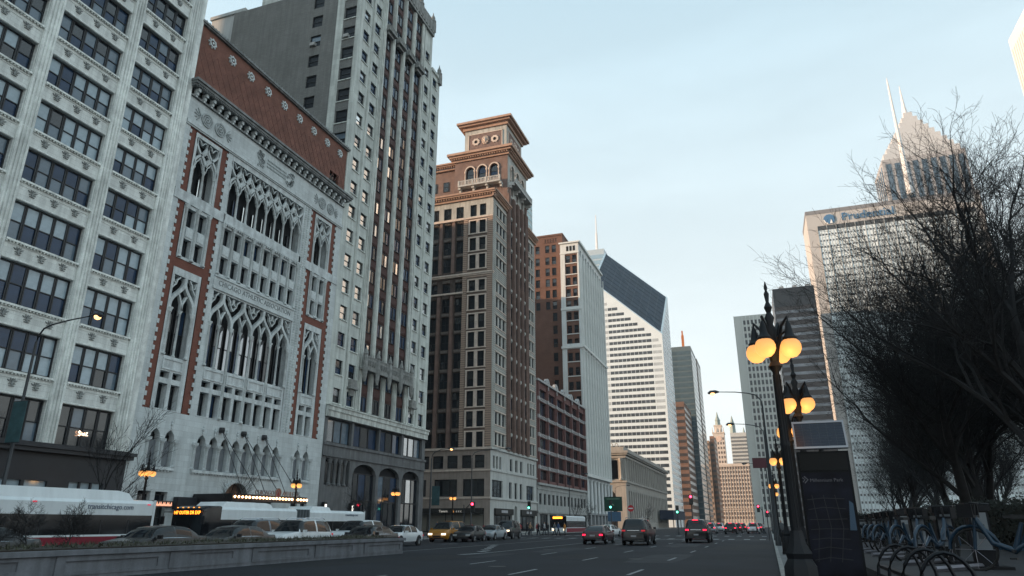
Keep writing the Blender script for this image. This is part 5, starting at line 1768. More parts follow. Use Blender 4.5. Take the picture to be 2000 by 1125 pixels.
# ---------------------------------------------------------------- street lamps
globe = M('lamp_globe', (.45, .20, .06), .4, emit=1.1, ecol=(1.0, .42, .11), var=0)
_n = globe.node_tree.nodes; _l = globe.node_tree.links
_tc = _n.new('ShaderNodeTexCoord'); _sp = _n.new('ShaderNodeSeparateXYZ'); _mr = _n.new('ShaderNodeMapRange')
_mr.inputs['From Min'].default_value = -.15; _mr.inputs['From Max'].default_value = .15; _mr.inputs['To Min'].default_value = 1.3; _mr.inputs['To Max'].default_value = .55
_l.new(_tc.outputs['Object'], _sp.inputs[0]); _l.new(_sp.outputs['Z'], _mr.inputs['Value']); _l.new(_mr.outputs['Result'], _n['Principled BSDF'].inputs['Emission Strength'])
lampm = M('lamp_iron', (0.009, 0.010, 0.013), .5, spec=.25, var=.2, scale=3)
def make_lamp():
    root = thing('globe_street_lamp', 'lamp', 'street lamp', group='ornate globe street lamps')
    k = MB()
    k.box(-.30, .30, -.30, .30, 0, .12); k.lathe((0, 0, 0), [(.28, .12), (.27, .7), (.2, .82), (.22, .9), (.14, 1.05), (.1, 1.25)], 8)
    obj('base', k, root, mats=lampm, smooth=30)
    k = MB(); k.lathe((0, 0, 0), [(.085, 1.25), (.075, 2.6), (.09, 2.65), (.068, 2.72), (.06, 3.9), (.12, 4.0), (.08, 4.08)], 10)
    for i in range(8):
        t = i * PI / 4
        k.tube([(.08 * math.cos(t), .08 * math.sin(t), 1.3), (.062 * math.cos(t), .062 * math.sin(t), 3.85)], .012, 4)
    obj('post', k, root, mats=lampm, smooth=40)
    pl = bpy.data.lights.new('globe_light', 'POINT'); pl.energy = 8; pl.color = (1.0, .55, .2); pl.shadow_soft_size = .2
    po = bpy.data.objects.new('globe_light', pl); COL.objects.link(po); po.parent = root; po.location = (0, -.5, 4.0)
    k = MB(); k.lathe((0, 0, 0), [(.08, 4.08), (.11, 4.3), (.07, 4.5), (.10, 4.66), (.055, 4.78), (.09, 4.9), (.04, 5.0), (.075, 5.1), (.03, 5.2), (.05, 5.36), (.02, 5.42), (.035, 5.48), (.008, 5.6)], 8)
    obj('finial', k, root, mats=lampm, smooth=40)
    for i in range(4):
        t = PI / 4 + i * PI / 2
        c, s_ = math.cos(t), math.sin(t)
        r = .32
        k = MB(); k.tube([(.07 * c, .07 * s_, 4.25), (.2 * c, .2 * s_, 4.72), (.32 * c, .32 * s_, 4.86), (r * c, r * s_, 4.72)], [.035, .03, .028, .03], 5)
        k.tube([(.08 * c, .08 * s_, 4.5), (.25 * c, .25 * s_, 4.6), (r * c, r * s_, 4.66)], .02, 4)
        k.lathe((r * c, r * s_, 0), [(.02, 4.78), (.045, 4.72), (.06, 4.64), (.075, 4.54), (.125, 4.47), (.12, 4.43)], 10)
        arm = obj('arm', k, root, mats=lampm, smooth=40)
        g = cached('globe', lambda: MB().lathe((0, 0, 0), [(.02, -.175), (.09, -.155), (.145, -.1), (.175, -.03), (.175, .045), (.15, .11), (.11, .15), (.05, .165)], 14).mesh('globe', globe, 80))
        obj('globe', g, arm, (r * c, r * s_, 4.29))
    return root
lamp0 = make_lamp()
used = [False]
def place_lamp(x, y, label, z=.15, rz=0.0):
    o = lamp0 if not used[0] else copy_tree(lamp0)
    used[0] = True
    o.location = (x, y, z); o.rotation_euler = (0, 0, rz)
    o['label'] = label
    return o
place_lamp(.40, 12.9, 'nearest black street lamp with a cluster of glowing globes beside the kerb', rz=.35)
place_lamp(1.02, 19.5, 'second globe street lamp along the near kerb, behind the solar panel kiosk', rz=.1)
place_lamp(.97, 25.4, 'third globe street lamp along the near kerb, mostly hidden by nearer posts')
place_lamp(.73, 37.4, 'fourth globe street lamp along the near kerb')
place_lamp(.66, 62.0, 'fifth globe street lamp along the near kerb')
place_lamp(.79, 79.0, 'most distant globe street lamp along the near kerb, close to the crossing')
place_lamp(-35.6, 33.6, 'globe street lamp before the red shop sign of the gothic clubhouse', rz=.2)
place_lamp(-35.6, 48.5, 'globe street lamp before the bulb-lit canopy of the gothic clubhouse', rz=.5)
place_lamp(-35.6, 65.0, 'globe street lamp before the limestone tower base', rz=.1)
place_lamp(-35.6, 79.2, 'globe street lamp at the corner opposite the dark awning', rz=.4)
# cobra-head lights
sodium = M('sodium_lamp', (1, .7, .35), .4, emit=2.2, ecol=(1.0, .52, .2), var=0)
greypole = M('painted_pole', (0.028, 0.031, 0.036), .5, var=.15)
def cobra(x, y, h, dx, dy, label, lit=True, low=False):
    root = thing('mast_arm_light', label, 'street light', (x, y, .15), group='mast arm street lights')
    L = math.hypot(dx, dy)
    k = MB(); k.lathe((0, 0, 0), [(.2, 0), (.18, .5), (.11, .6), (.06, h - .8)], 8); obj('pole', k, root, mats=greypole, smooth=40)
    k = MB(); ux, uy = dx / L, dy / L
    pts = [(0, 0, h - 1.0), (ux * .06, uy * .06, h - .5), (ux * .35, uy * .35, h - .12), (ux * .9, uy * .9, h + .05), (dx * .6, dy * .6, h + .18), (dx, dy, h + .26)]
    k.tube(pts, [.055, .05, .045, .04, .035, .03], 6); obj('arm', k, root, mats=greypole, smooth=60)
    k = MB(); hx, hy = dx + ux * .3, dy + uy * .3
    k.tube([(dx - ux * .05, dy - uy * .05, h + .26), (dx + ux * .2, dy + uy * .2, h + .28), (dx + ux * .55, dy + uy * .55, h + .25), (dx + ux * .75, dy + uy * .75, h + .2)], [.05, .13, .15, .05], 8); hd = obj('lamp_head', k, root, mats=greypole, smooth=60)
    k = MB(); k.lathe((dx + ux * .42, dy + uy * .42, h + .14), [(.03, -.13), (.12, -.09), (.17, 0), (.17, .06)], 10)
    obj('lens', k, hd, mats=sodium if lit else M('unlit_lens', (.4, .4, .38), .3), smooth=60)
    return root
cobra(-35.2, 24.7, 11.2, 3.6, 0, 'mast arm light glowing orange before the white terracotta office block')
cobra(-35.2, 72.2, 9.2, 1.9, .2, 'mast arm light beside the limestone tower corner')
cobra(-35.2, 84.0, 10.2, 4.6, 0, 'mast arm light on the corner across from the brown high-rise', lit=False)
cobra(.42, 52, 10.2, -2.9, 0, 'nearer of the two lit mast arm lights reaching over the lanes, by the near kerb')
cobra(.42, 70, 10.2, -2.6, 0, 'farther lit mast arm light reaching over the lanes, by the near kerb')
cobra(.42, 118, 10.2, -2.8, 0, 'small distant mast arm light before the striped slab tower', lit=False)
cobra(-35.2, 132, 10.2, 3.0, 0, 'mast arm light before the red loft building', lit=False)
cobra(-35.2, 176, 10.2, 3.0, 0, 'mast arm light before the ribbed white tower', lit=False)

# ---------------------------------------------------------------- traffic signals
sig_h = M('signal_housing', (.012, .013, .014), .5)
reds = M('signal_red', (1, .05, .05), .4, emit=9, ecol=(1.0, .03, .07), var=0)
greens = M('signal_green', (.1, 1, .6), .4, emit=5, ecol=(.12, 1.0, .62), var=0)
offl = M('signal_off', (.03, .03, .03), .3)
def signal(x, y, z, state, label, pole=True, arm=None, rz=0.0):
    root = thing('traffic_signal', label, 'traffic signal', (x, y, 0), rz, group='traffic signals at the crossings')
    if pole:
        k = MB(); k.lathe((0, 0, 0), [(.16, 0), (.14, .4), (.07, .5), (.06, z + .3)], 8); obj('pole', k, root, mats=greypole, smooth=40)
    hx = arm or 0
    if arm:
        k = MB(); k.tube([(0, 0, z - .4), (hx * .6, 0, z + .3), (hx, 0, z + .4)], [.06, .05, .04], 6); obj('arm', k, root, mats=greypole)
    k = MB(); k.box(hx - .2, hx + .2, .05, .3, z - .55, z + .55); k.box(hx - .24, hx + .24, .05, .08, z - .6, z + .6)
    hsg = obj('housing', k, root, mats=sig_h)
    for i, (zz, nm) in enumerate(((.35, 'red'), (0, 'amber'), (-.35, 'green'))):
        mt = reds if nm == 'red' and state == 'red' else greens if nm == 'green' and state == 'green' else offl
        k = MB(); k.prism([(hx + .14 * math.cos(t * PI / 6), z + zz + .14 * math.sin(t * PI / 6)) for t in range(12)], .3, .34); obj('lens', k, hsg, mats=mt)
    return root
signal(-34.0, 78.9, 3.4, 'red', 'red traffic signal on the near corner before the dark awning', arm=1.2)
signal(-33.9, 103.6, 4.2, 'green', 'green traffic signal on the far corner before the white shop fronts')
signal(-21.5, 103.8, 4.2, 'green', 'green traffic signal standing on the median beyond the crossing')
signal(-13.0, 112.0, 3.6, 'green', 'green traffic signal over the roof of the black sport utility vehicle')
signal(-8.9, 92, 4.4, 'red', 'red traffic signal at the corner of the dark van roof', pole=True)
signal(-.9, 128, 4.0, 'red', 'upper red traffic signal hanging near the kerb lamps', arm=-.6)
signal(.3, 150, 3.4, 'red', 'small red traffic signal farthest along the kerb', arm=-.5)
# ---------------------------------------------------------------- signs
def sign(x, y, z, w, h, col, label, name='road_sign', shape='rect', mark=None, pole=True, rz=0.0):
    root = thing(name, label, 'sign', (x, y, 0), rz)
    if pole:
        k = MB(); k.lathe((0, 0, 0), [(.04, 0), (.04, z + h / 2)], 6); obj('pole', k, root, mats=greypole)
    k = MB()
    if shape == 'disc': k.prism([(w / 2 * math.cos(t * PI / 10), z + w / 2 * math.sin(t * PI / 10)) for t in range(20)], .05, .08)
    else: k.box(-w / 2, w / 2, .05, .09, z - h / 2, z + h / 2)
    p = obj('panel', k, root, mats=M('sign_' + '_'.join('%02d' % int(c * 99) for c in col), col, .5))
    if mark: mark(p, z)
    return root
wh = M('sign_white_mark', (.75, .75, .75), .5)
def bar(p, z):
    k = MB(); k.box(-.3, .3, .081, .09, z - .07, z + .07); obj('white_bar', k, p, mats=wh)
def arrow(p, z):
    k = MB(); k.ribbon([(-.55, z + .35), (.1, z - .25)], .13, .09, .1); k.box(-1.1, 1.1, .09, .1, z + .75, z + .85); obj('arrow_mark', k, p, mats=M('sign_green_mark', (.20, .34, .24), .5))
sign(-24.2, 119, 4.7, 3.0, 2.3, (.006, .05, .032), 'green guide sign with a pale diagonal arrow above the median', mark=arrow)
sign(-23.9, 118, 2.7, 2.2, 1.5, (.06, .13, .22), 'blue panel sign below the green guide sign')
sign(-17.2, 96, 3.5, .85, .85, (.5, .02, .03), 'round red no-entry sign with white bar on the median', shape='disc', mark=bar)
sign(-.15, 75, 7.3, 1.6, 1.0, (.10, .02, .03), 'dark red banner panel hung beside the kerb lamps', name='street_banner')
bn = M('banner_teal', (.03, .075, .085), .7, var=.3, scale=2)
for (x, y, z, lab) in ((-35.0, 72.3, 4.5, 'teal banner on the light pole by the limestone tower'), (-35.0, 24.2, 6.3, 'teal banner hanging from the pole before the white office block')):
    root = thing('pole_banner', lab, 'banner', (x, y, z))
    k = MB(); k.box(-.05, .9, .0, .03, -1.0, 1.0); obj('cloth', k, root, mats=bn); k = MB(); k.tube([(-.1, 0, 1.02), (.95, 0, 1.02)], .02, 5); k.tube([(-.1, 0, -1.02), (.95, 0, -1.02)], .02, 5); obj('rod', k, root, mats=greypole)
# blue hoarding and marquee far along the left pavement
root = thing('blue_canopy', 'dark blue canopy along the pavement before the stone hall', 'canopy', (-37, 300, 0))
k = MB(); k.box(-2.2, 3.0, -20, 20, 3.2, 6.6); obj('fascia', k, root, mats=M('navy_panel', (.012, .022, .05), .6))
k = MB(); 
for q in (-18, -6, 6, 18): k.box(2.4, 2.7, q - .15, q + .15, .15, 3.2)
obj('post', k, root, mats=greypole)
# ---------------------------------------------------------------- solar map kiosk
root = thing('map_kiosk', 'dark map kiosk with a tilted solar panel on top beside the nearest lamp', 'kiosk', (1.05, 14.2, .15))
k = MB(); k.box(-.44, .44, -.09, .09, .12, 2.62); k.box(-.5, .5, -.2, .2, 0, .12); obj('cabinet', k, root, mats=M('kiosk_dark', (.005, .006, .008), .5, spec=.15, var=.2))
k = MB(); k.box(-.40, .40, .09, .1, 2.28, 2.58); obj('header_panel', k, root, mats=M('kiosk_grey', (.011, .012, .013), .5, spec=.15))
k = MB(); k.box(-.40, .40, .09, .1, .5, 2.24); mp = obj('map_board', k, root, mats=M('map_print', (.007, .008, .015), .5, spec=.15, var=.6, scale=3))
obj('lettering', text_mesh('Millennium Park', .085, M('map_text', (.10, .10, .12), .5), .003, align='LEFT'), mp, (-.27, -.105, 2.08))
k = MB(); k.ribbon([(-.36, 2.06), (-.30, 2.12), (-.36, 2.18)], .02, .1, .106); k.ribbon([(-.39, 2.08), (-.35, 2.12), (-.39, 2.16)], .015, .1, .106); obj('map_symbol', k, mp, mats=MATS['map_text'])
k = MB()
rm_ = random.Random(6)
for i in range(7): k.ribbon([(-.36, .75 + i * .17), (-.1, .78 + i * .17 + rm_.uniform(-.03, .03)), (.26, .76 + i * .17)], .012, .1, .103)
for i in range(3): k.ribbon([(-.3 + i * .19, .72), (-.22 + i * .2, 1.3), (-.27 + i * .19, 1.85)], .01, .1, .1035)
obj('map_line', k, mp, mats=M('map_line', (.012, .013, .017), .6))
k = MB(); k.prism([(.28, 1.25), (.39, 1.25), (.39, 1.7), (.33, 1.75)], .1, .104); obj('map_lake', k, mp, mats=M('map_blue', (.02, .06, .11), .4))
pv = M('solar_cell', (.010, .013, .028), .2, spec=.5, var=.2, scale=4)
k = MB(); k.tube([(0, 0, 2.6), (0, 0, 2.85)], .05, 6); obj('panel_post', k, root, mats=greypole)
k = MB(); k.box(-.43, .43, -.02, .02, -.26, .26); pan = obj('solar_panel', k, root, (0, -.02, 2.92), mats=pv); pan.rotation_euler = (R(-22), 0, 0)
k = MB()
for (a, c, d, e) in ((-.45, .45, .24, .28), (-.45, .45, -.28, -.24), (-.45, -.42, -.24, .24), (.42, .45, -.24, .24)): k.box(a, c, -.025, .03, d, e)
obj('panel_frame', k, pan, mats=M('silver_frame', (.30, .31, .34), .4, metal=.3))
k = MB()
for i in range(1, 9): k.box(-.42, .42, .02, .022, -.24 + i * .054, -.237 + i * .054)
for i in range(1, 6): k.box(-.42 + i * .14, -.417 + i * .14, .02, .022, -.24, .24)
obj('cell_line', k, pan, mats=M('cell_line', (.05, .055, .07), .4))
# ---------------------------------------------------------------- bike share docks and bikes on the plaza
dockm = M('dock_dark', (.010, .011, .014), .5, spec=.2, var=.15); railm = M('dock_rail_steel', (.30, .30, .34), .35, metal=.7); labm = M('dock_label', (.16, .18, .20), .5, var=.1)
docks = [(3.55, 15.2), (3.4, 17.2), (3.25, 19.2), (3.33, 21.2), (3.40, 23.2), (3.48, 25.2), (3.55, 27.3), (3.65, 29.4), (3.75, 31.5), (3.9, 35.7)]
DN = ['nearest bike dock post with a pale label strip and steel rail', 'second bike dock post along the plaza edge', 'third bike dock post along the plaza edge', 'fourth bike dock post along the plaza edge', 'fifth bike dock post along the plaza edge', 'sixth bike dock post along the plaza edge', 'seventh bike dock post along the plaza edge', 'eighth bike dock post along the plaza edge', 'ninth bike dock post along the plaza edge', 'farthest bike dock post along the plaza edge']
for i, (x, y) in enumerate(docks):
    root = thing('bike_dock', DN[i], 'bike dock', (x, y, .75), group='bike share docks on the plaza')
    k = MB(); k.box(-.16, .16, -.12, .12, .05, .98); k.box(-.2, .2, -.14, .16, .98, 1.12); k.box(-.35, .35, -.3, .3, 0, .05); obj('post', k, root, mats=dockm)
    k = MB(); k.box(-.12, .12, .12, .13, .32, .95); lb_ = obj('label_strip', k, root, mats=labm)
    k = MB(); k.box(-.06, .06, .13, .133, .5, .75); obj('label_print', k, lb_, mats=M('label_print', (.05, .06, .07), .5))
    k = MB(); k.tube([(-.1, -.1, .06), (-.55, -.75, .06), (-1.05, -1.3, .05)], .045, 6); obj('rail', k, root, mats=railm)
bluef = M('bike_blue', (.010, .032, .06), .4, var=.1)
tyre_m = M('tyre_rubber', (.012, .012, .013), .8)
def make_bike(label, x, y, rz):
    root = thing('share_bike', label, 'bicycle', (x, y, .75), rz, group='parked share bikes')
    for yy in (-.54, .54):
        k = MB(); k.tube([(0, yy + .33 * math.cos(t * PI / 12), .34 + .33 * math.sin(t * PI / 12)) for t in range(25)], .026, 5, cap=False); wl_ = obj('wheel', k, root, mats=tyre_m, smooth=60)
        k = MB()
        for t in range(8): k.tube([(0, yy, .34), (0, yy + .31 * math.cos(t * PI / 4), .34 + .31 * math.sin(t * PI / 4))], .004, 3)
        obj('spokes', k, wl_, mats=railm)
        k = MB(); k.tube([(0, yy + .385 * math.cos(t * PI / 10), .34 + .385 * math.sin(t * PI / 10)) for t in range(0, 11)], .032, 6); obj('mudguard', k, root, mats=bluef, smooth=60)
    k = MB(); k.tube([(0, .45, .86), (0, .25, .45), (0, -.05, .33), (0, -.3, .5), (0, -.54, .34)], [.04, .05, .055, .035, .02], 8); k.tube([(0, -.05, .33), (0, -.22, .78)], [.05, .03], 6); k.tube([(0, .45, .9), (0, .54, .34)], [.035, .03], 6)
    obj('frame', k, root, mats=bluef, smooth=60)
    k = MB(); k.tube([(0, .45, .86), (0, .42, 1.08)], .02, 6); k.tube([(-.3, .28, 1.08), (-.22, .42, 1.1), (.22, .42, 1.1), (.3, .28, 1.08)], .016, 6); obj('handlebar', k, root, mats=black_metal)
    k = MB(); k.box(-.09, .09, .1, .34, .84, .9); k.box(-.04, .04, -.02, .1, .85, .89); obj('saddle', k, root, mats=black_metal)
    k = MB(); k.box(-.16, .16, -.66, -.42, .86, .9); k.box(-.16, -.14, -.66, -.42, .9, 1.08); k.box(.14, .16, -.66, -.42, .9, 1.08); obj('basket', k, root, mats=dockm)
    k = MB(); k.tube([(-.12, -.05, .33), (.12, -.05, .33)], .03, 6); k.box(-.2, -.11, -.0, .1, .2, .23); k.box(.11, .2, -.0, .1, .43, .46); obj('pedal', k, root, mats=black_metal)
    return root
make_bike('blue share bike with solid mudguards at the nearest dock', 3.75, 14.3, R(60))
make_bike('blue share bike at the second dock', 3.1, 16.5, R(-35))
make_bike('blue share bike at the third dock', 2.95, 18.5, R(-35))
make_bike('blue share bike at the fifth dock', 3.1, 22.5, R(-35))
make_bike('blue share bike at the sixth dock', 3.2, 24.5, R(-35))
make_bike('blue share bike at the seventh dock', 3.3, 26.6, R(-35))
make_bike('blue share bike at the ninth dock', 3.5, 30.8, R(-35))
rack = thing('bike_rack', 'dark looped metal bike rack at the plaza edge', 'bike rack', (1.85, 11.8, .75))
k = MB(); k.box(-.05, .05, -3.2, 3.2, 0, .05); obj('rail', k, rack, mats=dockm)
for i in range(4):
    k = MB(); k.tube([(.0 + .3 * math.cos(t * PI / 10) - .05, -2.4 + i * 1.1, .45 * math.sin(t * PI / 10)) for t in range(11)], .024, 6); obj('hoop', k, rack, mats=dockm, smooth=60)
# ---------------------------------------------------------------- vehicles
carglass = M('car_glass', (.008, .010, .013), .05, spec=.45, ior=1.5, var=0)
chrome = M('chrome_trim', (.55, .57, .6), .2, metal=.9, var=.05)
rimm = M('wheel_rim', (.22, .23, .24), .35, metal=.7)
tailr = M('tail_light', (.6, .01, .03), .3, emit=2.6, ecol=(1.0, .012, .05), var=0)
taild = M('tail_light_dim', (.25, .01, .02), .3, emit=.3, ecol=(1, .03, .05), var=0)
headw = M('head_light', (.9, .88, .8), .2, emit=1.6, ecol=(1.0, .80, .52), var=0)
headd = M('head_light_off', (.35, .37, .38), .15)
platem = M('number_plate', (.30, .30, .32), .5)
def paintm(name, col): return M('car_paint_' + name, col, .32, metal=.0, spec=.4, var=.05, coat=.35)
def ringsec(hw, z0, z1, n=0):
    """closed half-symmetric body section in (x,z)"""
    h = z1 - z0
    pts = [(hw * .88, z0), (hw * .97, z0 + .12 * h), (hw, z0 + .45 * h), (hw * .985, z0 + .72 * h), (hw * .92, z0 + .95 * h), (hw * .80, z1)]
    return pts + [(-x, z) for x, z in pts[::-1]]
def loft(k, secs, m=0, caps=True):
    k0 = len(k.v); n = len(secs[0][1])
    for y, pts in secs:
        for x, z in pts: k.v.append((x, y, z))
    for i in range(len(secs) - 1):
        for j in range(n):
            a = k0 + i * n + j; b_ = k0 + i * n + (j + 1) % n
            k.f.append([a, a + n, b_ + n, b_]); k.m.append(m)
    if caps:
        k.f.append([k0 + j for j in range(n)]); k.m.append(m)
        k.f.append([k0 + (len(secs) - 1) * n + j for j in range(n)][::-1]); k.m.append(m)
SPEC = {
 'sedan': dict(L=4.75, W=.92, belt=.93, top=1.44, wb=1.40, hood=(2.37, .62, .80), cab=(1.05, .35, -.95, -1.75), tail=(-2.37, .72, .98), wr=.33),
 'suv': dict(L=4.75, W=.95, belt=1.08, top=1.76, wb=1.36, hood=(2.37, .75, 1.0), cab=(1.05, .45, -1.75, -2.25), tail=(-2.37, .95, 1.08), wr=.37),
 'bigsuv': dict(L=5.2, W=1.0, belt=1.16, top=1.92, wb=1.48, hood=(2.6, .88, 1.14), cab=(1.15, .6, -2.1, -2.5), tail=(-2.6, 1.05, 1.16), wr=.40),
 'minivan': dict(L=4.9, W=.97, belt=1.05, top=1.78, wb=1.45, hood=(2.45, .7, .98), cab=(1.55, .6, -1.95, -2.35), tail=(-2.45, .98, 1.05), wr=.34),
}
def make_car(label, kind, col, x, y, rz, heads=False, tails=False, group=None, rack=False, z=0.0, cat='car', name='parked_car'):
    s = SPEC[kind]
    root = thing(name, label, cat, (x, y, z), rz, group)
    W, belt, top, L = s['W'], s['belt'], s['top'], s['L'] / 2
    pm = col
    hy, hz0, hz1 = s['hood']; ty, tz0, tz1 = s['tail']
    c0, c1, c2, c3 = s['cab']
    ck = ('carbody', kind)
    if ck not in CACHE:
        def lerp(a, b_, t): return a + (b_ - a) * t
        def sm(t): return t * t * (3 - 2 * t)
        ys = [-L, -L + .05, -L + .16, -L + .38]
        if c3 + .08 > ys[-1]: ys += [lerp(ys[-1], c3, .5)]
        ys += [c3, lerp(c3, c2, .33), lerp(c3, c2, .66), lerp(c3, c2, .9), lerp(c2, c1, .12), lerp(c2, c1, .36), lerp(c2, c1, .47), lerp(c2, c1, .53), lerp(c2, c1, .78), lerp(c1, c0, .0), lerp(c1, c0, .2), lerp(c1, c0, .5), lerp(c1, c0, .8), c0,
               lerp(c0, hy - .3, .4), lerp(c0, hy - .3, .8), hy - .24, hy - .1, hy - .02]
        ys = sorted(set(round(y_, 4) for y_ in ys))
        def beltz(y_):
            if y_ < c3: return lerp(tz1, belt, min(1, max(0, (y_ + L) / max(.2, c3 + L)))) - .22 * max(0, 1 - (y_ + L) / .14) ** 2
            if y_ > c0:
                t = (y_ - c0) / (hy - c0); return lerp(belt - .01, hz1 - .02, sm(min(1, t * 1.1))) - .26 * max(0, (t - .78) / .22) ** 2
            return belt
        def roofz(y_):
            if y_ <= c3 or y_ >= c0: return beltz(y_) + .03
            if y_ < c2:
                t = (y_ - c3) / (c2 - c3); return belt + (top - .05 - belt) * math.sin(t * PI / 2) ** (.9 if kind == 'sedan' else .6)
            if y_ > c1:
                t = (c0 - y_) / (c0 - c1); return belt + (top - .04 - belt) * math.sin(t * PI / 2) ** .95
            t = (y_ - c2) / (c1 - c2); return top - .045 + .045 * math.sin(PI * t)
        def hw(y_):
            d = min(y_ + L, hy - y_)
            return W * (1 - .22 * max(0, 1 - d / .55) ** 2.2)
        def z0(y_):
            d = min(y_ + L, hy - y_)
            return .24 + .14 * max(0, 1 - d / .45) ** 1.5
        body = MB(); gl = MB()
        secs = []
        for y_ in ys:
            w_, zb_, zr_, zl = hw(y_), beltz(y_), roofz(y_), z0(y_)
            h_ = zr_ - zb_
            half = [(.86 * w_, zl), (.965 * w_, zl + .08), (w_, lerp(zl, zb_, .45)), (.99 * w_, lerp(zl, zb_, .78)), (.93 * w_, zb_)]
            inw = .20 * min(1, h_ / .5)
            half += [((.92 - inw * .45) * w_, zb_ + .5 * h_), ((.90 - inw) * w_, zb_ + .9 * h_), ((.80 - inw) * w_, zb_ + .985 * h_), (.3 * w_, zr_ + .01)]
            secs.append(half + [(-x_, z_) for x_, z_ in half[::-1]])
        n_ = len(secs[0])
        mid = lerp(c2, c1, .5)
        for i in range(len(ys) - 1):
            ym = (ys[i] + ys[i + 1]) / 2
            for j in range(n_ - 1):
                jj = j if j < n_ // 2 else n_ - 2 - j
                top_seg = 7 <= jj or j == n_ // 2 - 1
                side = jj in (4, 5)
                glass = False
                if c1 < ym < c0: glass = (jj >= 6 and ym > lerp(c1, c0, .08)) or (side and ym < lerp(c1, c0, .75))
                elif c2 < ym < c1: glass = side and abs(ym - mid) > .1 * (c1 - c2) / 2
                elif c3 < ym < c2: glass = (jj >= 7 and ym < lerp(c3, c2, .92)) or (side and ym > lerp(c3, c2, .5) and kind != 'sedan') or (side and kind == 'sedan' and ym > lerp(c3, c2, .75))
                t_ = gl if glass else body
                q = [(secs[i][j][0], ys[i], secs[i][j][1]), (secs[i + 1][j][0], ys[i + 1], secs[i + 1][j][1]), (secs[i + 1][j + 1][0], ys[i + 1], secs[i + 1][j + 1][1]), (secs[i][j + 1][0], ys[i], secs[i][j + 1][1])]
                t_.add(q, [(0, 1, 2, 3)])
        for i, rev in ((0, False), (len(ys) - 1, True)):
            vs_ = [(x_, ys[i], z_) for x_, z_ in secs[i]]
            body.add(vs_, [tuple(range(len(vs_)))[::-1 if rev else 1]])
        body.add([(-.8 * W, -L + .3, .25), (.8 * W, -L + .3, .25), (.8 * W, hy - .3, .25), (-.8 * W, hy - .3, .25)], [(0, 1, 2, 3)])
        def weld(mb):
            key = {}; nv = []; rm = []
            for v_ in mb.v:
                q = tuple(round(c_, 4) for c_ in v_)
                if q not in key: key[q] = len(nv); nv.append(v_)
                rm.append(key[q])
            mb.v = nv; mb.f = [list(dict.fromkeys(rm[i] for i in f)) for f in mb.f]
            keep = [i for i, f in enumerate(mb.f) if len(f) > 2]
            mb.f = [mb.f[i] for i in keep]; mb.m = [mb.m[i] for i in keep]
        weld(body); weld(gl)
        CACHE[ck] = (body, gl)
    body, gl = CACHE[ck]
    bmesh_ = cached(('carmesh', kind, pm.name), lambda: body.mesh('body', pm, 38))
    gmesh_ = cached(('carglass', kind), lambda: gl.mesh('glazing', carglass, 50))
    obj('body', bmesh_, root)
    obj('glazing', gmesh_, root)
    if rack:
        k = MB()
        for sx in (-1, 1): k.tube([(sx * W * .62, c1 - .1, top), (sx * W * .62, c1 - .3, top + .07), (sx * W * .62, c2 + .2, top + .07), (sx * W * .62, c2 + .05, top)], .025, 5)
        obj('roof_rail', k, root, mats=chrome)
    for sx in (-1, 1):
        k = MB(); k.tube([(sx * (W * .905), c0 - .05, belt), (sx * (W * .93), 0, belt + .01), (sx * W * .905, c3 + .05, belt)], .015, 4); obj('belt_trim', k, root, mats=chrome if kind != 'bigsuv' else black_metal)
        k = MB(); k.box(sx * W * 1.0 - .0 if sx > 0 else -W * 1.0 - .2, sx * W * 1.0 + .2 if sx > 0 else -W, -(c0 - .22), -(c0 - .34), belt - .02, belt + .13); obj('mirror', k, root, mats=pm)
        for yy in (-s['wb'], s['wb']):
            r = s['wr']
            k = MB()
            prof = [(r * .62, -.1), (r * .95, -.1), (r, -.06), (r, .06), (r * .95, .1), (r * .62, .1)]
            kk = len(k.v)
            for (rr, xx) in prof:
                for j in range(18):
                    t = 2 * PI * j / 18; k.v.append((sx * (W - .075) + xx, yy + rr * math.cos(t), r + rr * math.sin(t)))
            for i in range(5):
                for j in range(18):
                    a = kk + i * 18 + j; b_ = kk + i * 18 + (j + 1) % 18
                    k.f.append([a, b_, b_ + 18, a + 18]); k.m.append(0)
            wl_ = obj('wheel', k, root, mats=tyre_m, smooth=40)
            k = MB()
            for j in range(5):
                t = 2 * PI * j / 5
                k.tube([(sx * (W + .03), yy, r), (sx * (W + .03), yy + r * .6 * math.cos(t), r + r * .6 * math.sin(t))], .045, 4)
            k.tube([(sx * (W - .05), yy, r), (sx * (W + .015), yy, r)], r * .62, 14)
            obj('rim', k, wl_, mats=rimm)
            k = MB(); k.tube([(sx * (W - .10), yy, r + .02), (sx * (W + .004), yy, r + .02)], r + .075, 20); obj('wheel_arch', k, root, mats=black_metal)
        zt = (hz0 + hz1) / 2
        k = MB(); k.box(sx * W * .45 if sx > 0 else -W * .86, sx * W * .86 if sx > 0 else -W * .45, -(hy + .0), -(hy - .35), hz0 - .1, hz0 + .06); obj('headlight', k, root, mats=headw if heads else headd)
        k = MB(); k.box(sx * W * .6 if sx > 0 else -W * .87, sx * W * .87 if sx > 0 else -W * .6, L + .005 if True else 0, L - .28, tz0 - .06, tz0 + .05); obj('tail_light', k, root, mats=tailr if tails else taild)
    k = MB(); k.box(-W * .4, W * .4, -(hy + .02), -(hy - .1), .45, hz0 - .14); k.box(-W * .7, W * .7, -(hy + .03), -(hy - .1), .3, .4); obj('grille', k, root, mats=black_metal)
    k = MB(); k.box(-W * .82, W * .82, L - .02, L + .03, .36, .52); obj('rear_bumper', k, root, mats=black_metal)
    k = MB(); k.box(-.2, .2, L + .01, L + .03, .6, .72); obj('number_plate', k, root, mats=platem)
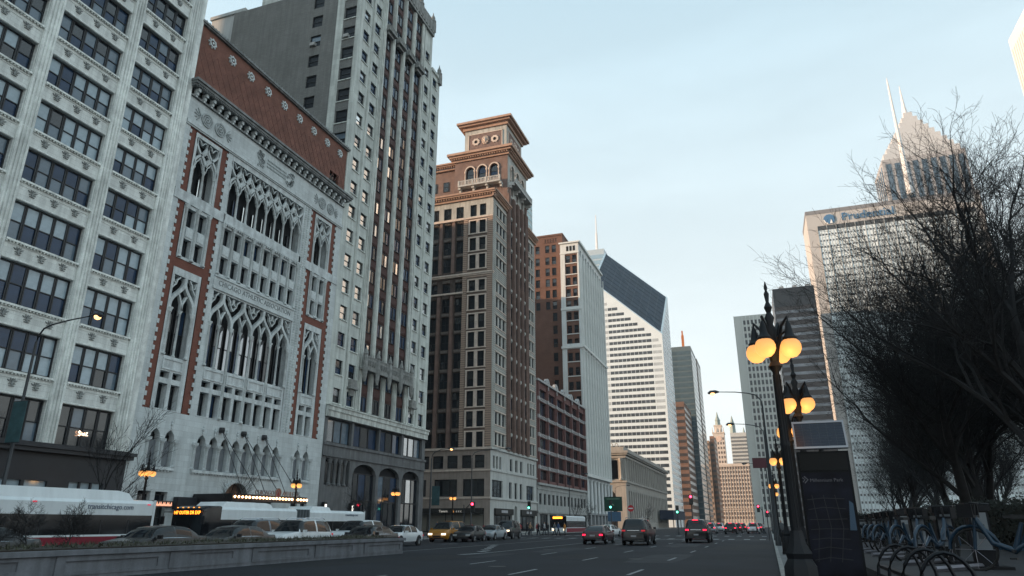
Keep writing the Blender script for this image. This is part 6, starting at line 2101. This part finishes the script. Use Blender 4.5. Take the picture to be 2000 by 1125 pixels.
    if tails:
        k = MB(); k.box(-.25, .25, -c3 - .02, -c3 + .02, top - .1, top - .06) if kind != 'sedan' else k.box(-.2, .2, 1.2, 1.24, belt + .02, belt + .05); obj('brake_light', k, root, mats=tailr)
    if kind == 'bigsuv':
        k = MB(); k.box(-W * .45, W * .45, L, L + .02, tz0 - .02, tz0 + .04); obj('tailgate_trim', k, root, mats=chrome)
    return root
black = paintm('black', (.006, .006, .008)); white = paintm('white', (.66, .69, .71)); silver = paintm('silver', (.30, .34, .37)); dark = paintm('charcoal', (.022, .024, .028)); taxi_p = paintm('taxi_yellow', (.36, .15, .012)); blueg = paintm('blue_grey', (.12, .16, .20)); maroonp = paintm('dark_red', (.05, .008, .012))
SB = R(180)
GV = 'cars waiting beyond the planter'
make_car('black sedan with a curved chrome window line behind the planter', 'sedan', black, -25.4, 25.0, SB, group=GV)
make_car('dark sedan hidden by planter shrubs in front of the first bus', 'sedan', dark, -26.0, 17.3, SB, group=GV)
make_car('charcoal car low behind the planter by the articulated bus front', 'sedan', dark, -25.0, 29.4, SB, group=GV)
make_car('blue-grey sport utility vehicle with roof rails beside the articulated bus', 'suv', blueg, -28.2, 34.6, SB, group=GV, rack=True)
make_car('silver-white crossover with roof rails behind the planter grass', 'suv', white, -25.6, 35.4, SB, group=GV, rack=True)
make_car('white crossover half hidden behind the planter end', 'suv', white, -25.6, 41.9, SB, group=GV)
make_car('black low car in front of the planter end and white crossover', 'sedan', black, -22.6, 38.2, SB, group=GV)
make_car('white sedan standing just past the end of the planter', 'sedan', white, -25.6, 47.6, SB, group=GV)
make_car('yellow taxi minivan in the queue by the corner', 'minivan', taxi_p, -27.6, 60.6, SB, heads=True, group=GV, name='taxi', cat='taxi')
make_car('black sedan between the taxi and the silver car', 'sedan', black, -25.9, 61.6, SB + R(4), heads=False, group=GV)
make_car('silver sedan behind the black sedan at the corner', 'sedan', silver, -26.3, 68.2, SB, group=GV)
make_car('tall black van-like sport utility vehicle at the corner before the pedestrians', 'bigsuv', black, -27.0, 74.8, SB + R(5), heads=True, group=GV)
make_car('white sedan beyond the crossing facing away', 'sedan', white, -19.4, 92, R(-8), group='cars beyond the crossing')
GN = 'cars driving away'
make_car('dark red-black sedan with glowing tail lights in the turning lane', 'sedan', maroonp, -13.2, 58.5, 0, tails=True, group=GN, name='moving_car')
make_car('black boxy sport utility vehicle with dim tail lights in the middle lane', 'bigsuv', black, -9.7, 57.2, 0, tails=False, group=GN, name='moving_car', rack=True)
make_car('black large van with bright red tail lights nearest the lamps', 'bigsuv', black, -6.0, 66.5, 0, tails=True, group=GN, name='moving_car')
# distant traffic
rc = random.Random(9)
cols_ = [black, white, silver, dark, maroonp]
far_names = ['distant dark car', 'distant white car', 'distant silver car', 'distant charcoal car', 'distant maroon car']
slots = [(-5.9, 122), (-2.6, 128), (-9.6, 131), (-13, 136), (-5.8, 142), (-2.4, 147), (-9.4, 151), (-12.9, 158), (-5.6, 163), (-2.3, 170), (-9.2, 176), (-16.3, 168)]
for i, (x, y) in enumerate(slots):
    c = i % 5
    lane = {-5: 'second lane from the kerb', -2: 'kerb lane', -9: 'third lane from the kerb', -13: 'fourth lane from the kerb', -16: 'median lane', -12: 'fourth lane from the kerb'}[int(math.ceil(x)) if int(math.ceil(x)) in (-5, -2, -9, -13, -16, -12) else -5]
    order = ['first', 'first', 'first', 'first', 'second', 'second', 'second', 'second', 'third', 'third', 'third', 'first'][i]
    make_car(far_names[c] + ' with red tail lights, ' + order + ' in the ' + lane, rc.choice(['sedan', 'suv', 'suv']), cols_[c], x, y, R(rc.uniform(-1, 1)), tails=True, group='distant cars with lit tail lights', name='distant_car')
# ---------------------------------------------------------------- buses
buswhite = M('bus_white', (.70, .75, .77), .4, var=.06, scale=.6, streak=.08)
busblack = M('bus_window_band', (.010, .011, .014), .12, spec=.6, var=.2, scale=.8)
busred = M('bus_red_skirt', (.22, .012, .03), .45); busblue = M('bus_blue_stripe', (.04, .08, .20), .45)
led = M('bus_destination_led', (1, .3, .02), .5, emit=4.5, ecol=(1.0, .24, .02), var=0)
bellow = M('bus_bellows', (.09, .105, .115), .8, var=.1)
def bus_section(root, x0, x1, y0, y1, h, near=1, hump=None):
    """box body between y0 (front/left) and y1; near side faces +x"""
    def sec(z0, z1, e=0): return [(x1 + e, z0), (x1 + e, z1), (x0 - e, z1), (x0 - e, z0)]
    k = MB(); loft(k, [(y0, sec(.35, .95)), (y1, sec(.35, .95))]); bd = obj('skirt', k, root, mats=busred)
    k = MB(); loft(k, [(y0 + .02, sec(.95, h - .78, -.01)), (y1 - .02, sec(.95, h - .78, -.01))]); obj('window_band', k, root, mats=busblack)
    k = MB()
    r = [(x1, h - .78), (x1, h - .2), (x1 - .12, h - .06), (x1 - .35, h), (x0 + .35, h), (x0 + .12, h - .06), (x0, h - .2), (x0, h - .78)]
    loft(k, [(y0, [(x * 1, z) for x, z in r]), (y1, r)]); obj('roof', k, root, mats=buswhite, smooth=30)
    k = MB(); loft(k, [(y0, sec(.93, 1.02, .012)), (y1, sec(.93, 1.02, .012))]); obj('stripe', k, root, mats=buswhite)
    n = int((y1 - y0) / 1.5)
    for i in range(1, n):
        yy = y0 + (y1 - y0) * i / n
        k = cached('busmul', lambda: MB().box(0, .012, -.03, .03, 1.03, 1.7).mesh('window_post', M('bus_post', (.02, .022, .026), .4)))
        obj('window_post', k, root, (x1 - .008, yy, 0))
    if hump:
        a, c, hh, sl = hump
        k = MB(); w_ = (x1 - x0) / 2 - .12; m = (x0 + x1) / 2
        loft(k, [(a, [(m + w_, h - .08), (m + w_ * .9, h - .02), (m - w_ * .9, h - .02), (m - w_, h - .08)]), (a + sl, [(m + w_, h - .08), (m + w_ * .9, h + hh), (m - w_ * .9, h + hh), (m - w_, h - .08)]),
                 (c - sl * 2, [(m + w_, h - .08), (m + w_ * .9, h + hh), (m - w_ * .9, h + hh), (m - w_, h - .08)]), (c - sl * .7, [(m + w_, h - .08), (m + w_ * .9, h + hh * .75), (m - w_ * .9, h + hh * .75), (m - w_, h - .08)]), (c, [(m + w_, h - .08), (m + w_ * .9, h - .02), (m - w_ * .9, h - .02), (m - w_, h - .08)])])
        obj('roof_unit', k, root, mats=buswhite, smooth=30)
def bus_wheel(root, x, y):
    k = MB(); k.tube([(x - .14, y, .48), (x + .14, y, .48)], .48, 18); o = obj('wheel', k, root, mats=tyre_m, smooth=40)
    k = MB(); k.tube([(x + .13, y, .48), (x + .16, y, .48)], .27, 12); obj('rim', k, o, mats=rimm)
root = thing('city_bus', 'white city bus with a domed roof and web address, cut by the picture edge', 'bus', (-32.6, 26.0, 0))
bus_section(root, -1.25, 1.25, -8.4, 4.5, 2.72, hump=(-7.6, 3.2, .42, .5))
obj('lettering', text_mesh('transitchicago.com', .36, M('bus_lettering', (.035, .06, .12), .5), .006, align='LEFT'), root, (1.262, .35, 2.22), R(90))
for yy in (-2.4, 4.05):
    k = MB(); k.box(1.25, 1.27, -yy - .1, -yy + .1, 2.46, 2.52); obj('marker_light', k, root, mats=M('marker_red', (.4, .02, .05), .4, emit=.5, ecol=(1, .05, .1)))
k = MB(); k.box(1.25, 1.275, -4.5, -4.36, .95, 2.72); obj('corner_post', k, root, mats=buswhite)
for yy in (-5, 2.6): bus_wheel(root, 1.12, yy)
root = thing('articulated_bus', 'articulated white city bus with orange destination display', 'bus', (-32.6, 44.0, 0))
bus_section(root, -1.25, 1.25, -9.0, -.9, 2.55, hump=(-8.2, -3.3, .28, .4))
bus_section(root, -1.25, 1.25, .65, 8.2, 2.5, hump=(.9, 3.6, .25, .3))
k = MB()
for i in range(9): k.box(-1.2 + (.04 if i % 2 else 0), 1.2 - (.06 if i % 2 else 0), -(-.9 + (i + 1) * 1.55 / 9), -(-.9 + i * 1.55 / 9), .5, 2.5)
obj('bellows', k, root, mats=bellow)
k = MB()
f0 = [(1.25, .35), (1.25, 2.45), (1.0, 2.55), (-1.0, 2.55), (-1.25, 2.45), (-1.25, .35)]; f1 = [(1.15, .35), (1.12, 2.3), (.9, 2.42), (-.9, 2.42), (-1.12, 2.3), (-1.15, .35)]
loft(k, [(-9.0, f0), (-9.35, [(x * .99, z) for x, z in f0]), (-9.8, f1)]); obj('front_cab', k, root, mats=busblack, smooth=30)
k = MB(); loft(k, [(-8.4, [(1.256, 1.0), (1.256, 2.5), (1.1, 2.56), (-1.1, 2.56), (-1.256, 2.5), (-1.256, 1.0)]), (-9.3, [(1.25, 1.0), (1.25, 2.46), (1.0, 2.55), (-1.0, 2.55), (-1.25, 2.46), (-1.25, 1.0)])]); obj('cab_side', k, root, mats=busblack)
k = MB(); k.box(-.98, .98, 9.8, 9.85, 2.02, 2.3); dd = obj('display', k, root, mats=busblack)
tm = text_mesh('147 OUTER DR EXP', .27, led, .004, align='CENTER', sx=.86)
obj('lettering', tm, dd, (0, -9.87, 2.07))
for zz in range(5):
    k = MB(); k.box(-.8 + zz * .4 - .04, -.8 + zz * .4 + .04, 9.78, 9.82, 2.42, 2.47); obj('marker_light', k, root, mats=M('marker_amber', (.8, .3, .05), .4, emit=1.5, ecol=(1, .35, .05)))
obj('lettering', text_mesh('transitchicago.com', .24, MATS['bus_lettering'], .005, align='LEFT'), root, (1.262, 5.3, 2.12), R(90))
k = MB(); k.tube([(1.15, -9.6, 2.2), (1.5, -10.1, 2.2), (1.5, -10.15, 1.9)], .03, 5); k.box(1.4, 1.62, 10.1, 10.2, 1.5, 1.95); k.tube([(-1.15, -9.6, 2.2), (-1.5, -10.1, 2.2), (-1.5, -10.15, 1.9)], .03, 5); k.box(-1.62, -1.4, 10.1, 10.2, 1.5, 1.95); obj('mirror', k, root, mats=black_metal)
k = MB(); k.box(1.25, 1.275, -8.2, -8.06, .95, 2.5); obj('corner_post', k, root, mats=buswhite)
for yy in (-6.4, -2.0, 4.6): bus_wheel(root, 1.12, yy)
for sx in (-.8, .8):
    k = MB(); k.box(sx - .14, sx + .14, 9.8, 9.84, .6, .8); obj('headlight', k, root, mats=headw)
root = thing('distant_bus', 'distant city bus with orange sign and headlights beyond the pedestrians', 'bus', (-30.6, 114, 0))
bus_section(root, -1.25, 1.25, -6.0, 6.0, 2.75)
k = MB(); k.box(-1.22, 1.22, 6.0, 6.06, 1.0, 2.7); obj('windscreen', k, root, mats=busblack)
k = MB(); k.box(-.9, .6, 6.06, 6.1, 2.32, 2.6); obj('display', k, root, mats=led)
k = MB(); k.box(-1.22, 1.22, 6.0, 6.08, .35, 1.0); obj('front_panel', k, root, mats=buswhite)
for sx in (-.9, .9):
    k = MB(); k.box(sx - .16, sx + .16, 6.08, 6.12, .6, .85); obj('headlight', k, root, mats=headw)
# ---------------------------------------------------------------- trees
bark = M('winter_bark', (.015, .0145, .016), .9, var=.3, scale=4)
def grow_tree(seed, H, spread, levels, r0, twig=.01, kids=(4, 4, 4, 3, 3), split0=.28, up=.25, min_r=.006):
    rg = random.Random(seed)
    trunk = MB(); crown = MB()
    def branch(p, d, L, r, lev):
        n = 4 if lev < 3 else 3 if lev < 4 else 2
        pts = [p]; rads = [r]
        dd = d.copy(); q = p.copy()
        for i in range(n):
            dd = (dd + Vector((rg.uniform(-1, 1), rg.uniform(-1, 1), rg.uniform(-.5, .8))) * (.16 + .05 * lev)).normalized()
            q = q + dd * (L / n)
            pts.append(q.copy()); rads.append(max(min_r, r * (1 - .55 * (i + 1) / n)))
        (trunk if lev == 0 else crown).tube([tuple(v) for v in pts], rads, 7 if lev == 0 else 5 if lev == 1 else 4 if lev == 2 else 3, cap=False)
        if lev >= levels: return
        nk = kids[min(lev, len(kids) - 1)]
        for c in range(nk):
            t = (split0 if lev == 0 else .22) + (1 - (split0 if lev == 0 else .22)) * (c + rg.uniform(.2, .8)) / nk
            f = t * n; i0 = min(int(f), n - 1); fr = f - i0
            bp = pts[i0] + (pts[i0 + 1] - pts[i0]) * fr
            ax = (pts[i0 + 1] - pts[i0]).normalized()
            ang = rg.uniform(.45, .95) * spread
            side = ax.orthogonal().normalized()
            side.rotate(Matrix.Rotation(rg.uniform(0, 2 * PI), 3, ax))
            nd = (ax * math.cos(ang) + side * math.sin(ang) + Vector((0, 0, up * (1 if lev < 3 else .2)))).normalized()
            rr = max(min_r, rads[i0] * rg.uniform(.5, .68))
            branch(bp, nd, L * (rg.uniform(.52, .74) if lev < 4 else rg.uniform(.38, .6)), rr, lev + 1)
        # leader continues
        if lev < levels:
            branch(pts[-1], (dd + Vector((0, 0, up * .5))).normalized(), L * rg.uniform(.55, .7), rads[-1], lev + 1)
    branch(Vector((0, 0, 0)), Vector((rg.uniform(-.08, .08), rg.uniform(-.08, .08), 1)).normalized(), H * .42, r0, 0)
    return trunk.mesh('trunk', bark, 60), crown.mesh('crown', bark)
TREES = [grow_tree(21, 15, 1.0, 6, .28, kids=(5, 5, 4, 4, 3, 3), min_r=.0042), grow_tree(8, 13.5, 1.1, 6, .24, kids=(5, 5, 4, 4, 3, 2), min_r=.0042), grow_tree(33, 14, .95, 6, .28, kids=(5, 5, 4, 3, 3, 2), min_r=.0042)]
print('tree tris', [len(c.polygons) * 2 for t, c in TREES])
def tree(kind, x, y, z, rz, sc_, label, group='bare park trees', name='bare_tree'):
    t, c = TREES[kind]
    root = thing(name, label, 'tree', (x, y, z), rz, group)
    root.scale = (sc_, sc_, sc_)
    obj('trunk', t, root); obj('crown', c, root)
    return root
tree(0, 6.9, 21.5, .75, .4, .9, 'big bare tree with thick forked limbs at the right, nearest the camera')
tree(1, 7.0, 31.0, .75, 2.1, .95, 'bare tree right behind the solar panel kiosk')
park = 'one of the bare dark trees massed in the park behind the docks'
pts = [(0, 9.8, 29, .95), (2, 8.6, 36, .95), (1, 10.2, 42, 1.0), (2, 10.5, 25, 1.0), (0, 8.0, 38, 1.0), (1, 13.5, 33, 1.0), (2, 6.0, 47, .9), (0, 11.5, 49, 1.05), (1, 17, 43, 1.1), (2, 8.6, 60, .95), (0, 15, 62, 1.0), (1, 22, 58, 1.1), (2, 7.2, 75, .9), (0, 13.0, 82, 1.0), (1, 21, 80, 1.05), (2, 30, 76, 1.1), (0, 9, 100, .95), (1, 17, 108, 1.0), (2, 27, 104, 1.0), (0, 38, 100, 1.1), (1, 10, 135, 1), (2, 22, 140, 1), (0, 36, 140, 1), (1, 12.5, 17.5, .9), (2, 16, 24, 1.05), (0, 22, 34, 1.0), (1, 28, 46, 1.0), (2, 34, 60, 1.0), (1, 14.5, 40, .9), (0, 18.5, 52, .95), (2, 18, 72, 1.0), (1, 15, 95, 1.0), (2, 32, 92, 1.1), (0, 24, 122, 1.1), (2, 50, 140, 1.2), (1, 30, 165, 1.2), (0, 60, 165, 1.2)]
for i, (kd, x, y, s_) in enumerate(pts):
    tree(kd, max(x, .115 * y + 4.4), y, .75, i * 1.37, s_, park)
# street trees on the far pavement and shrubs on the planter
SM = grow_tree(5, 6.0, .9, 4, .07, kids=(4, 4, 3, 3), min_r=.006, up=.35)
def small(x, y, z, rz, s_, label, name='young_street_tree', group='young street trees', cat='tree'):
    root = thing(name, label, cat, (x, y, z), rz, group); root.scale = (s_, s_, s_)
    obj('trunk', SM[0], root); obj('crown', SM[1], root)
small(-36.0, 30.2, .15, .2, 1.45, 'thin bare street tree before the ribbed piers of the white office block')
small(-36.2, 41.3, .15, 1.2, 1.0, 'thin bare street tree beside the clubhouse canopy')
small(-36.2, 58.6, .15, 2.2, .95, 'thin bare street tree by the wall lanterns of the limestone tower')
small(-36.2, 62.3, .15, 3.2, .8, 'smaller thin bare tree before the limestone tower arches')
small(-36.2, 138, .15, .7, 1.2, 'bare street tree before the red loft building')
small(-36.2, 152, .15, 1.7, 1.2, 'bare street tree beside the base of the ribbed white tower')
small(-36.2, 230, .15, 1.1, 1.4, 'bare street tree before the neoclassical hall')
SH = grow_tree(14, 2.6, 1.25, 4, .035, kids=(7, 5, 4, 3), split0=.02, up=.2, min_r=.006)
def shrub(x, y, rz, s_, label):
    root = thing('bare_shrub', label, 'shrub', (x, y, .8), rz, 'bare shrubs in the planter'); root.scale = (s_, s_, s_)
    obj('trunk', SH[0], root); obj('crown', SH[1], root)
shrub(-21.0, 17.2, .3, .62, 'spiky bare shrub on the planter before the first bus')
shrub(-21.2, 16.0, 2.3, .6, 'bare shrub on the planter at the picture edge')
shrub(-20.8, 14.6, 4.3, .5, 'low bare shrub on the planter outside the dark sedan')
# dense low evergreen hedge along the park
hedgem = M('hedge_leaf', (.016, .020, .016), .85, var=.4, scale=3)
k = MB(); rg = random.Random(2)
for i in range(11):
    y0 = 20 + i * 12
    k.box(7.2, 9.2, -(y0 + 12.0), -y0, .75, 2.0 + .25 * math.sin(i * 2.1))
for i in range(15000):
    y = 18 + 134 * rg.random() ** 1.6
    side = rg.random()
    x, z = (7.15 + rg.gauss(0, .12), rg.uniform(.78, 2.2)) if side < .6 else (rg.uniform(7.1, 9.2), 2.05 + .25 * math.sin(int((y - 20) / 12) * 2.1) + abs(rg.gauss(0, .14)))
    v = Vector((rg.uniform(-1, 1), rg.uniform(-1, 1), rg.uniform(-1, 1))).normalized() * .06; u_ = v.orthogonal().normalized() * .04
    k.add([(x + v.x, y + v.y, z + v.z), (x + u_.x, y + u_.y, z + u_.z), (x - v.x, y - v.y, z - v.z), (x - u_.x, y - u_.y, z - u_.z)], [(0, 1, 2, 3)])
h = obj('hedge', k, None, mats=hedgem); tag(h, 'low dark evergreen hedge along the park behind the docks', 'hedge', kind='stuff')
# ---------------------------------------------------------------- people
def person_mesh(pose, top, legs, skin, hair):
    sw = {'walk': .26, 'walk2': -.2, 'stand': .05}[pose]
    J = [(0, 0, .92), (0, 0, 1.12), (0, .01, 1.36), (0, .02, 1.46), (0, .03, 1.56), (0, .035, 1.68),
         (.09, 0, .88), (.10, sw * .6, .5), (.10, sw - .06, .08), (.10, sw + .10, .04), (-.09, 0, .88), (-.10, -sw * .4, .5), (-.10, -sw - .08, .1), (-.10, -sw + .08, .05),
         (.19, 0, 1.38), (.24, -sw * .5, 1.12), (.23, -sw * .7 + .12, .9), (-.19, 0, 1.38), (-.24, sw * .5, 1.12), (-.23, sw * .7 + .12, .9)]
    Rr = [.145, .14, .15, .06, .075, .085, .10, .07, .045, .04, .10, .07, .045, .04, .075, .055, .035, .075, .055, .035]
    Ed = [(0, 1), (1, 2), (2, 3), (3, 4), (4, 5), (0, 6), (6, 7), (7, 8), (8, 9), (0, 10), (10, 11), (11, 12), (12, 13), (2, 14), (14, 15), (15, 16), (2, 17), (17, 18), (18, 19)]
    me = bpy.data.meshes.new('person_base'); me.from_pydata(J, Ed, [])
    o = bpy.data.objects.new('person_base', me); COL.objects.link(o)
    o.modifiers.new('Skin', 'SKIN'); sub = o.modifiers.new('Sub', 'SUBSURF'); sub.levels = 1; sub.render_levels = 1
    for i, sv in enumerate(me.skin_vertices[0].data):
        sv.radius = (Rr[i], Rr[i] * .85); sv.use_root = (i == 0)
    dg = bpy.context.evaluated_depsgraph_get()
    out = bpy.data.meshes.new_from_object(o.evaluated_get(dg)); bpy.data.objects.remove(o)
    out.materials.clear()
    for m_ in (top, legs, skin, hair): out.materials.append(m_)
    for p in out.polygons:
        c = p.center; p.use_smooth = True
        if c.z > 1.49: p.material_index = 3 if (c.z > 1.66 or c.y < .0) else 2
        elif c.z < .88 and abs(c.x) < .18: p.material_index = 1
        elif c.z < .95 and abs(c.x) >= .18: p.material_index = 2
        else: p.material_index = 0
    return out
skin = M('skin', (.35, .20, .14), .6); hair = M('dark_hair', (.02, .015, .012), .6); jeans = M('dark_trousers', (.02, .024, .035), .8)
coats = {'black': (.015, .015, .018), 'red': (.30, .03, .04), 'orange': (.5, .20, .03), 'grey': (.12, .13, .14), 'white': (.45, .45, .46), 'blue': (.04, .08, .18), 'tan': (.30, .20, .12)}
PM = {}
def person(x, y, z, rz, pose, colr, label, s_=1.0):
    key = (pose, colr)
    if key not in PM: PM[key] = person_mesh(pose, M('coat_' + colr, coats[colr], .85), jeans, skin, hair)
    root = thing('person', label, 'person', (x, y, z), rz, 'people on foot'); root.scale = (s_, s_, s_)
    obj('body', PM[key], root)
crowd = [(-27.9, 97.5, 'red', 'walk', 'red coat walking first in the crossing crowd'), (-27.2, 98.6, 'black', 'walk2', 'black coat walking beside the red coat'), (-26.5, 97.8, 'tan', 'walk', 'tan coat crossing behind the red coat'),
         (-25.8, 98.8, 'red', 'stand', 'red coat standing mid-crowd'), (-25.2, 97.6, 'black', 'walk', 'black coat leaning into the crossing'), (-24.6, 98.4, 'white', 'walk2', 'white coat in the middle of the crowd'), (-23.9, 97.9, 'black', 'stand', 'black coat behind the white coat'),
         (-23.2, 98.7, 'grey', 'walk', 'grey coat toward the end of the crowd'), (-22.5, 98.2, 'blue', 'walk', 'blue coat toward the end of the crowd'), (-21.4, 97.6, 'orange', 'stand', 'bright orange jacket at the end of the crowd'), (-28.7, 98.2, 'grey', 'walk2', 'grey coat leading the crossing crowd'), (-29.4, 97.4, 'tan', 'walk', 'tan coat at the curb side of the crowd')]
for i, (x, y, c, ps_, lab) in enumerate(crowd):
    person(x - 5.4, y, .005, R(-90 if i % 3 else 80), ps_, c, 'person in a ' + lab, 1.0 + .03 * (i % 3))
person(-35.4, 32.2, .15, R(70), 'stand', 'black', 'person in a dark coat by the articulated bus front')
person(-36.6, 77.2, .15, R(160), 'walk', 'blue', 'person in a blue coat on the pavement before the limestone tower')
person(-36.0, 79.6, .15, R(190), 'stand', 'white', 'person in a white top waiting at the corner')
person(.9, 66, .15, R(180), 'walk', 'grey', 'person in a grey coat on the near pavement beyond the lamps')
person(-.9, 118, .005, R(80), 'walk', 'white', 'person in a white coat crossing far ahead near the kerb')
person(-1.9, 118.6, .005, R(80), 'walk2', 'tan', 'person in a tan coat crossing far ahead near the kerb')
# ---------------------------------------------------------------- thin city haze
hz = bpy.data.materials.new('thin_haze'); hz.use_nodes = True
hn = hz.node_tree.nodes; hn.remove(hn['Principled BSDF'])
hv = hn.new('ShaderNodeVolumePrincipled'); hv.inputs['Color'].default_value = (.80, .88, .92, 1); hv.inputs['Density'].default_value = 0.00014; hv.inputs['Anisotropy'].default_value = .2
hz.node_tree.links.new(hv.outputs['Volume'], hn['Material Output'].inputs['Volume'])
import bmesh
bm = bmesh.new(); bmesh.ops.create_cube(bm, size=1.0)
bmesh.ops.scale(bm, vec=(840, 1030, 351.2), verts=bm.verts); bmesh.ops.translate(bm, vec=(0, 445, 174.4), verts=bm.verts)
bmesh.ops.recalc_face_normals(bm, faces=bm.faces)
hm = bpy.data.meshes.new('haze'); bm.to_mesh(hm); bm.free(); hm.materials.append(hz)
h = obj('haze', hm); tag(h, 'thin pale city haze over the street', 'haze', kind='stuff')
